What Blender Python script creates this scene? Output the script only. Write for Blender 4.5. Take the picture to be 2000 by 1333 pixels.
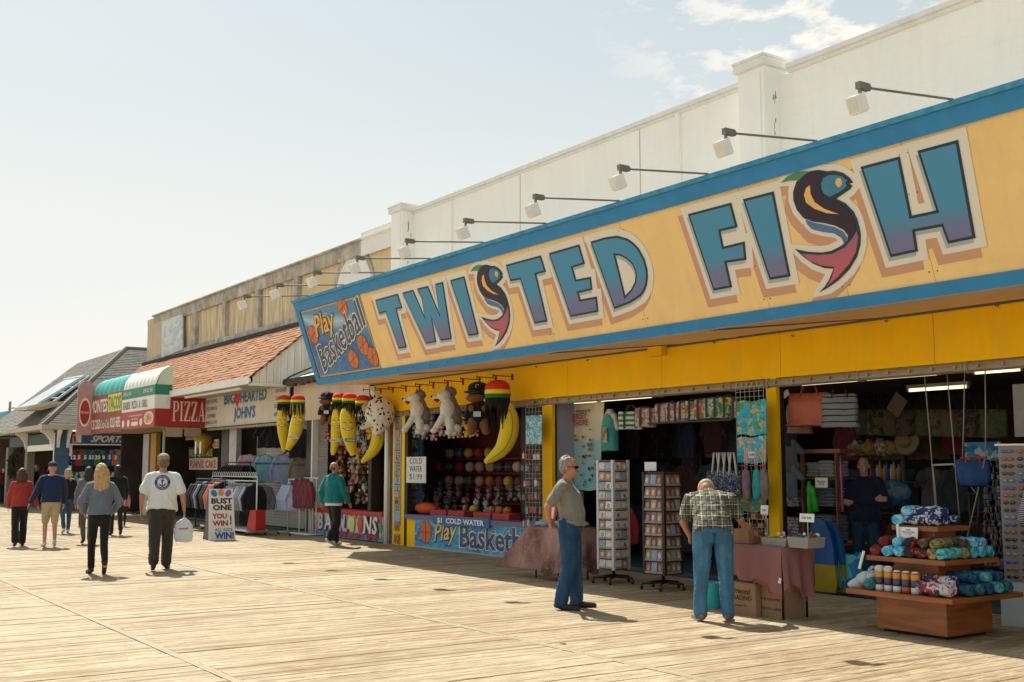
import bpy, bmesh, math, random
import numpy as np
from mathutils import Vector, Matrix
from mathutils.geometry import delaunay_2d_cdt

random.seed(7); np.random.seed(7)
for _o in list(bpy.data.objects): bpy.data.objects.remove(_o)
SC = bpy.context.scene
COL = SC.collection
R = math.radians

FPX, CX, CY, EYE, HOR, VPX = 2200.0, 1000.0, 666.5, 1.65, 914.0, -500.0
PITCH = math.atan((HOR - CY) / FPX)
YAW = math.atan((CX - VPX) / math.hypot(FPX, HOR - CY))
camd = bpy.data.cameras.new('camera'); cam = bpy.data.objects.new('camera', camd); COL.objects.link(cam)
camd.sensor_width = 36.0; camd.lens = FPX * 36.0 / 2000.0; camd.clip_end = 3000; camd.clip_start = 0.1
_d = Vector((-math.cos(YAW), math.sin(YAW), 0)); _fw = _d * math.cos(PITCH) + Vector((0, 0, math.sin(PITCH)))
_r = Vector((math.sin(YAW), math.cos(YAW), 0)); _up = -_d * math.sin(PITCH) + Vector((0, 0, math.cos(PITCH)))
cam.location = (0, 0, EYE)
cam.rotation_euler = Matrix(((_r.x, _up.x, -_fw.x), (_r.y, _up.y, -_fw.y), (_r.z, _up.z, -_fw.z))).to_euler()
SC.camera = cam
camd.dof.use_dof = False

SUN_EL, SUN_DX, SUN_DY = 54.0, 0.72, -0.08          # light travels towards +X, a little towards -Y
world = bpy.data.worlds.new('World'); SC.world = world; world.use_nodes = True
nt = world.node_tree; nt.nodes.clear()
_N = nt.nodes.new; _L = nt.links.new
wout = _N('ShaderNodeOutputWorld'); wbg = _N('ShaderNodeBackground'); wsky = _N('ShaderNodeTexSky')
wsky.sky_type = 'NISHITA'; wsky.sun_disc = False
wsky.sun_elevation = R(SUN_EL); wsky.sun_rotation = math.atan2(-SUN_DX, -SUN_DY)
wsky.air_density = 1.4; wsky.dust_density = 3.0; wsky.ozone_density = 2.0; wsky.altitude = 0
wbg.inputs['Strength'].default_value = 0.066
wtc = _N('ShaderNodeTexCoord'); wsep = _N('ShaderNodeSeparateXYZ'); _L(wtc.outputs['Generated'], wsep.inputs[0])
def wmath(op, a, b=None, c=None):
    n = _N('ShaderNodeMath'); n.operation = op
    for i, v in enumerate((a, b, c)):
        if v is None: continue
        if isinstance(v, (int, float)): n.inputs[i].default_value = v
        else: _L(v, n.inputs[i])
    return n.outputs[0]
zc = wmath('ADD', wmath('MAXIMUM', wsep.outputs[2], 0.0), 0.12)
comb = _N('ShaderNodeCombineXYZ'); _L(wmath('DIVIDE', wsep.outputs[0], zc), comb.inputs[0]); _L(wmath('DIVIDE', wsep.outputs[1], zc), comb.inputs[1])
n1 = _N('ShaderNodeTexNoise'); n1.inputs['Scale'].default_value = 7.5; n1.inputs['Detail'].default_value = 6; n1.inputs['Roughness'].default_value = .6; _L(comb.outputs[0], n1.inputs['Vector'])
n2 = _N('ShaderNodeTexNoise'); n2.inputs['Scale'].default_value = .42; n2.inputs['Detail'].default_value = 2; _L(comb.outputs[0], n2.inputs['Vector'])
r1 = _N('ShaderNodeMapRange'); r1.inputs[1].default_value = .49; r1.inputs[2].default_value = .58; _L(n1.outputs[0], r1.inputs[0])
r2 = _N('ShaderNodeMapRange'); r2.inputs[1].default_value = .46; r2.inputs[2].default_value = .58; _L(n2.outputs[0], r2.inputs[0])
az = _N('ShaderNodeVectorMath'); az.operation = 'DOT_PRODUCT'; _L(wtc.outputs['Generated'], az.inputs[0]); az.inputs[1].default_value = (-.50, .77, .40)
r3 = _N('ShaderNodeMapRange'); r3.inputs[1].default_value = .955; r3.inputs[2].default_value = .992; _L(az.outputs['Value'], r3.inputs[0])
cl = wmath('MULTIPLY', wmath('MULTIPLY', r1.outputs[0], r3.outputs[0]), .95)
lo = _N('ShaderNodeMapRange'); lo.inputs[1].default_value = .30; lo.inputs[2].default_value = .0; _L(wsep.outputs[2], lo.inputs[0])
cf = wmath('MAXIMUM', cl, wmath('MULTIPLY', r2.outputs[0], wmath('MULTIPLY', lo.outputs[0], .35)))
tint = _N('ShaderNodeMix'); tint.data_type = 'RGBA'; tint.inputs[0].default_value = .5; _L(wsky.outputs[0], tint.inputs[6]); tint.inputs[7].default_value = (6.6, 7.9, 7.6, 1)
hzf = _N('ShaderNodeMapRange'); hzf.inputs[1].default_value = .55; hzf.inputs[2].default_value = -.02; hzf.interpolation_type = 'SMOOTHSTEP'; _L(wsep.outputs[2], hzf.inputs[0])
hz = _N('ShaderNodeMix'); hz.data_type = 'RGBA'; _L(hzf.outputs[0], hz.inputs[0]); _L(tint.outputs[2], hz.inputs[6]); hz.inputs[7].default_value = (9.3, 9.4, 9.0, 1)
cmx = _N('ShaderNodeMix'); cmx.data_type = 'RGBA'; _L(cf, cmx.inputs[0]); _L(hz.outputs[2], cmx.inputs[6]); cmx.inputs[7].default_value = (10.6, 10.0, 8.9, 1)
_L(cmx.outputs[2], wbg.inputs['Color']); _L(wbg.outputs[0], wout.inputs['Surface'])

sund = bpy.data.lights.new('sun', 'SUN'); sun = bpy.data.objects.new('sun', sund); COL.objects.link(sun)
sund.energy = 5.0; sund.angle = R(0.55); sund.color = (1.0, .93, .79)
sun.rotation_euler = Vector((SUN_DX, SUN_DY, -1.0)).to_track_quat('-Z', 'Y').to_euler()
sun.location = (-20, 5, 30)
vs = SC.view_settings; SC.display_settings.display_device = 'sRGB'
vs.view_transform = 'Standard'; vs.look = 'None'; vs.gamma = 1.0; vs.exposure = 0.62
try: vs.use_curve_mapping = False
except Exception: pass
SC.cycles.max_bounces = 6; SC.cycles.diffuse_bounces = 4; SC.cycles.glossy_bounces = 2; SC.cycles.transparent_max_bounces = 6
SC.cycles.use_denoising = True
try: SC.cycles.denoiser = 'OPENIMAGEDENOISE'
except Exception: pass
SC.cycles.sample_clamp_indirect = 6

_C = Vector((0, 0, EYE))
def ray(px, py): return _fw * FPX + _r * (px - CX) - _up * (py - CY)
def PY(px, py, Y): v = ray(px, py); return _C + v * (Y / v.y)
def PX_(px, py, X): v = ray(px, py); return _C + v * (X / v.x)
def PF(px, py, a):                                # on the upright plane through a that faces the camera
    n = Vector((a.x, a.y, 0)).normalized(); v = ray(px, py); return _C + v * ((Vector((a.x, a.y, EYE)) - _C).dot(n) / v.dot(n))
def PZ(px, py, Z=0.0): v = ray(px, py); return _C + v * ((Z - EYE) / v.z)

class MB:
    def __init__(s): s.v = []; s.f = []; s.m = []; s.cm = 0
    def add(s, vs, fs, m=None):
        o = len(s.v); s.v += [tuple(p) for p in vs]
        m = s.cm if m is None else m
        for f in fs: s.f.append(tuple(i + o for i in f)); s.m.append(m)
    def box(s, x0, x1, y0, y1, z0, z1, m=None):
        if x1 < x0: x0, x1 = x1, x0
        if y1 < y0: y0, y1 = y1, y0
        if z1 < z0: z0, z1 = z1, z0
        s.add([(x0,y0,z0),(x1,y0,z0),(x1,y1,z0),(x0,y1,z0),(x0,y0,z1),(x1,y0,z1),(x1,y1,z1),(x0,y1,z1)],
              [(0,3,2,1),(4,5,6,7),(0,1,5,4),(1,2,6,5),(2,3,7,6),(3,0,4,7)], m)
    def obox(s, c, h, mat3=None, m=None):
        c = Vector(c); A = mat3 if mat3 is not None else Matrix.Identity(3)
        vs = []
        for z in (-1, 1):
            for x, y in ((-1,-1),(1,-1),(1,1),(-1,1)): vs.append(c + A @ Vector((x*h[0], y*h[1], z*h[2])))
        s.add(vs, [(0,3,2,1),(4,5,6,7),(0,1,5,4),(1,2,6,5),(2,3,7,6),(3,0,4,7)], m)
    def poly(s, pts, m=None): s.add(pts, [tuple(range(len(pts)))], m)
    def prism(s, pts, vec, m=None):
        n = len(pts); a = [Vector(p) for p in pts]; b = [p + Vector(vec) for p in a]
        s.add(a + b, [tuple(range(n - 1, -1, -1)), tuple(range(n, 2*n))] + [(i, (i+1) % n, n + (i+1) % n, n + i) for i in range(n)], m)
    def tube(s, pts, rad, n=6, m=None, cap=True, flat=1.0):
        pts = [Vector(p) for p in pts]; k = len(pts)
        if not hasattr(rad, '__len__'): rad = [rad] * k
        vs = []; up = None
        for i, p in enumerate(pts):
            t = (pts[min(i+1, k-1)] - pts[max(i-1, 0)])
            t = t.normalized() if t.length > 1e-9 else Vector((0, 0, 1))
            if up is None: up = Vector((0, 0, 1)) if abs(t.z) < .9 else Vector((1, 0, 0))
            a = t.cross(up)
            a = a.normalized() if a.length > 1e-6 else Vector((1, 0, 0))
            b = a.cross(t).normalized(); up = b
            for j in range(n):
                th = 2 * math.pi * j / n; vs.append(p + a * (math.cos(th) * rad[i]) + b * (math.sin(th) * rad[i] * flat))
        fs = [(i*n + j, i*n + (j+1) % n, (i+1)*n + (j+1) % n, (i+1)*n + j) for i in range(k-1) for j in range(n)]
        if cap: fs += [tuple(range(n-1, -1, -1)), tuple(range((k-1)*n, k*n))]
        s.add(vs, fs, m)
    def ell(s, c, r, nu=10, nv=7, m=None, A=None):
        c = Vector(c); vs = []; 
        if not hasattr(r, '__len__'): r = (r, r, r)
        A = A if A is not None else Matrix.Identity(3)
        for j in range(1, nv):
            ph = math.pi * j / nv
            for i in range(nu):
                th = 2 * math.pi * i / nu
                vs.append(c + A @ Vector((r[0]*math.sin(ph)*math.cos(th), r[1]*math.sin(ph)*math.sin(th), r[2]*math.cos(ph))))
        t = len(vs); vs.append(c + A @ Vector((0, 0, r[2]))); vs.append(c + A @ Vector((0, 0, -r[2])))
        fs = [(j*nu + i, (j+1)*nu + i, (j+1)*nu + (i+1) % nu, j*nu + (i+1) % nu) for j in range(nv-2) for i in range(nu)]
        fs += [(t, i, (i+1) % nu) for i in range(nu)] + [(t+1, (nv-2)*nu + (i+1) % nu, (nv-2)*nu + i) for i in range(nu)]
        s.add(vs, fs, m)
    def lathe(s, c, prof, n=14, m=None, cap=True):
        c = Vector(c); vs = []
        for r, z in prof:
            for i in range(n):
                th = 2*math.pi*i/n; vs.append(c + Vector((r*math.cos(th), r*math.sin(th), z)))
        k = len(prof)
        fs = [(j*n + i, j*n + (i+1) % n, (j+1)*n + (i+1) % n, (j+1)*n + i) for j in range(k-1) for i in range(n)]
        if cap: fs += [tuple(range(n-1, -1, -1)), tuple(range((k-1)*n, k*n))]
        s.add(vs, fs, m)
    def loft(s, rings, m=None, cap=True):      # rings: equal-length point lists
        n = len(rings[0]); vs = [p for r in rings for p in r]; k = len(rings)
        fs = [(j*n + i, j*n + (i+1) % n, (j+1)*n + (i+1) % n, (j+1)*n + i) for j in range(k-1) for i in range(n)]
        if cap: fs += [tuple(range(n-1, -1, -1)), tuple(range((k-1)*n, k*n))]
        s.add(vs, fs, m)
    def grid(s, fn, nu, nv, m=None):           # fn(u,v) in 0..1 -> point
        vs = [fn(i / nu, j / nv) for j in range(nv+1) for i in range(nu+1)]
        s.add(vs, [(j*(nu+1)+i, j*(nu+1)+i+1, (j+1)*(nu+1)+i+1, (j+1)*(nu+1)+i) for j in range(nv) for i in range(nu)], m)
    def mesh(s, name, mats, smooth=False):
        me = bpy.data.meshes.new(name); me.from_pydata([tuple(v) for v in s.v], [], s.f)
        if not isinstance(mats, (list, tuple)): mats = [mats]
        for mt in mats: me.materials.append(mt)
        if len(mats) > 1: me.polygons.foreach_set('material_index', [min(i, len(mats)-1) for i in s.m])
        if smooth: me.polygons.foreach_set('use_smooth', [True] * len(me.polygons))
        me.update(); return me
    def build(s, name, mats, parent=None, smooth=False, W=True, **kw):
        if parent is not None and W:
            iv = wm(parent).inverted(); s.v = [tuple(iv @ Vector(p)) for p in s.v]
        return link(name, s.mesh(name, mats, smooth), parent, **kw)

def wm(o):
    M_ = Matrix.Identity(4)
    while o is not None: M_ = o.matrix_basis @ M_; o = o.parent
    return M_
def tag(o, label=None, cat=None, group=None, kind=None):
    for k, v in (('label', label), ('category', cat), ('group', group), ('kind', kind)):
        if v: o[k] = v
    return o
def link(name, data, parent=None, loc=None, rot=None, **kw):
    o = bpy.data.objects.new(name, data); COL.objects.link(o)
    if parent is not None: o.parent = parent
    if loc is not None: o.location = loc
    if rot is not None: o.rotation_euler = rot
    return tag(o, **kw)
def thing(name, label, cat, loc=(0, 0, 0), rz=0.0, group=None):
    return link(name, None, None, loc, (0, 0, rz), label=label, cat=cat, group=group)
def kids(o): return [c for c in bpy.data.objects if c.parent == o]
def tree_of(o): return (o, [tree_of(c) for c in kids(o)])
def copy_tree(t, parent=None, label=None, loc=None, rot=None, scale=None, group=None):
    o, ch = t; c = o.copy(); COL.objects.link(c)
    if parent is not None: c.parent = parent
    if loc is not None: c.location = loc
    if rot is not None: c.rotation_euler = rot
    if scale is not None: c.scale = scale
    if label: c['label'] = label
    if group: c['group'] = group
    for k in ch: copy_tree(k, c)
    return c

MATS = {}
class NT:
    def __init__(s, name, rough=.6, metal=0.0, spec=.4):
        s.mt = bpy.data.materials.new(name); s.mt.use_nodes = True; s.t = s.mt.node_tree
        s.b = s.t.nodes['Principled BSDF']; s.b.inputs['Roughness'].default_value = rough; s.b.inputs['Metallic'].default_value = metal
        s.b.inputs['Specular IOR Level'].default_value = spec
    def n(s, kind, **kw):
        x = s.t.nodes.new('ShaderNode' + kind)
        for k, v in kw.items(): setattr(x, k, v)
        return x
    def l(s, a, b): s.t.links.new(a, b)
    def pos(s, scale=(1, 1, 1), obj=False):
        mp = s.n('Mapping'); mp.inputs['Scale'].default_value = scale
        if obj: s.l(s.n('TexCoord').outputs['Object'], mp.inputs[0])
        else: s.l(s.n('NewGeometry').outputs['Position'], mp.inputs[0])
        return mp.outputs[0]
    def noise(s, vec, scale, detail=3, rough=.55, dist=0.0):
        x = s.n('TexNoise'); x.inputs['Scale'].default_value = scale; x.inputs['Detail'].default_value = detail
        x.inputs['Roughness'].default_value = rough; x.inputs['Distortion'].default_value = dist
        if vec is not None: s.l(vec, x.inputs['Vector'])
        return x.outputs[0]
    def ramp(s, fac, stops, interp='LINEAR'):
        x = s.n('ValToRGB'); x.color_ramp.interpolation = interp; e = x.color_ramp.elements
        while len(e) < len(stops): e.new(.5)
        for i, (p, c) in enumerate(stops):
            e[i].position = p; e[i].color = (*c, 1) if hasattr(c, '__len__') else (c, c, c, 1)
        if fac is not None: s.l(fac, x.inputs[0])
        return x.outputs[0]
    def mix(s, fac, a, b, mode='MIX'):
        x = s.n('Mix', data_type='RGBA', blend_type=mode)
        for v, i in ((fac, 0), (a, 6), (b, 7)):
            if isinstance(v, (int, float)): x.inputs[i].default_value = v
            elif isinstance(v, tuple): x.inputs[i].default_value = (*v[:3], 1)
            else: s.l(v, x.inputs[i])
        return x.outputs[2]
    def math(s, op, a, b=None, c=None):
        x = s.n('Math', operation=op)
        for i, v in enumerate((a, b, c)):
            if v is None: continue
            if isinstance(v, (int, float)): x.inputs[i].default_value = v
            else: s.l(v, x.inputs[i])
        return x.outputs[0]
    def col(s, c):
        if isinstance(c, tuple): s.b.inputs['Base Color'].default_value = (*c[:3], 1)
        else: s.l(c, s.b.inputs['Base Color'])
    def bump(s, h, st=.3, dist=.01):
        x = s.n('Bump'); x.inputs['Strength'].default_value = st; x.inputs['Distance'].default_value = dist
        s.l(h, x.inputs['Height']); s.l(x.outputs[0], s.b.inputs['Normal'])

def M(name, col=0, rough=.6, var=.12, vs=6.0, bump=0.0, bs=60.0, metal=0.0, spec=.4, stretch=None, dirt=0.0, sheen=0.0):
    """plain coloured surface with a little tone variation, fine relief and optional vertical dirt streaks"""
    if name in MATS: return MATS[name]
    s = NT(name, rough, metal, spec); p = s.pos(stretch or (1, 1, 1))
    c0 = tuple(x * (1 - var) for x in col); c1 = tuple(min(1, x * (1 + var)) for x in col)
    c = s.mix(s.ramp(s.noise(p, vs, 4), [(.3, 0.0), (.7, 1.0)]), c0, c1)
    if dirt:
        d = s.ramp(s.noise(s.pos((3.0, 3.0, .35)), 2.2, 5, .65), [(.46, 0.0), (.72, 1.0)])
        c = s.mix(s.math('MULTIPLY', d, dirt), c, tuple(x * .32 for x in (.9, .85, .72)))
    s.col(c)
    if bump: s.bump(s.noise(s.pos(), bs, 4), bump, .01)
    if sheen: s.b.inputs['Sheen Weight'].default_value = sheen
    MATS[name] = s.mt; return s.mt
def ME(name, col, st):
    if name in MATS: return MATS[name]
    s = NT(name); s.b.inputs['Emission Color'].default_value = (*col, 1); s.b.inputs['Emission Strength'].default_value = st; s.col(col)
    MATS[name] = s.mt; return s.mt
def H(h):      # sRGB hex -> linear tuple
    v = [int(h[i:i+2], 16) / 255 for i in (0, 2, 4)]
    return tuple(x / 12.92 if x <= .04045 else ((x + .055) / 1.055) ** 2.4 for x in v)

def text_mesh(txt, size=1.0, bold=0.0, shear=0.0, align='CENTER', space=1.0, extrude=.001, wid=1.0):
    key = (txt, size, bold, shear, align, space, extrude, wid)
    cu = bpy.data.curves.new('t', 'FONT'); cu.body = txt; cu.size = size; cu.offset = bold; cu.shear = shear
    cu.align_x = align; cu.space_character = space; cu.extrude = extrude; cu.resolution_u = 2; cu.space_line = .85
    o = bpy.data.objects.new('t', cu); COL.objects.link(o)
    bpy.context.view_layer.update()
    me = bpy.data.meshes.new_from_object(o.evaluated_get(bpy.context.evaluated_depsgraph_get()))
    bpy.data.objects.remove(o); bpy.data.curves.remove(cu)
    return me
def lettering(name, txt, mat, parent, origin, ux, uz, size, bold=0.0, out=.004, fit=None, **kw):
    """flat letters at origin (centre of baseline), running along ux, standing along uz; fit = total width wanted"""
    me = text_mesh(txt, size, bold * size, **kw)
    ux = Vector(ux).normalized(); uz = Vector(uz).normalized(); n = ux.cross(uz)
    sx = 1.0
    n_ = len(me.vertices); co = np.empty(n_ * 3); me.vertices.foreach_get('co', co); co = co.reshape(-1, 3)
    if fit and n_:
        w = co[:, 0].max() - co[:, 0].min(); sx = fit / w; co[:, 0] -= (co[:, 0].max() + co[:, 0].min()) / 2
    O = Vector(origin) + n * out
    pts = np.array(O)[None, :] + co[:, :1] * sx * np.array(ux)[None] + co[:, 1:2] * np.array(uz)[None] + co[:, 2:3] * np.array(n)[None]
    if parent is not None:
        iv = np.array(wm(parent).inverted()); pts = pts @ iv[:3, :3].T + iv[:3, 3]
    me.vertices.foreach_set('co', pts.ravel()); me.update(); me.materials.clear(); me.materials.append(mat); me.name = name
    return link(name, me, parent)
YF = 11.74                                   # the shop fronts stand on this line
def XA(px, Y=YF): return PY(px, 900, Y).x
def ZA(px, py, Y=YF): return PY(px, py, Y).z

def deck_material():
    s = NT('weathered_deck_boards', .72, 0, .25)
    g = s.n('NewGeometry'); sx = s.n('SeparateXYZ'); s.l(g.outputs['Position'], sx.inputs[0])
    ix = s.math('FLOOR', s.math('DIVIDE', s.math('ADD', sx.outputs[0], 200.0), .14)); iy = s.math('FLOOR', s.math('DIVIDE', s.math('SUBTRACT', sx.outputs[1], .15), 3.05))
    cb = s.n('CombineXYZ'); s.l(ix, cb.inputs[0]); s.l(iy, cb.inputs[1])
    wn = s.n('TexWhiteNoise', noise_dimensions='3D'); s.l(cb.outputs[0], wn.inputs[0])
    base = s.ramp(wn.outputs[0], [(0.0, (.32, .235, .135)), (.15, (.43, .34, .205)), (.5, (.53, .435, .28)), (.85, (.61, .51, .35)), (1.0, (.41, .31, .18))])
    off = s.n('VectorMath', operation='MULTIPLY_ADD'); s.l(wn.outputs[1], off.inputs[0]); off.inputs[1].default_value = (9, 9, 9)
    s.l(s.pos((14, 1.1, 14)), off.inputs[2])
    grain = s.noise(off.outputs[0], 3.0, 6, .7, .6)
    c = s.mix(s.ramp(grain, [(.38, .95), (.58, 0.0)]), base, (.19, .125, .065))
    fine = s.noise(s.pos((60, 2.2, 60)), 2.0, 5, .75)
    c = s.mix(s.ramp(fine, [(.40, .9), (.54, 0.0)]), c, (.15, .10, .055))
    big = s.noise(s.pos((1, 1, 1)), .55, 4, .6)
    c = s.mix(s.ramp(big, [(.4, .0), (.7, .40)]), c, (.47, .42, .32))
    kn = s.n('TexVoronoi'); kn.inputs['Scale'].default_value = 1.0; s.l(s.pos((3.4, 1.7, 1)), kn.inputs['Vector'])
    lf = s.noise(s.pos((9, .35, 1)), 1.0, 2, .5); c = s.mix(s.ramp(lf, [(.36, .55), (.44, 0.0)]), c, (.20, .14, .075))
    c = s.mix(s.ramp(kn.outputs['Distance'], [(.02, .75), (.055, 0.0)]), c, (.12, .07, .035))
    s.col(c); s.bump(s.mix(.5, grain, fine), .55, .006)
    return s.mt
m_deck = deck_material()
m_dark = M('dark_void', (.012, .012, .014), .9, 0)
m_sand = M('beach_sand', (.42, .36, .26), .95, .15, .4, .3, 8)
m_yellow = M('yellow_paint', (.95, .53, .003), .7, .06, 1.6, .08, 40, dirt=.08, spec=.12)
m_peach = M('peach_sign_paint', (.89, .61, .26), .6, .06, 1.4, .06, 60, dirt=.10, spec=.2)
m_blue = M('blue_trim_paint', (.022, .22, .48), .6, .10, 2.5, .1, 40, dirt=.05)
m_tan = M('soffit_paint', (.80, .56, .33), .7, .08, 1.5, .1, 40, dirt=.15)
m_gtrim = M('grey_trim', (.10, .105, .10), .6, .15, 3)
m_white = M('white_wall_paint', (.92, .915, .87), .7, .03, .8, .1, 30, dirt=.05)
m_whitet = M('white_trim', (.80, .79, .75), .5, .04, 2, .05, 40, dirt=.15)
m_cream = M('cream_stucco', (.66, .55, .40), .85, .08, 1.3, .3, 40, dirt=.25)
m_conc = M('weathered_concrete', (.46, .43, .37), .95, .38, 3.2, .6, 22, dirt=.85)
m_stain = M('stained_cream_panel', (.68, .55, .35), .9, .30, 3.4, .35, 30, dirt=.85, stretch=(2.2, 2.2, .22))
m_metal = M('galvanised_metal', (.42, .41, .39), .45, .12, 6, metal=.6)
m_gpole = M('grey_conduit', (.17, .17, .16), .5, .1, 6)
m_black = M('black_metal', (.015, .015, .016), .45, .1, 6)
m_wood = M('brown_wood', (.20, .085, .03), .45, .35, 3, .15, 30, stretch=(1, 1, 9))
m_lav = M('lavender_wall', (.30, .30, .40), .8, .06, 2)
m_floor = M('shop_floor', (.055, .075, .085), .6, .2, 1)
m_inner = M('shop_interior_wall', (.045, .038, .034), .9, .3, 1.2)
m_roller = M('roller_shutter_metal', (.33, .28, .21), .5, .15, 4, metal=.3, dirt=.3)

mb = MB(); mb.box(-900, 900, -900, 900, -1.2, -.9); mb.build('ground', m_sand, kind='structure')
mb = MB(); mb.box(-150, 12, -9.2, 12.3, -.10, -.045)
deck = mb.build('boardwalk', M('joist_shadow', (.05, .035, .02), .95, .2, 2), kind='structure')
W_, G_ = .14, .007
pm = []
for k in range(5):
    mb = MB(); e = random.uniform(-.0015, .0015)
    mb.add([(G_/2, .006, 0), (W_-G_/2, .006, 0), (W_-G_/2, 2.9, 0), (G_/2, 2.9, 0), (G_/2, .006, -.03), (W_-G_/2, .006, -.03), (W_-G_/2, 2.9, -.03), (G_/2, 2.9, -.03),
            (G_/2+.004, .006, .003), (W_-G_/2-.004, .006, .003), (W_-G_/2-.004, 2.9, .003), (G_/2+.004, 2.9, .003)],
           [(8,9,10,11), (0,1,9,8), (1,2,10,9), (2,3,11,10), (3,0,8,11), (0,4,5,1), (1,5,6,2), (2,6,7,3), (3,7,4,0)])
    pm.append(mb.mesh('plank', m_deck))
far = MB(); n_pl = 0
ROWS = [.15 + 3.05*k for k in range(-3, 4)]
for row in ROWS:
    y0 = row + .105
    L_ = 2.97 if row < 9 else 2.45
    for i in range(-1000, 60):
        x = i * W_; 
        near = (row >= 0 and -15.4 < x < -4.9 and row < 9.2) or (row >= 9.2 and -15.4 < x < -4.9)
        z = random.uniform(-.003, .003)
        if x < -140: continue
        if near and n_pl < 300 and not (row < 3 and x < -13.4):
            o = link('plank', pm[n_pl % 5], deck, (x, y0, z)); o.scale = (1, L_/2.905, 1); n_pl += 1
        elif row < 0 and x < -60: continue
        else:
            a, b, c, d = x + G_/2, x + W_ - G_/2, y0 + .005, y0 + L_
            far.add([(a,c,z),(b,c,z),(b,d,z),(a,d,z),(a,c,-.03),(b,c,-.03),(b,d,-.03),(a,d,-.03)], [(0,1,2,3),(0,4,5,1),(1,5,6,2),(2,6,7,3),(3,7,4,0)])
far.build('plank_rows', m_deck, deck, kind='stuff')
m_joint = M('joint_board', (.34, .285, .195), .75, .12, 4, .4, 40, stretch=(.4, 8, 1), spec=.2)
for row in ROWS:
    x = -140
    jb = MB()
    while x < 8:
        L = random.uniform(3.4, 3.9); jb.box(x, x + L - .008, row + .030, row + .068, -.03, .004 + random.uniform(-.001, .001)); jb.box(x - 1.3, x + L - 1.308, row + .070, row + .108, -.03, .004); x += L
    jb.build('joint_boards', m_joint, deck, kind='stuff')
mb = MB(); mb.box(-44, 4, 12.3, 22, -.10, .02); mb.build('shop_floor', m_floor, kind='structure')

bld = thing('shop_building', 'white block building with yellow fascia over open souvenir shop fronts', 'building', (-14, YF, 0))
XL = -22.93
x = XL
while x < 4:
    x2 = min(x + 2.44, 4); mb = MB(); mb.box(x + .004, x2 - .004, YF, YF + .12, 2.885, 3.56); mb.build('fascia_panel', m_yellow, bld); x = x2
mb = MB(); mb.box(XL, 4, YF - .012, YF + .10, 3.50, 3.545); mb.build('fascia_trim', m_gtrim, bld)
mb = MB(); mb.box(XL - .16, XL - .005, YF - .03, YF + .2, 0, 3.55); mb.build('corner_post', M('dark_brown_post', (.03, .022, .018), .6), bld)
for (a, b) in ((XL + .02, XA(1059)), (XA(1059) + .02, XA(1500)), (XA(1500) + .02, -5.2), (-5.18, 3)):
    x = a
    while x < b - .1:
        x2 = min(x + 1.55, b); mb = MB()
        mb.tube([(x + .012, YF + .02, 2.815), (x2 - .012, YF + .02, 2.815)], .062, 10)
        mb.tube([(x + .002, YF + .02, 2.815), (x + .05, YF + .02, 2.815)], .074, 10)
        for k in range(5):
            xx = x + .2 + (x2 - x - .3) * k / 4; mb.box(xx - .012, xx + .012, YF - .075, YF - .03, 2.80, 2.84)
        mb.build('shutter_pipe', m_roller, bld, smooth=False); x = x2
def column(pxa, pxb, mt, z1=2.885, y1=.07, name='column'):
    mb = MB(); mb.box(XA(pxa), XA(pxb), YF + .002, YF + y1, 0, z1); return mb.build(name, mt, bld)
column(767, 790, m_yellow); column(1059, 1078, m_yellow); column(1499, 1519, m_yellow)
column(790.3, 796, M('dark_door_edge', (.02, .016, .014), .6), name='door_edge')
mb = MB(); mb.tube([(XA(760), YF - .06, 0), (XA(760), YF - .06, 3.0)], .05, 10); mb.tube([(XA(760), YF - .06, 2.98), (XA(751), YF - .30, 3.3), (XA(751), YF - .30, 3.44)], [.05, .07, .075], 10)
mb.build('downpipe', m_whitet, bld, smooth=True)
XC1, XC2 = XA(1078), XA(1519)
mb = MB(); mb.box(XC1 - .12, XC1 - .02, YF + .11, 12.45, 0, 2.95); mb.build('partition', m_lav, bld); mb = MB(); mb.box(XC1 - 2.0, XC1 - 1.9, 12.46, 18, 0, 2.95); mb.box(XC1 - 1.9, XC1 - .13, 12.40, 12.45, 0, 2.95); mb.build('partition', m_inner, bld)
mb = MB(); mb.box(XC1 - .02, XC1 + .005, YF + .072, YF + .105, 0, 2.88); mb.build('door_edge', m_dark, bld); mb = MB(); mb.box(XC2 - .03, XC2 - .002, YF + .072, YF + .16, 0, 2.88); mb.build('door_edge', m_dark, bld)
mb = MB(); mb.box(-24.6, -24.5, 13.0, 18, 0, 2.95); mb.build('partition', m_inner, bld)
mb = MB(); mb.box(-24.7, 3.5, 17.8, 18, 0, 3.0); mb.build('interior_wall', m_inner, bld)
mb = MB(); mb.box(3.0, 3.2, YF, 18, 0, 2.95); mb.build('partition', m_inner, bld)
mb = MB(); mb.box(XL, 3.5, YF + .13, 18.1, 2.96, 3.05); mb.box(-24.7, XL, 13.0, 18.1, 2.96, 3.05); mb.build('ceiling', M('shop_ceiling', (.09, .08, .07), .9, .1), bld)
YW, YP = 12.1, 11.8
xp2a, xp2b, xp1a, xp1b = -22.29, -21.78, PY(1441, 120, YP).x, PY(1491, 110, YP).x
mb = MB(); mb.box(xp2a, xp1a - .01, YW, YW + .25, 3.2, 7.30); mb.build('upper_wall', m_white, bld)
mb = MB(); mb.box(xp1b, 4, YW + .02, YW + .25, 3.2, 7.30); mb.build('upper_wall', m_white, bld)
mb = MB(); mb.box(XL, 4, YW + .3, 18.2, 3.06, 7.0); mb.build('rear_mass', m_white, bld)
mb = MB(); mb.box(XL, 4.0, YF + .125, YW + .3, 3.57, 3.75); mb.build('ledge_roof', m_white, bld)
bmv = []
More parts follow.
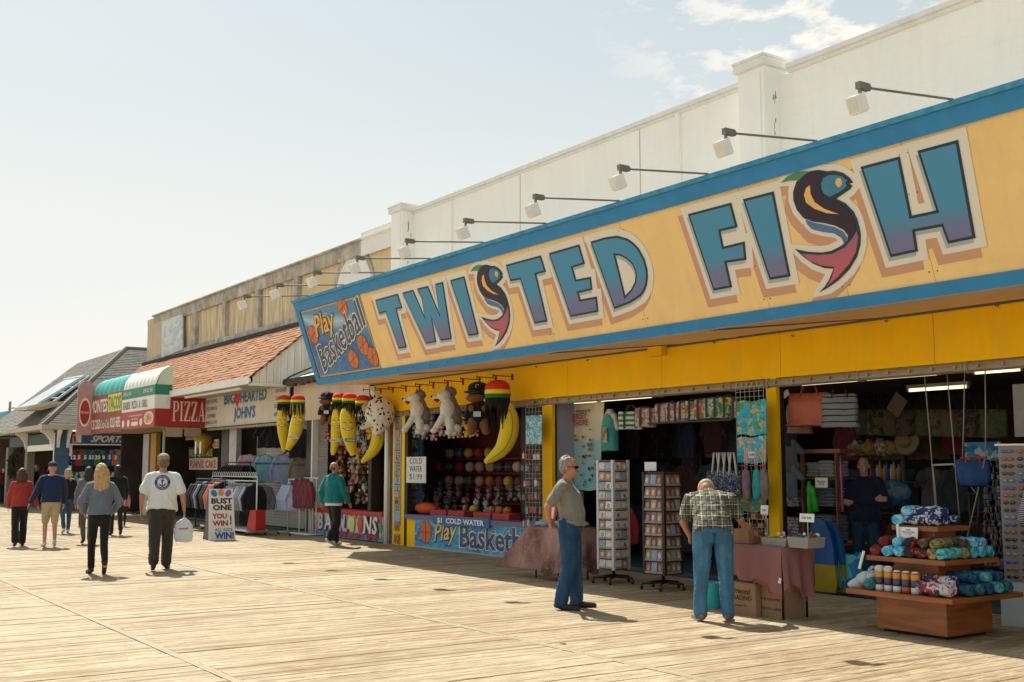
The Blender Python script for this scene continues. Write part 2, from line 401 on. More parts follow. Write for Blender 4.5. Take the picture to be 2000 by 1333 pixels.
for k in range(4):
    mb = MB(); e = .004
    mb.add([(0,0,0),(.4,0,0),(.4,0,.2),(0,0,.2),(.005,-.003-e*k/6,.005),(.395,-.005,.005),(.395,-.003,.195),(.005,-.004,.195)], [(4,5,6,7),(0,1,5,4),(1,2,6,5),(2,3,7,6),(3,0,4,7)]); bmv.append(mb.mesh('wall_block', m_white))
bc = 0; rb = MB()
for r_ in range(12):
    z = 4.9 + .2*r_
    for c_ in range(40):
        x = xp1b + .005 + .4*c_ - (.2 if r_ % 2 else 0)
        if x < xp1b + .3 and not (x > xp1b): continue
        if x > 3: continue
        if x < -5 and bc < 290: link('wall_block', bmv[(r_*7 + c_*3) % 4], bld, (x + 14, YW + .02 - YF, z)); bc += 1
        else: rb.box(x + .006, x + .394, YW + .008, YW + .02, z + .006, z + .194)
rb.build('wall_block_rows', m_white, bld, kind='stuff')
for (a, b) in ((xp2b + .02, xp1a - .02), (xp1b + .2, 4)):
    x = a
    while x < b - .05:
        x2 = min(x + 3.0, b); mb = MB(); z0 = 7.30
        mb.box(x + .004, x2 - .004, YW - .035, YW + .35, z0, z0 + .05); mb.box(x + .004, x2 - .004, YW - .075, YW + .38, z0 + .052, z0 + .12)
        mb.build('coping', m_whitet, bld); x = x2
for px, top in ((1328, 222), (884, 395)):        # raised battens on the smooth part
    xx = PY(px, 300, YW).x; mb = MB(); mb.box(xx - .05, xx + .03, YW - .05, YW - .002, 3.8, ZA(px, top, YW)); mb.build('batten', m_white, bld)
for px in (1016, 1250):
    xx = PY(px, 300, YW).x; mb = MB(); mb.box(xx - .008, xx + .008, YW - .006, YW - .001, 3.8, 7.29); mb.build('panel_joint', M('panel_joint', (.48, .46, .42), .8), bld)
for (a, b, zt) in ((xp2a, xp2b, 7.50), (xp1a, xp1b, 7.56)):
    mb = MB(); mb.box(a, b, YP, YW + .3, 3.3, zt - .14); p = mb.build('pillar', m_white, bld)
    mb = MB(); mb.box(a - .05, b + .05, YP - .06, YW + .4, zt - .138, zt - .02); mb.box(a - .065, b + .065, YP - .075, YW + .43, zt - .018, zt + .02); mb.build('pillar_cap', m_whitet, p)
    mb = MB(); mb.box(a + .07, b - .07, YP - .014, YP - .002, 4, zt - .2); mb.build('pillar_panel', m_white, p)
m_flake = M('bare_flaked_wall', (.30, .27, .22), .95, .4, 20, .6, 30)
for (b, zt) in ((xp2b, 7.3), (xp1b, 7.2)):
    for k in range(7):
        z = zt - abs(random.gauss(0, .5)); y = YP + .24 - abs(random.gauss(0, .06)); w = random.uniform(.004, .018); h = random.uniform(.015, .07)
        mb = MB(); mb.prism([(b + .001, y - w, z - h), (b + .001, y + w*.4, z - h*.7), (b + .001, y + w, z + h*.4), (b + .001, y - w*.2, z + h)], (.003, 0, 0)); mb.build('paint_chip', m_flake, bld)

S0 = Vector((0, 10.38, 3.462)); SU = Vector((1, 0, 0)); SV = Vector((0, 9.74 - 10.38, 5.295 - 3.462)); SH = SV.length; SV = SV.normalized(); SN = SU.cross(SV)
if SN.y > 0: SN = -SN
def SG(px, py):                                   # photo pixel -> (u, v) on the sign face
    v = ray(px, py); t = (S0 - _C).dot(SN) / v.dot(SN); p = _C + v * t - S0; return (p.x, p.dot(SV))
def S3(u, v, d=0.0): return S0 + SU * u + SV * v + SN * d
sgn = thing('shop_sign', 'huge leaning peach sign lettered TWISTED FISH in blue frame over the shops', 'sign', (-14, 10.4, 3.46))
def sbox(u0, u1, v0, v1, d0, d1, name, mt, par=None):
    mb = MB(); A = [S3(u, v, d) for d in (d0, d1) for (u, v) in ((u0, v0), (u1, v0), (u1, v1), (u0, v1))]
    mb.add(A, [(0,3,2,1),(4,5,6,7),(0,1,5,4),(1,2,6,5),(2,3,7,6),(3,0,4,7)]); return mb.build(name, mt, par or sgn)
UR = 3.0
vb1 = SG(747, 720)[1]; vt0 = SG(1300, 382)[1]; vt0 = SH - .27
ul = SG(584.4, 601)[0]; upn = (SG(699.4, 570)[0] + SG(747, 720)[0])/2
print('sign', vb1, vt0, SH, ul, upn, SG(1300, 376))
seams = [upn] + sorted(SG(a, b)[0] for a, b in ((860, 660), (1072, 628), (1238, 540), (1455, 420), (1590, 318), (1756, 265))) + [-4.9, -3.0, -.5, UR]
seams = [seams[0]] + [s_ for s_ in seams[2:]]
for a, b in zip(seams[:-1], seams[1:]):
    sbox(a + .003, b - .003, vb1 - .02, vt0 + .02, -.03, 0, 'sign_panel', m_peach)
sbox(XL, UR, 0, vb1, -.04, .03, 'frame_bottom', m_blue)
sbox(XL, UR, vt0, SH - .062, -.04, .03, 'frame_top', m_blue)
sbox(XL - .01, UR, SH - .06, SH, -.10, .055, 'frame_ledge', M('blue_ledge_paint', (.035, .27, .50), .6, .3, 9, .2, 40, dirt=.12))
sbox(XL, ul, vb1 + .001, vt0 - .001, -.04, .03, 'frame_end', m_blue)
mb = MB()                                          # body of the sign box
pr = [(10.42, 3.475), (9.79, 5.27), (10.2, 5.24), (11.72, 3.9), (11.72, 3.56)]
mb.prism([(XL + .002, y, z) for y, z in pr], (UR - XL - .01, 0, 0)); mb.build('sign_box', M('sign_box_back', (.35, .33, .30), .8), sgn)
mb = MB(); x = XL + .01                             # soffit sheets
while x < UR:
    mb = MB(); x2 = min(x + 2.44, UR); mb.prism([(x + .003, 10.40, 3.455), (x + .003, 11.73, 3.53), (x + .003, 11.73, 3.545), (x + .003, 10.40, 3.470)], (x2 - x - .006, 0, 0)); mb.build('soffit_sheet', m_tan, sgn); x = x2
for (px, py) in ((860, 722), (1160, 674), (1560, 628)):
    p = PZ(px, py, 3.5); mb = MB(); mb.add([(p.x - 1.1, 10.5, 3.452), (p.x + .5, 11.70, 3.52), (p.x + .62, 11.70, 3.52), (p.x - .8, 10.5, 3.452), (p.x - 1.1, 10.5, 3.456), (p.x + .5, 11.70, 3.526), (p.x + .62, 11.70, 3.526), (p.x - .8, 10.5, 3.456)], [(0,3,2,1),(4,5,6,7),(0,1,5,4),(1,2,6,5),(2,3,7,6),(3,0,4,7)]); mb.build('soffit_brace', m_gtrim, sgn)
for (px, py, Y, w, h) in ((1278, 685, YF - .12, .16, .12), (1411, 652, 11.45, .10, .06)):
    p = PY(px, py, Y); mb = MB(); mb.box(p.x - w, p.x + w, Y, Y + (.11 if w > .12 else .2), p.z - h/1.4, p.z + h/1.4); mb.build('junction_box', m_yellow if w > .12 else m_tan, bld if w > .12 else sgn)
m_rust = M('rusty_hook', (.10, .05, .03), .7, .3, 20)
for k in range(14):                                 # screw hooks under the sign and on the fascia
    mb = MB(); c = S3(XL + .7 + .62*k, .09, .045); mb.tube([c, c + Vector((.02, -.03, -.01)), c + Vector((.04, -.01, -.02))], .004, 4); mb.build('hook', m_rust, sgn)
for px, py in ((1048, 716), (1148, 703), (1395, 668), (1548, 655), (1730, 626), (1946, 596)):
    p = PY(px, py, YF); mb = MB(); mb.tube([p, p + Vector((.0, -.03, -.01)), p + Vector((.04, -.03, -.03)), p + Vector((.05, -.03, .0))], .006, 4); mb.build('hook', m_rust, bld)

def A_(pts, s, ox, oy): return [SG(ox + x / s, oy + y / s) for x, y in pts]
LA = lambda *p: A_(p, 5.0, 560, 540)
LB = lambda *p: A_(p, 4.76, 900, 420)
LC = lambda *p: A_(p, 3.7025, 1320, 240)
LD = lambda *p: A_(p, 3.919, 1640, 220)
def area(P): return .5 * sum(P[i][0]*P[(i+1) % len(P)][1] - P[(i+1) % len(P)][0]*P[i][1] for i in range(len(P)))
def ccw(P): return P if area(P) > 0 else P[::-1]
def offset(P, d):
    P = ccw(P); n = len(P); out = []
    for i in range(n):
        a, b, c = Vector(P[i-1]), Vector(P[i]), Vector(P[(i+1) % n])
        e1 = (b - a).normalized(); e2 = (c - b).normalized(); n1_ = Vector((e1.y, -e1.x)); n2_ = Vector((e2.y, -e2.x))
        m_ = n1_ + n2_; k = m_.length_squared
        m_ = m_ * (2.0 / k) if k > 1e-6 else n1_
        if m_.length > 1.9: m_ = m_.normalized() * 1.9
        out.append(tuple(b + m_ * d))
    return out
def wind(P, q):
    w = 0; x, y = q
    for i in range(len(P)):
        x0, y0 = P[i]; x1, y1 = P[(i+1) % len(P)]
        cr = (x1 - x0)*(y - y0) - (x - x0)*(y1 - y0)
        if y0 <= y < y1 and cr > 0: w += 1
        elif y1 <= y < y0 and cr < 0: w -= 1
    return w
def dseg(P, q):
    q = Vector(q); best = 9
    for i in range(len(P)):
        a = Vector(P[i]); b = Vector(P[(i+1) % len(P)]); ab = b - a; t = max(0, min(1, (q - a).dot(ab) / max(ab.length_squared, 1e-9))); best = min(best, (a + ab*t - q).length)
    return best
def region(loops, keep):
    vs, es = [], []
    for P in loops:
        o = len(vs); n = len(P); vs += [Vector(p) for p in P]; es += [(o + i, o + (i+1) % n) for i in range(n)]
    v, e, f = delaunay_2d_cdt(vs, es, [], 0, 1e-5)[:3]
    fs = [t for t in f if keep(tuple(sum((v[i] for i in t), Vector((0, 0))) / len(t)))]
    return v, fs
def flat(v, f, d, name, mt, par, th=.003, P3=None, du=0, dv=0):
    P3 = P3 or S3
    if not f: return None
    mb = MB(); used = sorted({i for t in f for i in t}); ix = {a: k for k, a in enumerate(used)}
    pts = [P3(v[i][0] + du, v[i][1] + dv, d) for i in used]
    fs = [tuple(ix[i] for i in t) for t in f]
    a, b, c = (pts[i] for i in fs[0][:3]); nn = (b - a).cross(c - a); want = P3(0, 0, 1) - P3(0, 0, 0)
    if nn.dot(want) < 0: fs = [t[::-1] for t in fs]
    mb.add(pts, fs)
    ed = {}
    for t in fs:
        for i in range(len(t)):
            k = (t[i], t[(i+1) % len(t)]); ed[k] = 1
    low = [p - want * (th) for p in pts]; o = len(mb.v); mb.v += [tuple(p) for p in low]
    for (p, q) in ed:
        if (q, p) not in ed: mb.f.append((p, o + p, o + q, q)); mb.m.append(0)
    return mb.build(name, mt, par)
def shape(loops, d, name, mt, par, holes=(), P3=None, du=0, dv=0):
    v, f = region([ccw(l) for l in loops] + list(holes), lambda q: any(wind(ccw(l), q) for l in loops) and not any(wind(h, q) for h in holes))
    return flat(v, f, d, name, mt, par, P3=P3, du=du, dv=dv)

T1 = LA((870,228),(1090,168),(1135,308),(1078,322),(1178,693),(1102,706),(975,348),(912,368))
W1 = LA((1135,158),(1240,130),(1356,400),(1325,210),(1278,118),(1385,93),(1500,372),(1455,72),(1532,52),(1618,612),(1512,628),(1424,408),(1466,642),(1368,658))
I1 = LA((1602,36),(1740,-2),(1882,566),(1785,582))
T2 = LB((425,463),(750,375),(797,528),(708,553),(812,990),(695,1010),(560,600),(470,616))
E1 = LB((825,355),(1107,273),(1160,455),(1048,490),(1077,600),(1215,574),(1229,695),(1103,725),(1118,785),(1270,757),(1285,900),(1028,948))
D1 = LB((1212,248),(1350,207),(1460,192),(1560,222),(1610,258),(1660,310),(1715,410),(1742,510),(1745,580),(1735,660),(1710,715),(1680,755),(1580,820),(1435,875))
D1h = LB((1443,375),(1490,378),(1550,410),(1600,460),(1628,520),(1633,560),(1625,620),(1590,690),(1535,750))
F1 = LC((92,660),(405,577),(452,758),(315,778),(345,912),(502,855),(515,990),(365,1003),(412,1188),(278,1213))
F1 = LC((92,660),(405,577),(452,755),(328,785),(350,895),(502,857),(515,990),(372,1012),(412,1188),(278,1213))
I2 = LC((490,553),(712,495),(834,1110),(684,1135))
H1 = LD((165,415),(465,335),(557,788),(745,748),(600,292),(912,208),(1046,960),(836,1003),(787,873),(582,910),(605,1062),(395,1107))
fish = dict(
 out=[(1100,350),(1150,345),(1210,360),(1260,395),(1287,432),(1258,440),(1283,455),(1265,480),(1215,515),(1165,548),(1230,580),(1290,640),(1318,700),(1330,745),(1342,800),(1340,880),(1315,970),(1260,1060),(1180,1140),(1100,1195),(1042,1225),(1080,1185),(1115,1130),(1145,1055),(1080,1050),(1000,1020),(930,970),(865,912),(960,932),(1060,938),(1130,925),(1200,890),(1245,850),(1250,815),(1220,775),(1160,745),(1080,725),(1000,715),(930,690),(880,630),(855,560),(853,500),(875,430),(920,380),(980,348),(1040,340)],
 plum=[(1100,365),(1060,380),(1040,440),(1055,500),(1085,535),(1150,562),(1220,600),(1270,650),(1295,700),(1308,750),(1300,800),(1275,838),(1262,800),(1225,762),(1160,733),(1080,712),(1000,702),(940,680),(890,625),(866,560),(864,500),(885,435),(928,390),(985,360),(1040,352)],
 face=[(1060,440),(1075,400),(1110,378),(1160,375),(1210,385),(1250,415),(1238,430),(1245,458),(1215,485),(1160,515),(1120,533),(1080,510),(1063,475)],
 eye=[(1188 + 24*math.cos(t*.5236), 430 + 34*math.sin(t*.5236)) for t in range(12)],
 moon=[(978,450),(982,510),(1010,570),(1080,620),(1190,660),(1100,652),(1010,620),(950,575),(935,520),(950,470)],
 fin=[(765,433),(815,385),(880,355),(925,350),(968,352),(935,378),(895,415),(830,418)],
 belly=[(942,700),(1000,722),(1080,737),(1160,757),(1215,787),(1243,830),(1238,855),(1222,872),(1200,830),(1150,800),(1070,790),(990,770),(955,735)],
 tail=[(915,945),(1050,955),(1140,945),(1230,900),(1280,840),(1315,780),(1325,830),(1310,930),(1260,1020),(1180,1110),(1095,1185),(1135,1120),(1155,1040),(1060,1030),(980,1000)])
big = {k: LC(*v) for k, v in fish.items()}
src = LC((1287,440),(1042,1225),(865,912)); dst = LB((400,560),(320,1222),(192,945))
Ms = Matrix(((src[0][0], src[1][0], src[2][0]), (src[0][1], src[1][1], src[2][1]), (1, 1, 1))); Md = Matrix(((dst[0][0], dst[1][0], dst[2][0]), (dst[0][1], dst[1][1], dst[2][1]), (1, 1, 1)))
AF = Md @ Ms.inverted()
small = {k: [tuple((AF @ Vector((u, v, 1)))[:2]) for u, v in P] for k, P in big.items()}
m_lt = M('sign_white', (.74, .70, .62), .5, .02, 1); m_sh = M('sign_pink_shadow', (.60, .32, .20), .55, .04, 2); m_gs = M('sign_grey_shadow', (.38, .42, .41), .5, .03, 2)
m_nv = M('sign_navy', (.012, .035, .055), .45, .1, 3); m_plum = M('sign_plum', (.022, .012, .040), .45, .3, 3); m_aqua = M('sign_aqua', (.04, .21, .36), .5, .08, 2)
m_ye = M('sign_fish_yellow', (.80, .48, .14), .5, .05, 2); m_gr = M('sign_green', (.07, .24, .13), .5, .05, 2); m_bel = M('sign_belly', (.07, .17, .33), .5, .1, 3)
def grad(name, z0, z1, c0, c1):                     # painted two-tone fade, fixed to height on the sign
    s = NT(name, .5); g = s.n('NewGeometry'); sx = s.n('SeparateXYZ'); s.l(g.outputs['Position'], sx.inputs[0])
    mr = s.n('MapRange'); mr.inputs[1].default_value = z0; mr.inputs[2].default_value = z1; s.l(sx.outputs[2], mr.inputs[0])
    s.col(s.mix(s.math('MULTIPLY', mr.outputs[0], 1.0), c0, c1)); s.bump(s.noise(s.pos(), 60), .06); return s.mt
m_let = grad('sign_letter_fade', 4.08, 4.32, (.165, .175, .34), (.055, .27, .46))
m_tail = grad('sign_tail_fade', 3.75, 4.35, (.62, .11, .13), (.25, .12, .20))
words = [('TWISTED', [T1, W1, I1, T2, E1, D1], small), ('FISH', [F1, I2, H1], big)]
for wname, lets, fs_ in words:
    outs = lets + [fs_['out']]; d_ = .105
    offs = [offset(P, d_) for P in lets] + [offset(fs_['out'], d_ * .72), offset(fs_['fin'], d_ * .6), offset(fs_['belly'], .05)]
    def keep(q, offs=offs, outs=outs):
        return any(wind(P, q) > 0 for P in offs)
    holes = []
    v, f = region(offs, keep)
    flat(v, f, .004, 'pink_shadow', m_sh, sgn, du=-.085, dv=-.10)
    flat(v, f, .008, 'white_surround', m_lt, sgn)
    for P in lets:
        hl = [D1h[::1]] if P is D1 else []
        if hl: hl = [ccw(h) for h in hl]
        shape([P], .0115, 'grey_shadow', m_gs, sgn, hl, du=-.035, dv=-.042)
        lt = shape([P], .015, 'letter', m_nv, sgn, hl)
        shape([offset(P, -.030)], .019, 'letter_face', m_let, lt, [ccw(offset(h, .030)) for h in hl])
    fo = shape([fs_['out']], .015, 'fish_emblem', m_nv, sgn)
    for k, mt, d in (('plum', m_plum, .0185), ('face', m_aqua, .022), ('eye', m_ye, .026), ('moon', m_ye, .022), ('fin', m_gr, .0185), ('belly', m_bel, .0135), ('tail', m_tail, .0185)):
        shape([fs_[k]], d, {'plum': 'fish_body', 'moon': 'fish_stripe'}.get(k, 'fish_' + k), mt, fo)
scr = MB(); scr.ell((0, 0, 0), .009, 6, 4); scr = scr.mesh('screw', m_gtrim)
for s_ in seams[1:-1]:
    for dv in (.05, .35, .65, .95):
        for du in (-.05, .05): link('screw', scr, sgn, S3(s_ + du, vb1 + .05 + (vt0 - vb1 - .1) * dv / .95 * .95, .004) - sgn.location)

def seams_pic():
    u0, u1, v0, v1 = ul + .02, upn - .01, vb1 + .01, vt0 - .01
    s = NT('play_picture_blue', .5); p = s.pos((1, 1, 1)); g = s.n('NewGeometry'); sx = s.n('SeparateXYZ'); s.l(g.outputs['Position'], sx.inputs[0])
    zz = s.math('ADD', sx.outputs[2], s.math('MULTIPLY', sx.outputs[0], .10))
    zz = s.math('ADD', zz, s.math('MULTIPLY', s.noise(p, 1.3, 2), .25))
    c = s.ramp(s.math('FRACT', s.math('MULTIPLY', s.math('ADD', zz, .3), .52)), [(0.0, (.05, .17, .36)), (.28, (.03, .12, .32)), (.46, (.06, .22, .42)), (.55, (.40, .58, .66)), (.64, (.07, .26, .45)), (1.0, (.05, .17, .36))])
    v = s.n('TexVoronoi', feature='DISTANCE_TO_EDGE'); v.inputs['Scale'].default_value = 4.2; s.l(p, v.inputs['Vector'])
    c = s.mix(s.ramp(v.outputs[0], [(.012, .30), (.03, 0.0)]), c, (.25, .48, .68)); s.col(c)
    pic = sbox(u0, u1, v0, v1, -.028, .002, 'picture_panel', s.mt)
    m_or = M('orange_border', (.60, .33, .11), .5); 
    for a, b, c_, d in ((u0, u1, v0, v0 + .035), (u0, u1, v1 - .035, v1), (u0, u0 + .03, v0 + .036, v1 - .036), (u1 - .03, u1, v0 + .036, v1 - .036)): sbox(a, b, c_, d, .003, .007, 'border', m_or, pic)
    m_ball = M('ball_orange', (.60, .15, .03), .5, .1, 5); m_line = M('ball_line', (.06, .02, .01), .5)
    for (bx, by, rr) in ((548, 305, .20), (262, 570, .20), (655, 808, .20), (748, 672, .21), (845, 785, .20)):
        cu, cv = SG(560 + bx/5, 540 + by/5)
        cir = [(cu + rr*1.02*math.cos(t*.3), cv + rr*.98*math.sin(t*.3)) for t in range(21)]
        rim = [(cu + rr*1.07*math.cos(t*.3), cv + rr*1.03*math.sin(t*.3)) for t in range(21)]
        dd = .008 + .003 * (bx == 845)
        b_ = shape([rim], dd, 'ball', m_line, pic); shape([cir], dd + .001, 'ball_face', m_ball, b_)
        for an in (.35, 1.2):
            c1, s1 = math.cos(an), math.sin(an)
            ln = [(cu + c1*t - s1*w - s1*bend*(1 - (t/rr)**2)*.0, cv + s1*t + c1*w) for t, w, bend in ((-rr*.95, -.006, 0), (rr*.95, -.006, 0), (rr*.95, .006, 0), (-rr*.95, .006, 0))]
            shape([ln], dd + .002, 'ball_seam', m_line, b_)
    for txt, (ax, ay), (bx, by), sz, mt, mo, sh in (('Play', (300, 590), (495, 490), .62, M('letter_orange', (.80, .42, .10), .5), M('letter_dark', (.10, .05, .03), .5), .35),
                                     ('Basketball', (375, 935), (785, 455), .80, M('letter_slate', (.055, .07, .16), .5), m_lt, .1)):
        a = SG(560 + ax/5, 540 + ay/5); b = SG(560 + bx/5, 540 + by/5)
        d = Vector((b[0] - a[0], b[1] - a[1])); L = d.length; d.normalize(); c = ((a[0] + b[0])/2, (a[1] + b[1])/2)
        ux = SU * d.x + SV * d.y; uz = SV - ux * SV.dot(ux) * .35
        lettering('lettering_edge', txt, mo, pic, S3(c[0], c[1], 0), ux, uz, sz, .045, .014, fit=L * 1.03, shear=sh)
        lettering('lettering', txt, mt, pic, S3(c[0], c[1], 0), ux, uz, sz, .012, .018, fit=L, shear=sh)
seams_pic()

def floodlight(px, pxh, pyh, i):
    b = PY(px, 500, 9.78); xb = b.x
    hx = PX_(pxh, pyh, xb)
    return xb
m_lamph = M('lamp_housing', (.86, .86, .84), .4, .05, 3)
xs = [-22.25 + (22.25 - 6.59) * k / 9 for k in range(10)]
def make_lamp():
    t = thing('floodlight', 'x', 'floodlight', (xs[0], 9.80, 5.29), 0, 'floodlights on arms along the top of the big sign')
    mb = MB(); mb.tube([(0, 0, -.02), (0, .0, .03), (0, -1.36, -.11)], .013, 8); mb.build('arm', m_gpole, t, True, W=False)
    mb = MB(); mb.obox((0, -1.38, -.105), (.028, .075, .033)); mb.tube([(0, -1.42, -.11), (0, -1.43, -.20)], .018, 8); mb.tube([(0, -1.33, -.11), (0, -1.29, -.105)], .03, 8); mb.build('knuckle', m_gpole, t, W=False)
    mb = MB(); A = Matrix.Rotation(R(24), 3, 'X')
    mb.obox((0, -1.47, -.29), (.066, .068, .082), A); hd = mb.build('lamp_head', m_lamph, t, W=False)
    mb = MB()
    for k in range(5): mb.obox(Vector((0, -1.47, -.29)) + A @ Vector((-.046 + .023*k, .0, -.085)), (.005, .06, .005), A)
    mb.obox(Vector((0, -1.47, -.29)) + A @ Vector((0, -.071, 0)), (.056, .004, .068), A); mb.build('grille', M('lamp_grille', (.72, .71, .68), .5), hd, W=False)
    mb = MB(); mb.obox((0, .03, -.03), (.05, .04, .02)); mb.build('bracket', m_gtrim, t, W=False)
    return t
l0 = make_lamp(); lt_ = tree_of(l0)
where = ['at the far left end, in front of the parapet', 'second from the left end of the sign', 'third from the left, before the cream panel', 'fourth from the left, beside the white pillar', 'fifth from the left, above the letters WI', 'above the small fish emblem', 'above the letter E of TWISTED', 'above the gap between the two words', 'beside the taller white pillar, above the letter I', 'nearest and largest, above the letter H']
l0['label'] = 'white floodlight on grey arm ' + where[0]
for k in range(1, 10): copy_tree(lt_, label='white floodlight on grey arm ' + where[k], loc=(xs[k], 9.80, 5.29))
def print_fade():
    s = NT('faded_print', .7); v = s.noise(s.pos((1.1, 1, 2.6)), 2.6, 3, .6); s.col(s.mix(s.ramp(v, [(.48, 0.0), (.56, .55)]), (.68, .70, .66), (.30, .50, .62))); return s.mt
cb_ = thing('concrete_building', 'weathered concrete parapet building with stained cream panels behind the red shingle roof', 'building', (-33, 12.6, 0))
YB = 12.6
def zat(px, py): return ZA(px, py, YB)
zc0, zc1 = zat(356, 681), zat(356, 618.5)            # recessed panels: bottom and top
zt = 7.42
mb = MB(); mb.box(-43.7, XL + .45, YB + .14, YB + .4, 3.0, 7.25); mb.build('parapet_wall', m_conc, cb_)
bays = [(356, 377), (384, 436), (442, 500), (506, 574), (582, 700)]
edges = [(PY(a, 600, YB).x, PY(b, 600, YB).x) for a, b in bays]; edges[-1] = (edges[-1][0], XL + .4)
for i, (a, b) in enumerate(edges):
    mb = MB(); mb.box(a + .01, b - .01, YB + .10, YB + .135, zc0, zc1 if i < 4 else zc1 + .1); mb.build('recessed_panel', m_stain if i < 4 else M('cream_panel', (.68, .54, .33), .85, .08, 1.2, .2, 30, dirt=.3), cb_)
pil = [(-41.7, edges[0][0])] + [(edges[i][1], edges[i+1][0]) for i in range(4)]
for a, b in pil[1:]:
    mb = MB(); mb.box(a, b, YB - .03, YB + .12, zc0 + .002, zc1 - .002); mb.build('pilaster', m_conc, cb_)
x = -43.0
for k in range(7):
    x2 = min(x + 2.95, XL + .42); m_ = m_conc if k < 6 else m_whitet
    mb = MB(); mb.box(x + .01, x2 - .01, YB, YB + .15, zc1, zc1 + .38); mb.box(x + .01, x2 - .01, YB - .06, YB + .45, zc1 + .383, zt - .05); mb.box(x + .004, x2 - .004, YB - .08, YB + .5, zt - .048, zt); mb.build('parapet_coping', m_, cb_)
    mb = MB(); mb.box(x + .01, x2 - .01, YB - .02, YB + .14, zc0 - .30, zc0 - .002); mb.build('sill_band', m_conc, cb_); x = x2
mb = MB(); mb.box(-43.7, PY(356, 640, YB).x - .02, YB - .01, YB + .13, 5.3, 7.1); mb.box(-43.72, -42.9, YB - .02, YB + .4, 7.1, 7.32); mb.box(-43.8, -41.8, YB - .12, YB + .2, 5.35, 5.62); mb.build('corner_wall', M('cream_corner', (.60, .50, .34), .9, .1, 1.5, .3, 30, dirt=.35), cb_)
cx_, cz_ = PY(685, 560, YB).x, zat(685, 575)
mb = MB(); n = 20
for k in range(n):
    a0, a1 = math.pi*k/n, math.pi*(k+1)/n
    q = [(cx_ + r*math.cos(a), YB + .06, cz_ + r*math.sin(a)) for r, a in ((1.05, a0), (1.2, a0), (1.2, a1), (1.05, a1))]; mb.prism(q, (0, .05, 0))
mb.build('arch_moulding', m_conc, cb_)
mb = MB(); mb.prism([(cx_ + 1.04*math.cos(math.pi*k/n), YB + .07, cz_ + 1.04*math.sin(math.pi*k/n)) for k in range(n+1)], (0, .03, 0)); mb.build('arch_infill', m_whitet, cb_)
mb = MB(); a = PY(706, 480, YB).x; mb.box(a, XL + .4, YB - .015, YB - .003, zc1 - .05, zc1 + .55); mb.build('patched_flashing', m_whitet, cb_)
fs_ = thing('faded_sign', 'white sign board with washed out blue lettering high on the cream parapet corner', 'sign', tuple(PY(336, 697, YB - .05)))
a, b, c, d = PY(316, 628, YB - .06), PY(356, 613, YB - .06), PY(356, 683, YB - .06), PY(316, 699, YB - .06); mb = MB(); mb.prism([d, c, b, a], (0, .04, 0))
mb.build('board', print_fade(), fs_)
XG, ye, ze, yr, zr = -27.55, 10.63, 3.985, 12.5, 5.575
mb = MB(); mb.prism([(-43.8, ye + .02, ze - .04), (-43.8, yr, zr - .04), (-43.8, yr, zr - .12), (-43.8, ye + .02, ze - .10)], (16.2, 0, 0)); roof = mb.build('lean_to_roof', m_dark, cb_)
sh = NT('red_shingle', .9, 0, .2); gi = sh.n('NewGeometry'); sx_ = sh.n('SeparateXYZ'); sh.l(gi.outputs['Position'], sx_.inputs[0])
cc = sh.n('CombineXYZ'); sh.l(sh.math('FLOOR', sh.math('MULTIPLY', sx_.outputs[0], 3.3)), cc.inputs[0]); sh.l(sh.math('FLOOR', sh.math('MULTIPLY', sx_.outputs[2], 10.7)), cc.inputs[1])
wn_ = sh.n('TexWhiteNoise'); sh.l(cc.outputs[0], wn_.inputs[0])
cR = sh.ramp(wn_.outputs[0], [(0, (.28, .13, .065)), (.4, (.36, .18, .10)), (.8, (.43, .235, .14)), (1, (.30, .15, .085))])
cR = sh.mix(sh.ramp(sh.noise(sh.pos(), 60, 3), [(.4, .35), (.6, 0.0)]), cR, (.20, .08, .05)); sh.col(cR); m_shin = sh.mt
nrow = 17; sl = Vector((0, yr - ye, zr - ze)); up_ = Vector((0, -sl.z, sl.y)).normalized(); sln = sl.length / nrow; sd = sl.normalized()
def shingle(mb, x, w, r_, j=0.0):
    a = Vector((x, ye - .05, ze - .05)) + sd * (r_ * sln) + up_ * (.022 + j); b = a + sd * (sln + .05) - up_ * .018
    mb.add([a, a + Vector((w, 0, 0)), b + Vector((w, 0, 0)), b, a - up_ * .02, a + Vector((w, 0, 0)) - up_ * .02], [(0,1,2,3), (0,4,5,1)])
ns = 0; rest = MB()
proto = []
for k in range(3):
    mb = MB(); shingle(mb, 0, .292, 0, random.uniform(0, .008)); q = Vector((0, ye - .05, ze - .05)); mb.v = [tuple(Vector(p) - q) for p in mb.v]; proto.append(mb.mesh('shingle', m_shin))
for r_ in range(nrow):
    for c_ in range(56):
        x = XG - .3 - .3*c_ + (.15 if r_ % 2 else 0)
        if x < -43.8: continue
        j = random.uniform(-.004, .006)
        if c_ < 18 and ns < 300:
            link('shingle', proto[(r_ + c_) % 3], roof, Vector((x, ye - .05, ze - .05)) + sd*(r_*sln) + up_*j - cb_.location); ns += 1
        else: shingle(rest, x, .292, r_, j)
rest.build('shingle_rows', m_shin, roof, kind='stuff')
mb = MB(); mb.box(-43.8, XG, yr - .06, yr + .10, zr - .03, zr + .09); mb.build('ridge_flashing', M('dark_flashing', (.045, .035, .033), .8, .2, 4), cb_)
mb = MB(); mb.box(-34.08, XG + .03, ye - .09, ye - .05, ze - .20, ze - .02); mb.build('eave_fascia', m_whitet, cb_)
mb = MB(); mb.box(-34.08, XG, ye - .05, YF - .001, ze - .21, ze - .19); mb.build('eave_soffit', M('eave_soffit', (.42, .37, .30), .8, .1), cb_)
m_gable = M('gable_siding', (.80, .78, .71), .8, .05, 2, .15, 30, dirt=.35)
gw = .19; y = ye
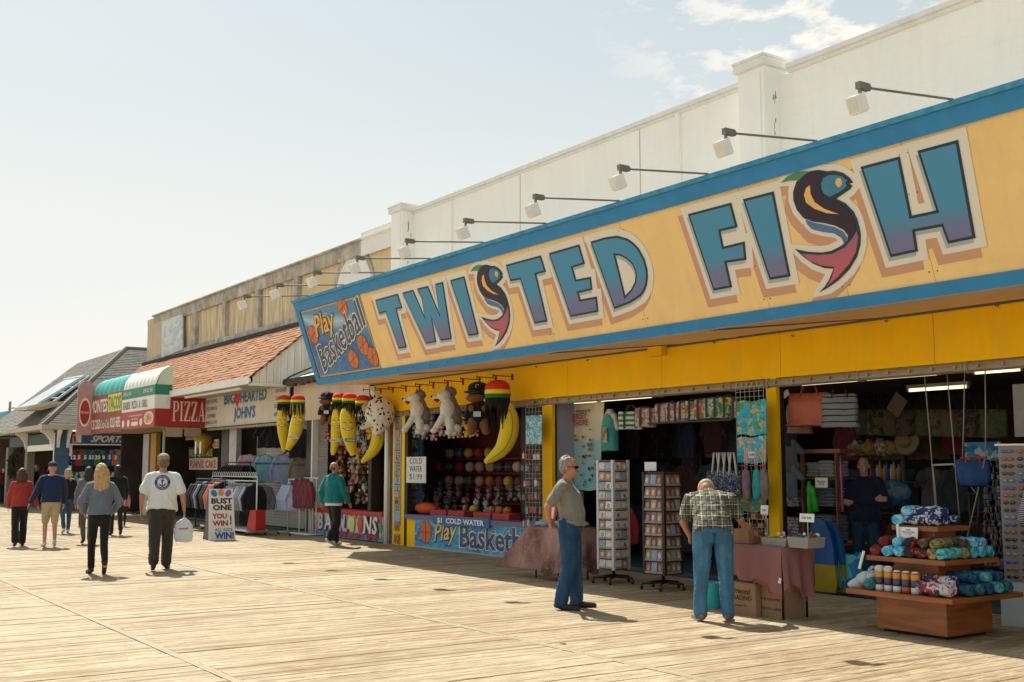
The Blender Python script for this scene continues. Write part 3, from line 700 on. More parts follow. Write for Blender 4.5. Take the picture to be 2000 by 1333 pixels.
while y < yr:
    y2 = min(y + gw, yr); za = lambda q: ze + (zr - ze)*(q - ye)/(yr - ye)
    mb = MB(); mb.prism([(XG + .001, y + .006, ze - .16), (XG + .001, y2 - .006, ze - .16), (XG + .001, y2 - .006, za(y2) - .02), (XG + .001, y + .006, za(y) - .02)], (.02, 0, 0)); mb.build('gable_board', m_gable, cb_); y = y2
mb = MB(); mb.prism([(XG - .02, ye, ze - .16), (XG - .02, yr, ze - .16), (XG - .02, yr, zr - .02)], (.02, 0, 0)); mb.build('gable_back', m_gable, cb_)
mb = MB(); mb.tube([(XG + .05, ye - .09, ze - .05), (XG + .05, yr, zr + .0)], .028, 5); mb.build('gable_edge', M('dark_flashing', 0), cb_)
mb = MB(); mb.box(XG - .01, XG + .03, ye - .09, YF, ze - .245, ze - .165); mb.build('gable_sill', m_whitet, cb_)
mb = MB(); mb.box(XG + .08, XL - .17, YF, YF + .12, 2.84, 3.86); mb.build('cream_wall', m_cream, cb_)
mb = MB(); mb.prism([(XG + .03, 11.5, 3.90), (XG + .03, 12.9, 4.35), (XL, 12.9, 4.35), (XL, 11.5, 3.90)], (0, 0, .03)); mb.build('roof_sheet', m_whitet, cb_)
mb = MB()
for k in range(26):
    x = XG + .03 + k*.17; mb.box(x, x + .168, 11.46, 11.56, 3.80 - random.uniform(0, .08), 3.93)
mb.build('ragged_roof_edge', M('rotten_edge', (.07, .055, .045), .95, .4, 8, .6, 20), cb_)
mb = MB(); mb.tube([(XG + .05, 11.45, 3.85), (XG + .35, 11.5, 3.98), (XG + .9, 12.2, 4.35), (XG + 1.5, 12.45, 4.6), (XG + 2.6, 12.45, 4.66)], .022, 5); mb.tube([(XG + .05, 11.45, 3.85), (XG + .5, 11.6, 3.95), (XG + 1.2, 12.2, 4.22), (XG + 2.4, 12.4, 4.5)], .015, 5)
mb.build('cable', m_black, cb_, True)
mb = MB(); mb.box(XG + .02, XG + .05, YF - .02, YF - .003, 2.0, 3.86); mb.build('wall_edge', m_black, cb_)
mb = MB(); mb.box(-43.7, XL - .2, 14.6, 14.8, 0, 4.4); mb.box(-43.7, -43.6, YF, 14.6, 0, 4.4); mb.box(XL - .2, XL - .18, YF + .1, 14.6, 0, 3.8); mb.build('rear_wall', m_inner, cb_)
mb = MB(); mb.box(-43.7, XL - .2, YF + .13, 14.8, 2.95, 3.0); mb.build('ceiling', M('shop_ceiling', 0), cb_)
for a, b, mt, nm in ((431, 445, m_black, 'dark_post'), (597, 606, m_black, 'dark_post'), (446, 460, m_metal, 'door_frame'), (606.5, 609, m_whitet, 'door_frame'), (278, 289, m_metal, 'grey_post'), (293, 303, M('ochre_post', (.45, .25, .03), .6), 'ochre_post'), (752, 761, m_metal, 'door_frame')):
    mb = MB(); mb.box(XA(a), XA(b), YF + .01, YF + .16, 0, 2.84); mb.build(nm, mt, cb_)
mb = MB(); mb.tube([(XA(349), YF - .5, 0), (XA(349), YF - .5, 2.9)], .045, 8); mb.build('pale_pole', M('pale_blue_pole', (.42, .52, .54), .5), cb_)
xs0, xs1 = XA(462), XA(597); sm = []
mb = MB(); mb.prism([(0, 0, 0), (0, -.012, .012), (0, -.012, .070), (0, 0, .078)], (xs1 - xs0, 0, 0)); sm = mb.mesh('slat', M('shutter_slat', (.48, .44, .38), .55, .06, 2, dirt=.3))
for k in range(36): link('slat', sm, cb_, Vector((xs0, 12.35, .04 + .079*k)) - cb_.location)
mb = MB(); mb.box(xs0, xs1, 12.36, 12.4, 0, 2.9); mb.build('shutter_back', m_dark, cb_)
mb = MB()
for k in range(26): mb.box(-33.6 + k*.23, -33.6 + k*.23 + .2, YF - .16, YF - .05, 2.765, 2.835)
mb.build('sign_rail', m_roller, cb_)
mb = MB()
for k in range(24): mb.box(-33.2 + k*.19, -33.2 + k*.19 + .16, 10.72, 10.80, 3.70, 3.765)
mb.build('eave_light_strip', m_whitet, cb_)

bs = thing('shop_banner', 'cream banner lettered BIG HEARTED JOHN\'S with red heart under the shingle eave', 'sign', (-30.9, YF - .05, 2.9))
m_ban = M('banner_vinyl', (.66, .60, .50), .6, .05, 1.5, .12, 8, dirt=.12)
mb = MB(); mb.box(-34.1, -27.62, YF - .06, YF - .03, 2.87, 3.80); mb.build('banner', m_ban, bs)
m_dbl = M('letter_blue', (.03, .10, .26), .5); m_lbl = M('letter_pale_blue', (.22, .42, .58), .5); m_red = M('heart_red', (.60, .03, .02), .5)
def bx(px, py): return PY(px, py, YF - .06)
for txt, pa, pb, sz in (('BIG', (438, 790), (460, 787), .43), ('HEARTED', (470, 786), (521, 779), .43), ("JOHN'S", (457, 819), (499, 812), .43)):
    a, b = bx(*pa), bx(*pb); c = (a + b) / 2
    kw = dict(fit=b.x - a.x)
    lettering('letters_shadow', txt, m_lbl, bs, c + Vector((-.03, 0, -.03)), (1, 0, 0), (0, 0, 1), sz, .03, .003, **kw)
    lettering('letters', txt, m_dbl, bs, c, (1, 0, 0), (0, 0, 1), sz, .02, .007, **kw)
hp = bx(464, 782); hh = []
for k in range(28):
    t = 2*math.pi*k/28; hh.append((16*math.sin(t)**3, 13*math.cos(t) - 5*math.cos(2*t) - 2*math.cos(3*t) - math.cos(4*t)))
mb = MB(); mb.prism([(hp.x + a*.014, YF - .07, hp.z + .02 + b*.0165) for a, b in hh][::-1], (0, .006, 0)); mb.build('heart', m_red, bs)
for txt, px, py in (("KID'S CLOTHES", 414, 788), ('TEE SHIRTS', 413, 802), ('SOUVENIRS', 413, 816), ('BEACH TOYS', 413, 829), ('HOODIES', 549, 766), ('SUNSCREEN', 549, 781), ('SUNGLASSES', 549, 796), ('HERMIT CRABS', 549, 812)):
    p = bx(px, py); lettering('list_line', txt, m_lbl if 0 else m_dbl, bs, p, (1, 0, 0), (0, 0, 1), .15, .01, .004, fit=.95 if len(txt) > 9 else .72)

YA = 10.13; XP = -34.1
zz_ = lambda px, py: PY(px, py, YA).z
Z0, Z1, Z2, Z3, Z4 = zz_(300, 833), zz_(303, 798), zz_(303, 771), zz_(303, 751), zz_(303, 713)
m_gre = M('awning_green', (.02, .22, .13), .5, .08, 3); m_awh = M('awning_white', (.78, .78, .72), .55, .05, 2, dirt=.12); m_ared = M('awning_red', (.42, .03, .028), .5, .10, 2)
m_teal = M('awning_teal', (.03, .36, .34), .5, .1, 2, dirt=.1); m_maroon = M('awning_maroon', (.28, .06, .05), .6, .2, 5, dirt=.2); m_mint = M('awning_mint', (.55, .72, .55), .5, .08, 2)
aw = thing('awning', 'green, white and red rounded pizza awning with PIZZA on its side', 'awning', (-36.5, YA, 2.9))
XM = PY(237, 840, YA).x; XM0 = PY(178, 845, YA).x
def barrel(x0, x1, z0, z1, mt, par, nm, y0=YA, rad=.47, nrib=0):
    mb = MB(); prof = [(y0 + rad - rad*math.cos(t*math.pi/2/8), z0 + (z1 - z0)*math.sin(t*math.pi/2/8)) for t in range(9)]
    nb = max(2, nrib * 6); 
    def fn(u, v):
        k = v*8; i = min(int(k), 7); f = k - i; y = prof[i][0]*(1-f) + prof[i+1][0]*f; z = prof[i][1]*(1-f) + prof[i+1][1]*f
        r = .035*abs(math.sin(u*nrib*math.pi)) if nrib else 0
        return (x0 + (x1 - x0)*u, y - r*(1 - v*.6) + .03, z + r*v*.6 - .03*v)
    mb.grid(fn, nb, 8); return mb.build(nm, mt, par, True)
mb = MB(); mb.box(XM, XP - .001, YA, YA + .04, Z0, Z1); mb.build('red_skirt', m_ared, aw)
mb = MB(); mb.box(XM, XP - .03, YA - .012, YA + .03, Z1 + .002, Z2); mb.build('white_band', m_awh, aw)
mb = MB(); mb.box(XM, XP, YA - .012, YA + .03, Z2 + .002, Z3); mb.build('green_band', m_gre, aw)
barrel(XM, XP, Z3, Z4, m_awh, aw, 'barrel_top', nrib=9)
mb = MB(); n = 10; pts = [(XP, YF, 2.92 + .98), (XP, YA, 3.89)]
mb.prism([(XP, YA + .001, Z3 + .001)] + [(XP, YA + .47 - .47*math.cos(t*math.pi/2/8) + .03, Z3 + (Z4 - Z3 - .02)*math.sin(t*math.pi/2/8)) for t in range(9)] + [(XP, YA + .501, Z3 + .001)], (-.02, 0, 0)); mb.build('mint_end', m_mint, aw)
mb = MB(); mb.box(XP - .02, XP + .002, YA - .012, YA + .5, Z2 + .002, Z3); mb.build('green_end', m_gre, aw)
mb = MB(); mb.box(XP - .03, XP + .01, YA, YF - .01, Z0, Z2); pz = mb.build('side_panel', m_ared, aw)
mb = MB(); mb.box(XP + .011, XP + .016, YA - .012, YA + .45, Z1 + .003, Z2 - .001); mb.build('white_return', m_awh, aw)
mb = MB(); mb.box(XM0, XP, YA + .04, YF, Z0 - .02, Z0 - .002); mb.build('underside', M('awning_underside', (.30, .24, .15), .9), aw)
m_off = M('letter_offwhite', (.78, .72, .60), .5, .03, 3)
def serif(txt, x0, w, z0, h, place, mt, par):
    G = {'P': [[(0,0),(.34,0),(.34,.05),(.24,.05),(.24,.95),(.34,.95),(.34,1),(0,1),(0,.95),(.08,.95),(.08,.05),(0,.05)], [(.24,1),(.5,1),(.66,.92),(.72,.76),(.66,.58),(.5,.48),(.24,.48),(.24,.54),(.44,.54),(.52,.62),(.54,.76),(.52,.88),(.44,.95),(.24,.95)]],
         'I': [[(0,0),(.4,0),(.4,.05),(.29,.05),(.29,.95),(.4,.95),(.4,1),(0,1),(0,.95),(.11,.95),(.11,.05),(0,.05)]],
         'Z': [[(0,0),(.68,0),(.70,.26),(.65,.26),(.58,.06),(.23,.06),(.68,.96),(.68,1),(.03,1),(.02,.76),(.07,.76),(.14,.94),(.45,.94),(0,.05)]],
         'A': [[(0,0),(.24,0),(.24,.05),(.16,.05),(.22,.28),(.50,.28),(.55,.05),(.46,.05),(.46,0),(.80,0),(.80,.05),(.73,.05),(.47,1),(.38,1),(.10,.05),(0,.05)]]}
    adv = {'P': .80, 'I': .50, 'Z': .80, 'A': .85}; tot = sum(adv[c] for c in txt); x = x0; k = w / tot
    for c in txt:
        for gi_, g in enumerate(G[c]):
            pts = [(x + a*k, z0 + b*h) for a, b in g]
            hl = [[(x + a*k, z0 + b*h) for a, b in ((.24,.34),(.47,.34),(.35,.80))]] if c == 'A' else []
            shape([pts], .001 + .0006*gi_, 'letter', mt, par, [ccw(h_) for h_ in hl], P3=place)
        x += adv[c]*k
serif('PIZZA', YA + .53, 1.02, 3.06, .60, lambda u, v, d=0: Vector((XP + .012 + d*1.5, u, v)), m_off, pz)
lettering('lettering', 'SEASIDE  PIZZA  &  GRILL', M('letter_grey', (.16, .12, .11), .5), aw, (XM + 1.5, YA - .014, Z1 + .09), (1, 0, 0), (0, 0, 1), .34, .01, .003, fit=2.75)
lettering('lettering', 'OPEN ALL YEAR', m_awh, aw, (XP - .75, YA - .014, Z2 + .11), (1, 0, 0), (0, 0, 1), .18, .01, .003, fit=1.0)
lettering('lettering', 'OPEN ALL YEAR', m_awh, aw, (XM + .6, YA - .014, Z2 + .11), (1, 0, 0), (0, 0, 1), .18, .01, .003, fit=.9)
lettering('lettering', 'Air Conditioned Dining Room', m_off, aw, (XM + 1.55, YA, Z0 + .37), (1, 0, 0), (0, 0, 1), .10, .005, .003, fit=1.4)
lettering('lettering', 'Free Delivery', m_off, aw, (XM + 1.5, YA, Z0 + .26), (1, 0, 0), (0, 0, 1), .10, .005, .003, fit=.7)
mb = MB(); mb.box(XM + 1.15, XM + 1.85, YA - .008, YA - .002, Z0 + .08, Z0 + .2); mb.build('blank_patch', m_awh, aw)
def disc(x, z, rx, rz, y, mt, par, nm, n=22, x2=0):
    mb = MB(); mb.prism([(x + rx*math.cos(2*math.pi*k/n), y, z + rz*math.sin(2*math.pi*k/n)) for k in range(n)][::-1], (0, .004, 0)); return mb.build(nm, mt, par)
pzz = disc(XP - .62, Z0 + .27, .5, .2, YA - .008, m_off, aw, 'pizza_print')
disc(XP - .62, Z0 + .27, .41, .16, YA - .014, M('pizza_cheese', (.62, .40, .18), .6, .3, 9), pzz, 'pizza_top')
rr_ = random.Random(3)
for k in range(9):
    a = rr_.uniform(0, 6.3); r = rr_.uniform(.1, .8); disc(XP - .62 + .36*r*math.cos(a), Z0 + .27 + .13*r*math.sin(a), .05, .022, YA - .0165, m_red, pzz, 'pepperoni', 8)
for dx in (.2, .8, 2.2): disc(XM + dx, Z0 + .17, .15, .12, YA - .008, m_off, aw, 'shaker_print', 10)
aw2 = thing('awning', 'teal and maroon rounded taco awning with TACOS in a yellow box', 'awning', (-41.4, YA, 2.9))
mb = MB(); mb.box(XM0, XM - .01, YA, YA + .04, 2.83, 4.16); mb.build('maroon_skirt', m_maroon, aw2)
barrel(XM0, XM - .01, 4.16, 4.78, m_teal, aw2, 'barrel_top', nrib=6)
mb = MB(); mb.box(XM - 1.75, XM - .10, YA - .008, YA - .002, 3.53, 4.12); mb.build('yellow_box', M('taco_yellow', (.70, .58, .03), .5), aw2)
lettering('lettering', 'TACOS', m_gre, aw2, (XM - .92, YA - .008, 3.60), (1, 0, 0), (0, 0, 1), .62, .02, .004, fit=1.5)
lettering('lettering', 'MONTES', m_off, aw2, (XM - 2.95, YA, 3.57), (1, 0, 0), (0, 0, 1), .62, .02, .004, fit=2.2)
lettering('lettering', 'ICE COLD', m_off, aw2, (XM - 3.3, YA, 3.0), (1, 0, 0), (0, 0, 1), .46, .02, .004, fit=1.2)
lettering('lettering', 'Coca-Cola', m_off, aw2, (XM - 2.1, YA, 3.0), (1, 0, 0), (0, 0, 1), .40, .0, .004, fit=1.1, shear=.4)
lettering('lettering', 'SOLD HERE', m_off, aw2, (XM - .80, YA, 3.0), (1, 0, 0), (0, 0, 1), .46, .02, .004, fit=1.25)
bl_ = thing('blade_sign', 'round topped pink sign panel with red disc at the far end of the awnings', 'sign', (XM0, 9.9, 2.9))
mb = MB(); yc, rw = 9.86, .235
pp = [(XM0 + .02, yc - rw, 2.80), (XM0 + .02, yc + rw + .1, 2.80), (XM0 + .02, yc + rw + .1, 4.42)] + [(XM0 + .02, yc + .05 + (rw + .05)*math.cos(t*math.pi/10), 4.42 + .30*math.sin(t*math.pi/10)) for t in range(1, 10)] + [(XM0 + .02, yc - rw, 4.42)]
mb.prism(pp, (-.10, 0, 0)); mb.build('panel', M('faded_pink', (.50, .26, .24), .6, .12, 5), bl_)
for r, d, mt in ((.20, .004, m_off), (.165, .008, m_ared)):
    mb = MB(); mb.prism([(XM0 + .02 + d, yc + .02 + r*math.cos(2*math.pi*k/24), 3.6 + 2.6*r*math.sin(2*math.pi*k/24)) for k in range(24)], (.003, 0, 0)); mb.build('disc', mt, bl_)
lettering('lettering', 'Montes', m_off, bl_, (XM0 + .034, yc + .02, 3.56), (0, 1, 0), (0, 0, 1), .13, .01, .002, fit=.27)
for k, (a, b, z) in enumerate(((XP - .02, YA + .35, 0), (XP - .02, YA + .92, 0))):     # paper flaps below the pizza side
    mb = MB(); mb.box(XP - .03, XP + .0, b - .0, b + .50, 2.58 + .03*k, Z0); mb.build('paper_flap', M('kraft_flap', (.42, .30, .19), .9, .1, 3), aw)
bb = thing('blue_building', 'blue corner building with grey hip roof and white brackets at the far end', 'building', (-50, 11, 0))
m_bsid = M('blue_siding', (.06, .13, .20), .7, .12, 3, .1, 20); m_groof = M('grey_shingle', (.165, .155, .14), .95, .25, 5, .2, 20)
XB = -46.0; Yc = 9.86
def wallx(y0, y1, z0, z1, mt, nm, d=.12, x=XB, par=None): mb = MB(); mb.box(x - d, x, y0, y1, z0, z1); return mb.build(nm, mt, par or bb)
wallx(Yc, Yc + .55, 0, 3.2, m_bsid, 'corner_pier'); wallx(13.1, 13.9, 0, 3.2, m_bsid, 'corner_pier'); wallx(Yc + .55, Yc + .66, 0, 2.65, m_whitet, 'door_jamb')
mb = MB()
for k in range(14): mb.box(XB + .001, XB + .02, Yc, Yc + .545, .1 + .22*k, .1 + .22*k + .20)
mb.build('siding_boards', m_bsid, bb)
mb = MB(); mb.box(XB - 9, XB - .12, Yc, Yc + .12, 2.55, 3.2); mb.build('front_band', M('dark_teal_band', (.05, .09, .09), .7), bb)
mb = MB(); mb.box(XB - 4.9, XB - .1, Yc - .03, Yc, 2.32, 2.56); mb.build('white_lintel', m_whitet, bb)
for dx in (5.0, 9.2): mb = MB(); mb.box(XB - dx - .5, XB - dx, Yc, Yc + .3, 0, 2.55); mb.build('grey_pier', M('grey_pier', (.22, .20, .17), .8), bb)
mb = MB(); mb.box(XB - .1, XB - .0, Yc - .02, Yc + .02, 0, 3.0); mb.build('corner_trim', m_whitet, bb)
mb = MB(); mb.box(XB - 12, XB - .2, 14.5, 14.7, 0, 3.2); mb.box(XB - 12, XB - 11.9, Yc, 14.5, 0, 3.2); mb.box(XB - 1.4, XB - 1.3, Yc + .6, 14, 0, 2.7); mb.build('rear_wall', M('brown_inner', (.10, .065, .045), .9, .3, 2), bb)
mb = MB(); mb.box(XB - 12, XB, Yc, 14.5, 3.0, 3.05); mb.build('ceiling', M('shop_ceiling', 0), bb)
e0 = Vector((XB + .55, Yc - .55, 3.28)); RZ = 6.9; rp = PX_(247, 680, XB - 4.2)
eL = Vector((XB - 13, Yc - .55, 3.28)); eR = Vector((XB + .55, 22, 3.28)); pk = Vector((XB - 4.2, rp.y, rp.z)); pkR = Vector((XB - 4.2, 22, rp.z)); pkL = Vector((XB - 13, rp.y, rp.z))
def roofplane(quad, rows, nm):
    mb = MB(); a, b, c, d = quad            # a-b eave, d-c ridge
    n_ = (b - a).cross(d - a).normalized()
    if n_.z < 0: n_ = -n_
    for k in range(rows):
        f0, f1 = k/rows, (k+1)/rows
        p, q, r, s_ = a.lerp(d, f0), b.lerp(c, f0), b.lerp(c, f1), a.lerp(d, f1)
        L = (q - p).length; nn_ = max(1, int(L / .9)); 
        for i in range(nn_):
            g0, g1 = i/nn_, (i+1)/nn_; o = n_ * (.012 + random.uniform(-.004, .006))
            mb.add([p.lerp(q, g0) + o, p.lerp(q, g1) + o, s_.lerp(r, g1), s_.lerp(r, g0), p.lerp(q, g0), p.lerp(q, g1)], [(0,1,2,3), (4,5,1,0)])
    return mb.build(nm, m_groof, bb, kind='stuff')
roofplane((e0, eR, pkR, pk), 44, 'roof_shingles'); roofplane((eL, e0, pk, pkL), 44, 'roof_shingles')
mb = MB(); mb.add([eL, e0, eR, pkR, pk, pkL], [(0,1,4,5), (1,2,3,4)]); mb.build('roof_deck', m_groof, bb)
mb = MB(); mb.tube([e0, pk], .09, 5); mb.tube([pk, pkR], .07, 5); mb.build('hip_cap', M('hip_cap', (.20, .18, .15), .9, .1), bb)
m_gut = M('gutter_tan', (.50, .43, .32), .6, .08, 2)
mb = MB(); mb.box(XB + .45, XB + .62, Yc - .62, 14.5, 3.10, 3.28); mb.build('gutter', m_gut, bb)
mb = MB(); mb.box(XB - 6.5, XB + .44, Yc - .62, Yc - .45, 3.10, 3.28); mb.build('gutter', m_gut, bb)
mb = MB(); mb.box(XB - 13, XB + .44, Yc - .45, Yc, 3.12, 3.16); mb.box(XB, XB + .44, Yc, 14.5, 3.12, 3.16); mb.build('eave_soffit', m_gut, bb)
def bracket(mb, x, y, dx, dy):
    pts = [(0, 3.1), (.48, 3.1), (.48, 3.02), (.30, 2.93), (.14, 2.72), (.08, 2.42), (0, 2.42)]
    w = Vector((dy, dx, 0)) * .05
    mb.prism([(x + dx*a - w.x, y + dy*a - w.y, z) for a, z in pts], w * 2)
for (x, y, dx, dy) in ((XB - .25, Yc, 0, -1), (XB, Yc + .12, 1, 0), (XB, Yc + .48, 1, 0), (XB - 5.1, Yc, 0, -1)):
    mb = MB(); bracket(mb, x, y, dx, dy); mb.build('bracket', m_whitet, bb)
dz = thing('skylight', 'white framed glazed skylight box rising from the far grey roof', 'skylight', (XB - 2.5, Yc + .5, 3.9))
fr = M('skylight_frame', (.50, .56, .60), .5, .05); gl = M('skylight_glass', (.27, .30, .32), .5, .1, 2, spec=.6)
def SLP(px, py, x): return PX_(px, py, x)
A = SLP(33, 797, XB - 6); B = SLP(75, 789, XB - 1.6); Cc = SLP(165, 735, XB - 3.2); D = SLP(126, 742, XB - 6.5)
mb = MB(); mb.prism([A, B, Cc, D], (0, .06, -.08)); mb.build('glazing', gl, dz)
B2 = SLP(100, 789, XB - 1.6)
for p, q, r in ((A, B, .05), (B, Cc, .07), (A, D, .05), (D, Cc, .06), (B2, Cc + Vector((0,.2,0)), .06)):
    mb = MB(); mb.tube([p, q], r, 5); mb.build('frame_bar', fr, dz)
for f in (.2, .4, .6, .8):
    mb = MB(); mb.tube([B.lerp(Cc, f), B2.lerp(Cc + Vector((0, .2, 0)), f)], .03, 4); mb.build('frame_bar', fr, dz)
E0 = SLP(28, 803, XB - 5); E1 = SLP(53, 801, XB - 1.2); E2 = SLP(98, 790, XB - .9)
mb = MB(); mb.prism([E0, E1, E2, E2 + Vector((0, 0, .12)), E1 + Vector((0, 0, .12)), E0 + Vector((0, 0, .12))], (0, .5, 0)); mb.build('dormer_eave', m_gut, dz)
mb = MB(); mb.box(XB - 5, XB - 1.1, Yc + .3, Yc + 2.5, 3.5, min(E1.z, 4.6)); mb.build('dormer_cheek', M('dormer_cheek', (.06, .07, .09), .8), dz)
gb = thing('mint_building', 'pale mint green building at the far left edge with a blue sign', 'building', (-80, 14, 0))
mb = MB(); mb.box(-110, -64, 12.2, 20, 0, 3.1); mb.build('wall', M('mint_wall', (.22, .50, .36), .8, .06, 1), gb)
p = PY(0, 858, 12.1); q = PY(24, 858, 12.1)
mb = MB(); mb.box(q.x - 30, q.x, 12.05, 12.18, 3.15, 4.0); mb.build('sign_board', M('ocean_sign_blue', (.05, .22, .38), .5, .2, 3), gb)
lettering('lettering', 'ICE CREAM  GRILL', m_off, gb, (q.x - 7, 12.05, 3.62), (1, 0, 0), (0, 0, 1), .36, .02, .004, fit=13)
lettering('lettering', 'OCEAN', m_off, gb, (q.x - 4, 12.05, 3.24), (1, 0, 0), (0, 0, 1), .26, .02, .004, fit=5)
up_ole = thing('utility_pole', 'thin grey utility pole with crossarm far off at the left edge', 'pole', tuple(PZ(14, 930, 0)))
pb = PY(14, 905, 40)
up_ole.location = (pb.x, 40, 0); tz = ZA(14, 786, 40)
mb = MB(); mb.tube([(pb.x, 40, 0), (pb.x, 40, tz)], .22, 6); mb.build('post', m_gpole, up_ole)
mb = MB(); mb.box(pb.x - 1.2, pb.x + 4, 39.9, 40.1, ZA(14, 800, 40) - .1, ZA(14, 800, 40) + .1); mb.build('crossarm', m_gpole, up_ole)
tw = thing('water_tower', 'white far tower with teal band behind the utility pole', 'tower', (PY(1, 905, 60).x, 60, 0))
mb = MB(); z1, z2 = ZA(1, 826, 60), ZA(1, 806, 60); x0 = PY(-10, 905, 60).x; x1 = PY(6, 905, 60).x
mb.box(x0, x1, 60, 62, 0, z1); mb.build('shaft', m_whitet, tw)
mb = MB(); mb.box(x0, PY(9, 905, 60).x, 59.9, 62, z1, z2); mb.build('teal_band', M('tower_teal', (.05, .30, .38), .6), tw)
rl = thing('railing', 'black metal railing beside the far left storefronts', 'railing', (-56, 9.3, 0))
for k in range(22):
    mb = MB(); x = -68 + .62*k; mb.box(x, x + .04, 9.28, 9.32, 0, 1.0 if k % 4 else 1.08); mb.build('baluster', m_black, rl)
mb = MB(); mb.box(-68, -54.4, 9.27, 9.33, .98, 1.03); mb.box(-68, -54.4, 9.28, 9.32, .1, .14); mb.build('rail', m_black, rl)
gar = thing('garland', 'dark evergreen garland hung down the pier of the far blue building', 'garland', tuple(PY(22, 960, Yc)))
mb = MB(); rg = random.Random(5)
for k in range(220):
    t = k/220; px = 36 - 14*min(1, t*3) + rg.uniform(-4, 4); py = 880 + 52*t + rg.uniform(-2, 2); c = PY(px, py, 9.75)
    for j in range(2): mb.obox(c + Vector((rg.uniform(-.1, .1), rg.uniform(-.08, .08), rg.uniform(-.06, .06))), (.05, .012, .03), Matrix.Rotation(rg.uniform(0, 6), 3, (rg.random(), rg.random(), rg.random() + .1)))
mb.build('sprigs', M('garland_green', (.02, .03, .02), .9, .4, 30), gar)
ss = thing('store_sign', 'blue SPORTS store sign with white slanted letters above the hanging jerseys', 'sign', (XB, 11.8, 2.6))
mb = MB(); mb.box(XB + .03, XB + .08, 10.42, 13.3, 2.58, 2.98); mb.build('board', M('sports_blue', (.04, .10, .24), .5, .1, 3), ss)
lettering('lettering', 'SPORTS', m_off, ss, (XB + .08, 11.85, 2.66), (0, 1, 0), (0, 0, 1), .34, .03, .004, fit=1.35, shear=.45)
lettering('lettering', 'JERSEYS', m_off, ss, (XB + .08, 13.1, 2.66), (0, 1, 0), (0, 0, 1), .34, .03, .004, fit=1.0, shear=.45)
mb = MB(); mb.box(XB + .081, XB + .085, 10.5, 10.82, 2.63, 2.93); mb.build('badge', m_off, ss)
mb = MB(); mb.prism([(XB + .086, 10.52, 2.65), (XB + .086, 10.66, 2.65), (XB + .086, 10.6, 2.91), (XB + .086, 10.52, 2.91)], (.003, 0, 0)); mb.build('badge_half', m_red, ss)
mb = MB(); mb.box(XB + .02, XB + .09, 10.40, 13.3, 2.53, 2.575); mb.build('lower_trim', m_whitet, ss)
def nz(co, f, seed=0.0, st=(1, 1, 1)):              # cheap smooth pseudo noise for folds, -1..1
    p = co * np.array(st)[None] * f + seed * 7.13
    x, y, z = p[:, 0], p[:, 1], p[:, 2]
    w = np.sin(x*1.0 + 1.7*np.sin(y*.9 + z*.7 + seed)) + np.sin(y*1.3 + 1.4*np.sin(z*1.1 + x*.6)) + np.sin(z*1.2 + 1.6*np.sin(x*1.05 + y*.8 + 2*seed))
    return w / 3.0
class Blob(MB):
    def cap(s, a, b, ra, rb, flat=1.0):             # tapered limb segment with round ends
        a, b = Vector(a), Vector(b); d = (b - a)
        n = 10; k = 4; pts = []; rad = []
        dn = d.normalized()
        for i in range(k): t = (k - i)/k * math.pi/2; pts.append(a - dn*ra*math.sin(t)*.999); rad.append(max(ra*math.cos(t), ra*.04))
        for i in range(4): pts.append(a.lerp(b, i/3)); rad.append(ra + (rb - ra)*i/3)
        for i in range(1, k+1): t = i/k * math.pi/2; pts.append(b + dn*rb*math.sin(t)*.999); rad.append(max(rb*math.cos(t), rb*.04))
        s.tube(pts, rad, n, flat=flat)
    def chain(s, pts, rad):
        for i in range(len(pts) - 1): s.cap(pts[i], pts[i+1], rad[i], rad[i+1])
    def torso(s, secs, n=18):                        # secs: (centre, rx, ry, side axis)
        rings = []
        for c, rx, ry, ax in secs:
            c = Vector(c); ax = Vector(ax).normalized(); 
            rings.append((c, rx, ry, ax))
        out = []
        for i, (c, rx, ry, ax) in enumerate(rings):
            t = (rings[min(i+1, len(rings)-1)][0] - rings[max(i-1, 0)][0]).normalized(); f = ax.cross(t).normalized(); a2 = t.cross(f).normalized() * (1 if True else -1)
            if a2.dot(ax) < 0: a2 = -a2
            out.append([c + a2 * (rx*math.copysign(abs(math.cos(2*math.pi*k/n))**.9, math.cos(2*math.pi*k/n))) + f * (ry*math.sin(2*math.pi*k/n)) for k in range(n)])
        s.loft(out)
def remesh(b, voxel, smooth=4, fold=None, seed=0.0):
    me = bpy.data.meshes.new('r'); me.from_pydata(b.v, [], b.f); me.update()
    bm = bmesh.new(); bm.from_mesh(me); bmesh.ops.recalc_face_normals(bm, faces=bm.faces); bm.to_mesh(me); bm.free()
    o = bpy.data.objects.new('r', me); COL.objects.link(o)
    md = o.modifiers.new('r', 'REMESH'); md.mode = 'VOXEL'; md.voxel_size = voxel
    ms = o.modifiers.new('s', 'SMOOTH'); ms.iterations = smooth; ms.factor = .5
    bpy.context.view_layer.update()
    out = bpy.data.meshes.new_from_object(o.evaluated_get(bpy.context.evaluated_depsgraph_get()))
    bpy.data.objects.remove(o); bpy.data.meshes.remove(me)
    n = len(out.vertices)
    if fold and n:
        co = np.empty(n*3); out.vertices.foreach_get('co', co); co = co.reshape(-1, 3); no = np.empty(n*3); out.vertices.foreach_get('normal', no); no = no.reshape(-1, 3)
        for (amp, fr, st) in fold:
            v = nz(co, fr, seed, st); v = np.sign(v)*np.abs(v)**.8; co = co + no * (v * amp)[:, None]
        out.vertices.foreach_set('co', co.ravel()); out.update()
    out.polygons.foreach_set('use_smooth', [True]*len(out.polygons))
    return out
def put(me, name, mt, par, **kw):
    me.materials.clear()
    for m_ in (mt if isinstance(mt, (list, tuple)) else [mt]): me.materials.append(m_)
    me.name = name; return link(name, me, par, **kw)
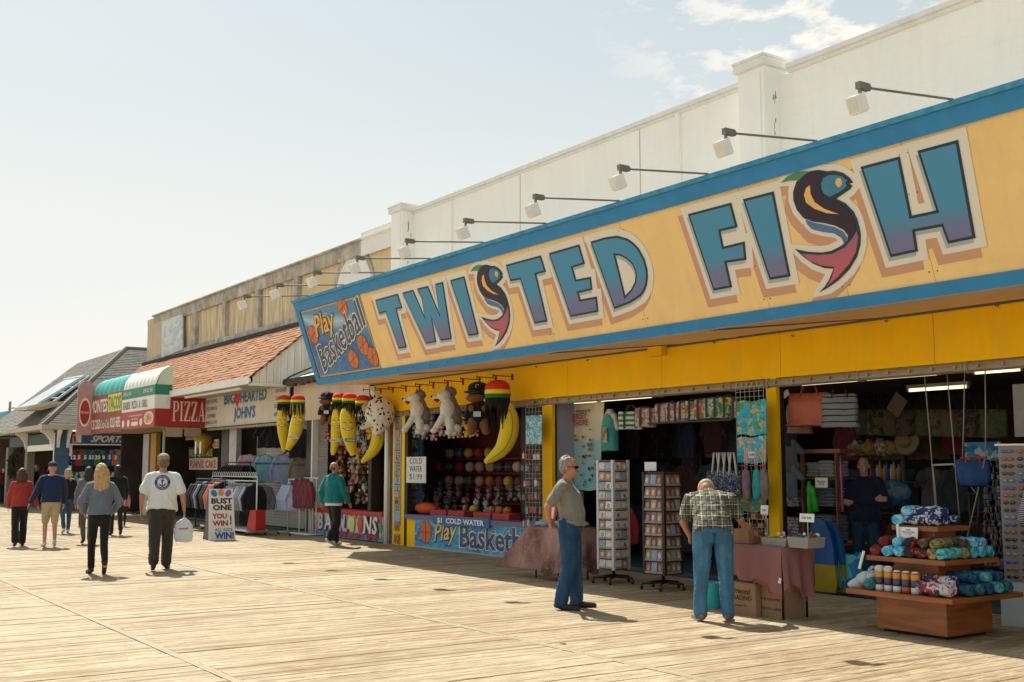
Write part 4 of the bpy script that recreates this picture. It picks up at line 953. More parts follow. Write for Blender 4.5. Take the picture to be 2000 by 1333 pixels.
def tint_faces(me, fn):                              # choose a material slot per face from its centre
    n = len(me.polygons); c = np.empty(n*3); me.polygons.foreach_get('center', c); me.polygons.foreach_set('material_index', [int(v) for v in fn(c.reshape(-1, 3))]); me.update()
def skin_mat(name, c):
    s = NT(name, .5, 0, .35); s.b.inputs['Subsurface Weight'].default_value = .08; s.b.inputs['Subsurface Radius'].default_value = (.4, .15, .1); s.b.inputs['Subsurface Scale'].default_value = .02
    s.col(s.mix(s.ramp(s.noise(s.pos(), 18, 4), [(.35, 0.0), (.65, 1.0)]), tuple(x*.86 for x in c), (min(1, c[0]*1.08), c[1]*.97, c[2]*.95))); return s.mt
sk_a = skin_mat('skin_fair', (.50, .27, .18)); sk_b = skin_mat('skin_ruddy', (.46, .22, .14)); sk_c = skin_mat('skin_olive', (.36, .19, .12))
def cloth(name, c=0, var=.12, st=(1, 1, 1), rough=.85): 
    if name in MATS: return MATS[name]
    s = NT(name, rough, 0, .2); f = s.noise(s.pos(st), 9, 5, .6); c0 = s.mix(s.ramp(f, [(.3, 0.0), (.7, 1.0)]), tuple(x*(1-var) for x in c), tuple(min(1, x*(1+var)) for x in c))
    s.col(c0); s.bump(s.noise(s.pos((1, 1, 1)), 380, 2), .25, .002); s.b.inputs['Sheen Weight'].default_value = .15; MATS[name] = s.mt; return s.mt
def denim(name, c):
    s = NT(name, .85, 0, .2); f = s.ramp(s.noise(s.pos((2, 2, .8)), 5, 4, .6), [(.4, 0.0), (.68, 1.0)]); g = s.noise(s.pos((1, 1, .25)), 160, 3, .7)
    c0 = s.mix(s.math('MULTIPLY', f, .5), c, tuple(min(1, x*1.9 + .03) for x in c)); s.col(s.mix(s.math('MULTIPLY', g, .35), c0, tuple(x*.5 for x in c))); s.bump(g, .3, .003); return s.mt
def hairmat(name, c):
    s = NT(name, .5, 0, .4); f = s.noise(s.pos((1, 1, .12)), 120, 3, .6); s.col(s.mix(s.ramp(f, [(.35, 0.0), (.65, 1.0)]), tuple(x*.45 for x in c), c)); s.bump(f, .6, .006); return s.mt

def hand(b, wrist, d, palm, side, curl=.5, sc=1.0):
    """palm, four fingers and a thumb; d = direction of the hand, palm = normal of the palm, side = towards the thumb"""
    w = Vector(wrist); d = Vector(d).normalized(); pn = Vector(palm); pn = (pn - d*pn.dot(d)).normalized(); sd_ = d.cross(pn).normalized()
    if sd_.dot(Vector(side)) < 0: sd_ = -sd_
    pc = w + d*.055*sc
    for k in range(4):
        o = sd_ * (.030 - .020*k) * sc
        b.cap(w + d*.015*sc + o*.7, w + d*.085*sc + o, .014*sc, .012*sc)
        L = (.070, .078, .073, .058)[k]*sc; q = w + d*.088*sc + o; dd = d
        for j, f in enumerate((.42, .33, .25)):
            dd = (dd + pn * curl * (.35 + .25*j)).normalized(); q2 = q + dd*L*f; b.cap(q, q2, (.0095 - .001*j)*sc, (.0088 - .001*j)*sc); q = q2
    t0 = w + d*.025*sc + sd_*.026*sc; t1 = t0 + (d*.6 + sd_*.7 + pn*.3).normalized()*.034*sc; t2 = t1 + (d*.9 + sd_*.25 + pn*.3).normalized()*.030*sc
    b.cap(t0, t1, .014*sc, .0115*sc); b.cap(t1, t2, .0115*sc, .009*sc)

def head_parts(b, C0, f, u, sc=1.0, female=False):
    """skull, face, nose, ears at head centre C0 with forward f and up u"""
    f = Vector(f).normalized(); u = Vector(u); u = (u - f*u.dot(f)).normalized(); s_ = f.cross(u).normalized(); A = Matrix((s_, f, u)).transposed()
    P = lambda x, y, z: C0 + A @ Vector((x, y, z))*sc
    b.ell(P(0, -.015, .03), (.076*sc, .094*sc, .088*sc), 16, 12, A=A)
    b.ell(P(0, .012, -.035), (.062*sc, .075*sc, .080*sc), 14, 10, A=A)
    b.ell(P(0, .050, -.085), (.032*sc, .032*sc, .028*sc), 10, 8, A=A)          # chin
    b.ell(P(0, .078, .022), (.048*sc, .018*sc, .016*sc), 10, 6, A=A)           # brow
    b.cap(P(0, .088, .008), P(0, .110, -.026), .009*sc, .015*sc)               # nose
    b.ell(P(0, .084, -.058), (.026*sc, .014*sc, .010*sc), 8, 6, A=A)           # lips
    for x in (-1, 1):
        b.ell(P(x*.034, .066, -.025), (.022*sc, .022*sc, .020*sc), 8, 6, A=A); b.ell(P(x*.079, -.005, -.012), (.009*sc, .020*sc, .032*sc), 8, 6, A=A)
    return P, A

def person(label, loc, heading, H_=1.75, group=None, joints=None, build=1.0, female=False, voxel=.011, skin=None, head_f=(0, 1, 0), head_u=(0, 0, 1), parts=None, bend=None, curls=(.5, .5), palms=None, handd=None):
    """local frame: +y forward, x to the person's right, z up, metres for a 1.75 m figure"""
    k = H_/1.75; t = thing('person', label, 'person', loc, heading, group)
    J = dict(pel=(0, 0, .93), waist=(0, 0, 1.06), chest=(0, .0, 1.27), neck=(0, -.01, 1.47), head=(0, .02, 1.635),
             shR=(.18, -.01, 1.41), elR=(.25, -.03, 1.13), wrR=(.26, .05, .88), shL=(-.18, -.01, 1.41), elL=(-.25, -.03, 1.13), wrL=(-.26, .05, .88),
             hipR=(.09, 0, .90), knR=(.10, .02, .49), anR=(.10, -.02, .08), hipL=(-.09, 0, .90), knL=(-.10, .02, .49), anL=(-.10, -.02, .08), toeR=(.12, .15, .025), toeL=(-.12, .15, .025))
    if joints: J.update(joints)
    J = {a: Vector(b)*k for a, b in J.items()}
    return t, J, k
def finish_body(t, J, k, skin, bd, voxel, head_f, head_u, female, curls, palms, handd, shorts=False):
    b = Blob(); w = bd
    side = (J['shR'] - J['shL']).normalized(); hs = (J['hipR'] - J['hipL']).normalized()
    b.torso([(J['pel'] - (J['waist'] - J['pel'])*.45, .09*k, .08*k, hs), (J['pel'], .150*k*w, .105*k*w, hs), (J['waist'], .130*k*w, .10*k*w, hs), (J['chest'], .155*k*w, .105*k*w, side), ((J['shR'] + J['shL'])/2, .14*k*w, .08*k, side), (J['neck'], .06*k, .055*k, side)])
    b.cap(J['neck'] - (J['neck'] - J['chest']).normalized()*.05*k, J['head'] - Vector(head_u)*.05*k, .060*k, .054*k)
    P, A = head_parts(b, J['head'], head_f, head_u, k*1.04, female)
    for s_ in 'RL':
        b.cap(J['neck'].lerp(J['sh' + s_], .4), J['sh' + s_], .055*k, .052*k)
        b.chain([J['sh' + s_], J['el' + s_], J['wr' + s_]], [.048*k*w, .038*k*w, .026*k])
        dd = (J['wr' + s_] - J['el' + s_]).normalized() if not handd or s_ not in handd else Vector(handd[s_])
        inw = Vector((-1 if s_ == 'R' else 1, 0, 0)) if not palms or s_ not in palms else Vector(palms[s_])
        hand(b, J['wr' + s_], dd, inw, Vector((0, 1, 0)), curls[0 if s_ == 'R' else 1], k)
        b.chain([J['hip' + s_], J['kn' + s_], J['an' + s_]], [.078*k*w, .052*k, .036*k])
        b.cap(J['kn' + s_].lerp(J['an' + s_], .25) - Vector((0, .012, 0)), J['kn' + s_].lerp(J['an' + s_], .55), .040*k, .034*k)
        b.cap(J['an' + s_] - Vector((0, .02, .02))*k, J['toe' + s_], .034*k, .024*k)
    body = put(remesh(b, voxel, 3), 'body', skin, t)
    return body, P, A
def shirt(t, J, k, mt, w=1.0, sleeve='short', hem=.0, seed=1.0, voxel=.011, belly=0.0, name='shirt', loose=.0, amp=.007, collar=False):
    b = Blob(); side = (J['shR'] - J['shL']).normalized(); hs = (J['hipR'] - J['hipL']).normalized(); L = loose
    down = (J['pel'] - J['waist']).normalized(); fwd = Vector((0, 1, 0))
    lo = J['pel'] + down*hem*k
    b.torso([(lo, (.166*w + L)*k, (.125*w + L)*k, hs), (J['pel'].lerp(J['waist'], .4) + fwd*belly*.5, (.160*w + L*.9)*k, (.125*w + L*.9)*k + belly*.5, hs), (J['waist'] + fwd*belly*.7, (.152*w + L*.8)*k, (.122*w + L*.7)*k + belly*.6, hs),
             (J['chest'] + fwd*belly*.25, (.178*w + L*.5)*k, (.125*w + L*.4)*k + belly*.2, side), ((J['shR'] + J['shL'])/2 + (J['chest'] - J['neck'])*.05, .178*k*w, .092*k*w, side), (J['neck'] - (J['neck'] - J['chest'])*.06, .085*k, .070*k, side), (J['neck'] + (J['neck'] - J['chest']).normalized()*.012*k, .066*k, .062*k, side)])
    for s_ in 'RL':
        b.cap(J['neck'].lerp(J['sh' + s_], .45) - Vector((0, 0, .012)), J['sh' + s_], .066*k, .066*k*min(w, 1.1))
        if sleeve == 'short': e = J['sh' + s_].lerp(J['el' + s_], .72); b.cap(J['sh' + s_], e, .066*k*min(w, 1.1), (.064 + L*.4)*k)
        elif sleeve == 'long': b.chain([J['sh' + s_], J['el' + s_], J['el' + s_].lerp(J['wr' + s_], .90)], [.068*k*w, (.056 + L*.3)*k*w, (.043 + L*.2)*k])
    if collar:
        b.cap(J['neck'] + Vector((-.05, -.02, .01)), J['neck'] + Vector((.05, -.02, .01)), .03, .03)
    return put(remesh(b, voxel, 3, [(amp, 26, (1, 1, .45)), (amp*.6, 55, (1, 1, .7))], seed), name, mt, t)
def trousers(t, J, k, mt, w=1.0, r=(.092, .070, .058), seed=2.0, voxel=.011, length=1.0, name='trousers', amp=.006, hipw=1.0):
    b = Blob(); hs = (J['hipR'] - J['hipL']).normalized()
    b.torso([(J['pel'] - (J['waist'] - J['pel']).normalized()*.10*k, .14*k*w*hipw, .105*k*w, hs), (J['pel'] - (J['waist'] - J['pel']).normalized()*.02*k, .160*k*w*hipw, .118*k*w, hs), (J['pel'].lerp(J['waist'], .55), .142*k*w, .110*k*w, hs)])
    for s_ in 'RL':
        an = J['kn' + s_].lerp(J['an' + s_], length) if length > 0 else J['hip' + s_].lerp(J['kn' + s_], 1 + length)
        if length > 0: b.chain([J['hip' + s_], J['kn' + s_], an], [r[0]*k*w, r[1]*k, r[2]*k])
        else: b.chain([J['hip' + s_], an], [r[0]*k*w, r[1]*k])
    return put(remesh(b, voxel, 3, [(amp, 20, (1.2, 1.2, .38)), (amp*.3, 60, (.7, .7, 1.6))], seed), name, mt, t)
def shoes(t, J, k, mt, sole=None, h=.05, voxel=.009):
    for s_ in 'RL':
        b = Blob(); a, toe = J['an' + s_], J['toe' + s_]; d = (toe - a); dh = Vector((d.x, d.y, 0)).normalized() if abs(d.z) < .12 else d.normalized()
        heel = Vector((a.x, a.y, a.z)) - dh*.055*k - Vector((0, 0, .035*k)); tt = toe + dh*.05*k
        b.cap(heel + Vector((0, 0, .01)), heel.lerp(tt, .4), .036*k, .042*k); b.cap(heel.lerp(tt, .3), tt - dh*.02, .042*k, .036*k)
        b.cap(a - Vector((0, 0, .01)), heel.lerp(tt, .25) + Vector((0, 0, .02)), .043*k, .042*k)
        me = remesh(b, voxel, 3); n = len(me.vertices); co = np.empty(n*3); me.vertices.foreach_get('co', co); co = co.reshape(-1, 3)
        if abs(d.z) < .12*k: m0 = min(a.z - .08*k, toe.z - .025*k) ; co[:, 2] = np.maximum(co[:, 2], m0 + .001)
        me.vertices.foreach_set('co', co.ravel()); me.update()
        if sole: 
            zz = m0 + .024 if abs(d.z) < .12*k else -9
            me.materials.clear(); o = put(me, 'shoe', [mt, sole], t); tint_faces(me, lambda c: (c[:, 2] < zz))
        else: put(me, 'shoe', mt, t)
def hair(t, P, k, mt, long_=0.0, top=1.0, seed=3.0, voxel=.010, A=None, wide=1.0, back=None, thin=False):
    b = Blob(); s_ = k*1.04
    b.ell(P(0, -.030, .048), (.082*s_, .090*s_, .086*s_), 16, 12, A=A); b.ell(P(0, -.052, .0), (.082*s_*wide, .066*s_, .085*s_), 14, 10, A=A)
    if long_:
        q = [P(0, -.07, .04), P(0, -.085, -.06), P(0, -.095, -.06 - long_*.5), P(0, -.085, -.06 - long_)]
        rings = []
        for i, c in enumerate(q):
            w_ = (.09, .105, .115, .07)[i]*s_*wide; d_ = (.05, .055, .045, .022)[i]*s_
            rings.append([c + A @ Vector((w_*math.cos(a*math.pi/8), d_*math.sin(a*math.pi/8), 0)) for a in range(16)])
        b.loft(rings)
    return put(remesh(b, voxel, 2, [(.007, 90, (1, 1, .18)), (.009, 26, (1, 1, .4))], seed), 'hair', mt, t)
def cap_hat(t, P, A, k, mt, brim=1):
    b = Blob(); s_ = k*1.04
    b.ell(P(0, -.018, .066), (.088*s_, .106*s_, .072*s_), 18, 12, A=A)
    if brim: b.ell(P(0, .115, .052), (.070*s_, .062*s_, .008*s_), 14, 6, A=A)
    me = remesh(b, .006, 2); o = put(me, 'cap', mt, t); m2 = MB(); m2.ell(P(0, -.018, .138), .008, 6, 4); m2.build('cap_button', mt, o, W=False); return o
def eyes(t, P, A, k):
    for x in (-1, 1):
        m_ = MB(); m_.ell(P(x*.031, .079, .004), (.013*k, .008*k, .008*k), 8, 6, A=A); o = m_.build('eye', M('eye_white', (.6, .58, .55), .3), t, True, W=False)
        m_ = MB(); m_.ell(P(x*.031, .086, .003), (.006*k, .003*k, .006*k), 8, 6, A=A); m_.build('iris', M('eye_iris', (.02, .015, .01), .2), o, True, W=False)
        m_ = MB(); m_.ell(P(x*.032, .086, .024), (.018*k, .005*k, .0035*k), 8, 6, A=A); m_.build('eyebrow', M('eyebrow', (.12, .09, .06), .8), t, True, W=False)
def H_deg(dx, dy): return math.atan2(dy, dx) - math.pi/2       # heading so that local +y looks along (dx, dy)

m_sole = M('white_sole', (.6, .58, .54), .6); m_shoe = M('black_shoe', (.018, .017, .017), .6, .2, 20)
loc = PZ(1111, 1190); loc = (loc.x, loc.y, 0)
LOOK = _r * .95 - _d * .22                                         # faces right in the picture
hd_ = H_deg(LOOK.x, LOOK.y)
t, J, k = person('man in heather grey T-shirt, jeans and sunglasses, hands clasped behind his back', loc, hd_, 1.78,
   joints=dict(pel=(0, .02, .95), waist=(0, .03, 1.08), chest=(0, .0, 1.29), neck=(0, -.035, 1.475), head=(0, .015, 1.625),
               shR=(.185, -.045, 1.40), elR=(.25, -.20, 1.17), wrR=(.10, -.20, 1.00), shL=(-.185, -.045, 1.40), elL=(-.25, -.20, 1.17), wrL=(-.10, -.20, 1.00),
               hipR=(.09, .01, .93), knR=(.10, .02, .50), anR=(.12, -.07, .08), hipL=(-.09, .01, .93), knL=(-.11, .05, .50), anL=(-.14, .07, .08), toeR=(.16, .10, .025), toeL=(-.19, .23, .025)))
body, P, A = finish_body(t, J, k, sk_b, 1.08, .008, (.15, 1, -.03), (0, .05, 1), False, (.9, .6), dict(R=(0, 1, 0), L=(0, 1, 0)), dict(R=(-.85, .1, -.35), L=(.8, -.25, -.5)))
shirt(t, J, k, cloth('heather_grey', (.205, .195, .17)), 1.12, 'short', -.065, 1.3, .009, belly=.026, name='t_shirt', amp=.006)
trousers(t, J, k, denim('dark_denim', (.018, .06, .125)), 1.14, (.108, .088, .078), 2.2, .009, .97, name='jeans', amp=.010)
shoes(t, J, k, m_shoe)
hair(t, P, k, hairmat('grey_hair', (.34, .29, .23)), 0, seed=1, A=A, voxel=.008, wide=1.03)
m_ = MB(); hs = Vector((1, 0, 0))
wc = J['pel'].lerp(J['waist'], .42); m_.loft([[wc + Vector((.180*k*math.cos(a*math.pi/12), .148*k*math.sin(a*math.pi/12) + .010, z)) for a in range(24)] for z in (-.020, .020)]); m_.build('belt', M('brown_belt', (.09, .035, .015), .5), t, True, W=False)
m_ = MB()
for x in (-1, 1): m_.obox(P(x*.037, .094, .005), (.029*k, .006, .017*k), A @ Matrix.Rotation(-x*.28, 3, 'Z')); m_.tube([P(x*.066, .086, .010), P(x*.082, .0, .006)], .0045, 4)
m_.obox(P(0, .100, .010), (.010, .004, .005), A); m_.build('sunglasses', M('black_plastic', (.01, .01, .01), .2, spec=.6), t, W=False)

def plaid_mat():
    PER = .105; s = NT('plaid_shirt', .85, 0, .2); tc = s.n('TexCoord'); sx = s.n('SeparateXYZ'); s.l(tc.outputs['Object'], sx.inputs[0])
    def band(v, per, w, off=0.0):
        f = s.math('FRACT', s.math('ADD', s.math('DIVIDE', v, per), off)); return s.math('LESS_THAN', f, w)
    wob = s.math('MULTIPLY', s.math('SUBTRACT', s.noise(tc.outputs['Object'], 5, 2), .5), .04)
    X = s.math('ADD', sx.outputs[0], wob); Z = s.math('ADD', sx.outputs[2], wob)
    c = s.mix(s.math('MULTIPLY', band(X, PER, .5), .5), (.05, .052, .03), (.19, .18, .13)); c = s.mix(s.math('MULTIPLY', band(Z, PER, .5), .5), c, (.20, .195, .15))
    c = s.mix(s.math('MULTIPLY', band(X, PER, .10, .2), .7), c, (.50, .49, .43)); c = s.mix(s.math('MULTIPLY', band(Z, PER, .10, .2), .7), c, (.50, .49, .43))
    c = s.mix(s.math('MULTIPLY', band(X, PER, .10, .7), .8), c, (.045, .05, .05)); c = s.mix(s.math('MULTIPLY', band(Z, PER, .10, .7), .8), c, (.05, .05, .045)); s.col(c); return s.mt
loc = PZ(1396, 1214); hd_ = H_deg(_d.x + .10*_r.x, _d.y + .10*_r.y)
t, J, k = person('man in green plaid shirt and blue jeans bent over the souvenir table', (loc.x, loc.y, 0), hd_, 1.84,
   joints=dict(pel=(0, -.04, .93), waist=(.0, .04, 1.04), chest=(-.01, .20, 1.19), neck=(-.02, .33, 1.31), head=(-.03, .43, 1.30),
               shR=(.21, .27, 1.235), elR=(.31, .30, 1.03), wrR=(.37, .44, .93), shL=(-.22, .27, 1.235), elL=(-.29, .25, .99), wrL=(-.22, .38, .84),
               hipR=(.10, -.02, .94), knR=(.12, .02, .50), anR=(.135, -.02, .08), hipL=(-.10, -.02, .94), knL=(-.13, .02, .50), anL=(-.145, -.01, .08), toeR=(.17, .14, .025), toeL=(-.19, .14, .025)))
body, P, A = finish_body(t, J, k, sk_b, 1.12, .008, (-.05, .50, -.86), (0, .86, .50), False, (.9, .5), dict(R=(-.6, 0, -.8), L=(1, 0, 0)), dict(R=(.25, .7, .35), L=(0, .8, -.4)))
shirt(t, J, k, plaid_mat(), 1.17, 'short', .055, 2.1, .009, belly=.02, name='plaid_shirt', loose=.018, amp=.008, collar=True)
trousers(t, J, k, denim('blue_denim', (.05, .15, .26)), 1.08, (.105, .085, .070), 3.1, .009, .98, name='jeans', amp=.010)
shoes(t, J, k, M('tan_shoe', (.20, .12, .07), .7, .2, 20), m_sole)
cap_hat(t, P, A, k, M('beige_cap', (.45, .35, .25), .8, .1, 20))
for sx_ in (-1, 1):
    m_ = MB(); c = J['pel'] + Vector((sx_*.075, -.150*k, -.075)); m_.obox(c, (.055, .004, .06), Matrix.Rotation(.12, 3, 'X')); m_.build('back_pocket', MATS.get('pocket') or M('pocket', (.035, .11, .20), .9), t, W=False)

def walker(label, px, py, H_, look, shirt_m, pants_m, ph=1, female=False, skin=sk_a, sleeve='long', hair_m=None, long_=0, cap=None, shoe=m_shoe, sole=None, w=1.0, loose=.01, hem=.0, shorts=False, group='people walking on the boardwalk', voxel=.014, armL=None, armR=None, stride=.16, nm='jacket', hf=(0, 1, 0), belly=0, hands=None, wide=1.0, pw=None, kick=.0):
    """figure in mid stride: ph=1 right leg forward"""
    loc = PZ(px, py); s_ = stride*ph
    sh = .165 if female else .19
    jt = dict(shR=(sh, -.01, 1.41), shL=(-sh, -.01, 1.41), elR=(sh + .07, -.03 - s_*.5, 1.13), elL=(-sh - .07, -.03 + s_*.5, 1.13), wrR=(sh + .075, .06 - s_*.9, .90), wrL=(-sh - .075, .06 + s_*.9, .90),
              hipR=(.085, s_*.1, .90), hipL=(-.085, -s_*.1, .90), knR=(.09, .04 + s_*.7, .49), knL=(-.09, .04 - s_*.7, .49), anR=(.085, s_*1.1, .09), anL=(-.085, -s_*1.1 , .09))
    back = 'L' if ph > 0 else 'R'
    for q in 'RL':
        a = jt['an' + q]
        if q == back and stride > .06: jt['an' + q] = (a[0], a[1] - .04, .14 + kick); jt['kn' + q] = (jt['kn' + q][0], .02, .48); jt['toe' + q] = (a[0] + (.01 if q == 'R' else -.01), a[1] + .07, .035 + kick*.35)
        else: jt['toe' + q] = (a[0] + (.02 if q == 'R' else -.02), a[1] + .15, .025)
    if armL: jt.update(elL=armL[0], wrL=armL[1])
    if armR: jt.update(elR=armR[0], wrR=armR[1])
    t, J, k = person(label, (loc.x, loc.y, 0), H_deg(*look), H_, group, joints=jt)
    body, P, A = finish_body(t, J, k, skin, w, voxel, hf, (0, 0, 1), female, (.5, .5), None, None)
    if female: J['waist'] = J['waist'] + Vector((0, 0, .02))
    shirt(t, J, k, shirt_m, w, sleeve, hem, px*.01, voxel, belly, nm, loose)
    pw = pw or ((.092, .066, .054) if female else (.096, .076, .068))
    trousers(t, J, k, pants_m, w, pw, px*.02, voxel, -.12 if shorts else .95, 'shorts' if shorts else 'trousers', hipw=1.08 if female else 1.0)
    shoes(t, J, k, shoe, sole)
    if hair_m: hair(t, P, k, hair_m, long_, seed=px*.1, A=A, wide=wide)
    if cap: cap_hat(t, P, A, k, cap)
    return t, J, k, P, A
AW = (-1.0, .0)
away = (_d.x*.9 - .1*_r.x, _d.y*.9 - .1*_r.y)
t, J, k, P, A = walker('heavy man in white T-shirt with navy anchor print carrying a plastic bag', 312, 1114, 1.86, (-.93, .32), cloth('white_tee', (.66, .67, .68), .03), cloth('grey_brown_trousers', (.045, .038, .030)), 1, cap=M('khaki_cap', (.28, .22, .13), .8), w=1.18, loose=.045, sleeve='short', nm='t_shirt', voxel=.011, stride=.17, hem=.03, belly=.04, pw=(.105, .090, .080), skin=sk_b, armL=((-.29, -.05, 1.14), (-.30, .02, .90)), armR=((.30, -.04, 1.13), (.33, .05, .89)))
wt_man = t
hair(t, P, k*.97, hairmat('short_grey_hair', (.20, .16, .12)), 0, A=A)
sm_ = [c for c in bpy.data.objects if c.parent == t and c.name.startswith('t_shirt')][0]
from mathutils.bvhtree import BVHTree
def project_print(host, par, polys, mt, name, c, ux, uz, n, off=.004, sub=.012):
    """a flat print draped on to the host mesh: polys in metres about c"""
    bv = BVHTree.FromPolygons([v.co for v in host.data.vertices], [p.vertices[:] for p in host.data.polygons])
    mb = MB(); n = Vector(n).normalized()
    for poly in polys:
        xs_ = [p[0] for p in poly]; ys_ = [p[1] for p in poly]
        nu = max(1, int((max(xs_) - min(xs_))/sub)); pts = []
        P2 = poly; n_ = len(P2); inner = []
        gx = np.arange(min(xs_), max(xs_), sub); gy = np.arange(min(ys_), max(ys_), sub)
        Q = ccw(P2)
        for a in gx:
            for b_ in gy:
                if wind(Q, (a, b_)) and dseg(Q, (a, b_)) > sub*.4: inner.append(Vector((a, b_)))
        vs_ = [Vector(p) for p in Q] + inner
        v, e, f = delaunay_2d_cdt(vs_, [(i, (i+1) % n_) for i in range(n_)], [], 1, 1e-6)[:3]
        out = []
        for q in v:
            o_ = Vector(c) + Vector(ux)*q.x + Vector(uz)*q.y + n*.6
            h, nn, _, _ = bv.ray_cast(o_, -n)
            out.append((h + n*off) if h is not None else (o_ - n*.6))
        mb.add(out, [tuple(t_) for t_ in f])
    return mb.build(name, mt, par, W=False)
def ring(r, r2, n=30): 
    return [[(r*math.cos(2*math.pi*k_/n), r*math.sin(2*math.pi*k_/n)), (r*math.cos(2*math.pi*(k_+1)/n), r*math.sin(2*math.pi*(k_+1)/n)), (r2*math.cos(2*math.pi*(k_+1)/n), r2*math.sin(2*math.pi*(k_+1)/n)), (r2*math.cos(2*math.pi*k_/n), r2*math.sin(2*math.pi*k_/n))] for k_ in range(n)]
m_navyp = M('navy_print', (.02, .04, .10), .8)
bc_ = Vector((.0, 0, 1.33))*k
project_print(sm_, t, ring(.122, .080), m_navyp, 'anchor_print', bc_, (1, 0, 0), (0, 0, 1), (0, -1, 0))
anch = [[(-.008, -.05), (.008, -.05), (.008, .045), (-.008, .045)], [(-.03, .02), (.03, .02), (.03, .032), (-.03, .032)], [(-.055, -.015), (-.04, -.02), (-.02, -.045), (0, -.055), (.02, -.045), (.04, -.02), (.055, -.015), (.045, -.045), (.02, -.068), (0, -.072), (-.02, -.068), (-.045, -.045)]] + ring(.020, .011, 10)
anch[3:] = [[(a, b_ + .055) for a, b_ in q] for q in anch[3:]]
project_print(sm_, t, anch, m_navyp, 'anchor_print', bc_, (1, 0, 0), (0, 0, 1), (0, -1, 0), sub=.02)
project_print(sm_, t, [[((.101 + s_)*math.cos(a) , (.101 + s_)*math.sin(a)) for a, s_ in ((th - .03, -.010), (th + .03, -.010), (th + .03, .010), (th - .03, .010))] for th in [i*math.pi/15 for i in range(30)] if abs(math.sin(th)) > .25], cloth('white_tee'), 'print_letters', bc_, (1, 0, 0), (0, 0, 1), (0, -1, 0), .006, .05)
wr = wm(t) @ (J['wrR'] + Vector((.0, .01, -.085)))
bag = thing('shopping_bag', 'white plastic shopping bag with red print held by the man in white', 'bag', tuple(wr), H_deg(-.93, .32))
b = Blob(); b.torso([(Vector((0, 0, -.42)), .13, .06, (1, 0, 0)), (Vector((0, 0, -.36)), .15, .085, (1, 0, 0)), (Vector((0, 0, -.2)), .15, .08, (1, 0, 0)), (Vector((0, 0, -.10)), .12, .05, (1, 0, 0)), (Vector((0, 0, -.03)), .035, .02, (1, 0, 0))])
b.cap((0, 0, -.05), (0, 0, .0), .02, .02)
bo = put(remesh(b, .011, 2, [(.008, 30, (1, 1, 1)), (.006, 60, (1, 1, 1))], 4.4), 'bag_body', cloth('plastic_white', (.62, .64, .70), .04, rough=.35), bag)
project_print(bo, bag, [[(-.07, -.02), (.07, -.01), (.07, .02), (-.07, .01)]], M('bag_print_red', (.60, .10, .10), .5), 'print', Vector((0, 0, -.20)), (1, 0, 0), (0, 0, 1), (0, -1, 0))
walker('woman with long blonde hair in grey sweatshirt and black leggings', 190, 1122, 1.70, (-.97, .1), cloth('grey_blue_sweat', (.13, .155, .20)), cloth('black_cloth', (.012, .012, .013)), -1, True, hair_m=hairmat('blonde_hair', (.62, .40, .17)), long_=.36, wide=1.1, w=.98, loose=.04, hem=-.02, voxel=.011, stride=.10, nm='sweatshirt', kick=.03, armL=((-.30, -.02, 1.14), (-.22, .14, .98)), armR=((.30, -.02, 1.14), (.22, .14, .98)))
t1, J1, k1, *_ = walker('woman with brown bob in red jacket holding the hand of the man beside her', 36, 1068, 1.62, (-.97, .12), cloth('red_jacket', (.33, .035, .03)), cloth('black_cloth'), 1, True, hair_m=hairmat('brown_hair', (.10, .035, .015)), long_=.12, wide=1.15, w=1.05, loose=.03, hem=.02, stride=.17, nm='jacket', pw=(.10, .085, .085), armR=((.27, -.02, 1.13), (.36, .02, .92)))
walker('man in navy pullover, navy cap and khaki shorts holding a woman\'s hand', 96, 1069, 1.76, (-.97, .12), cloth('navy_pullover', (.012, .024, .075)), cloth('khaki_shorts', (.42, .33, .20)), -1, cap=M('navy_cap', (.02, .03, .07), .8), shorts=True, shoe=M('white_shoe', (.55, .53, .48), .6), w=1.1, loose=.03, nm='pullover', stride=.10, armL=((-.30, -.02, 1.13), (-.40, .02, .92)))
walker('blonde woman in black jacket and blue jeans walking alone ahead', 128, 1042, 1.62, (-1, .05), cloth('black_cloth'), denim('far_denim', (.035, .07, .14)), 1, True, hair_m=hairmat('pale_blonde_hair', (.55, .40, .22)), long_=.06, wide=1.1, loose=.04, stride=.15, shoe=M('white_shoe'))
walker('dark haired person in black hoodie walking behind the white shirted man', 226, 1046, 1.70, (-.98, .1), cloth('black_cloth'), cloth('charcoal_trousers', (.02, .02, .022)), -1, True, hair_m=hairmat('black_hair', (.015, .012, .010)), long_=.16, loose=.05, stride=.13, hem=.04)
walker('woman in grey top mostly hidden behind the blonde woman', 168, 1062, 1.66, (-.98, .1), cloth('grey_top', (.16, .16, .17)), cloth('olive_trousers', (.10, .09, .06)), 1, True, hair_m=hairmat('dark_brown_hair', (.03, .02, .014)), long_=.14, loose=.05, stride=.12)
walker('small child in pink top walking beside the person in black', 240, 1029, 1.08, (-.98, .1), cloth('pink_top', (.50, .17, .20)), cloth('charcoal_trousers'), 1, True, hair_m=hairmat('black_hair2', (.015, .012, .010)), long_=.05, loose=.03, stride=.14)
walker('small child in red shoes seen between the two women', 160, 1030, 1.02, (-.98, .1), cloth('pale_tee', (.5, .5, .5)), cloth('charcoal_trousers'), -1, True, hair_m=hairmat('brown_hair2', (.05, .025, .014)), long_=.05, loose=.03, stride=.14, shoe=M('red_shoe', (.4, .04, .04), .6))
walker('man in black coat and pale cap standing at the far blue building', 68, 985, 1.76, (.2, 1), cloth('black_cloth'), cloth('charcoal_trousers'), 1, cap=M('pale_cap', (.5, .48, .42), .8), stride=.03, group='shoppers at the blue building')
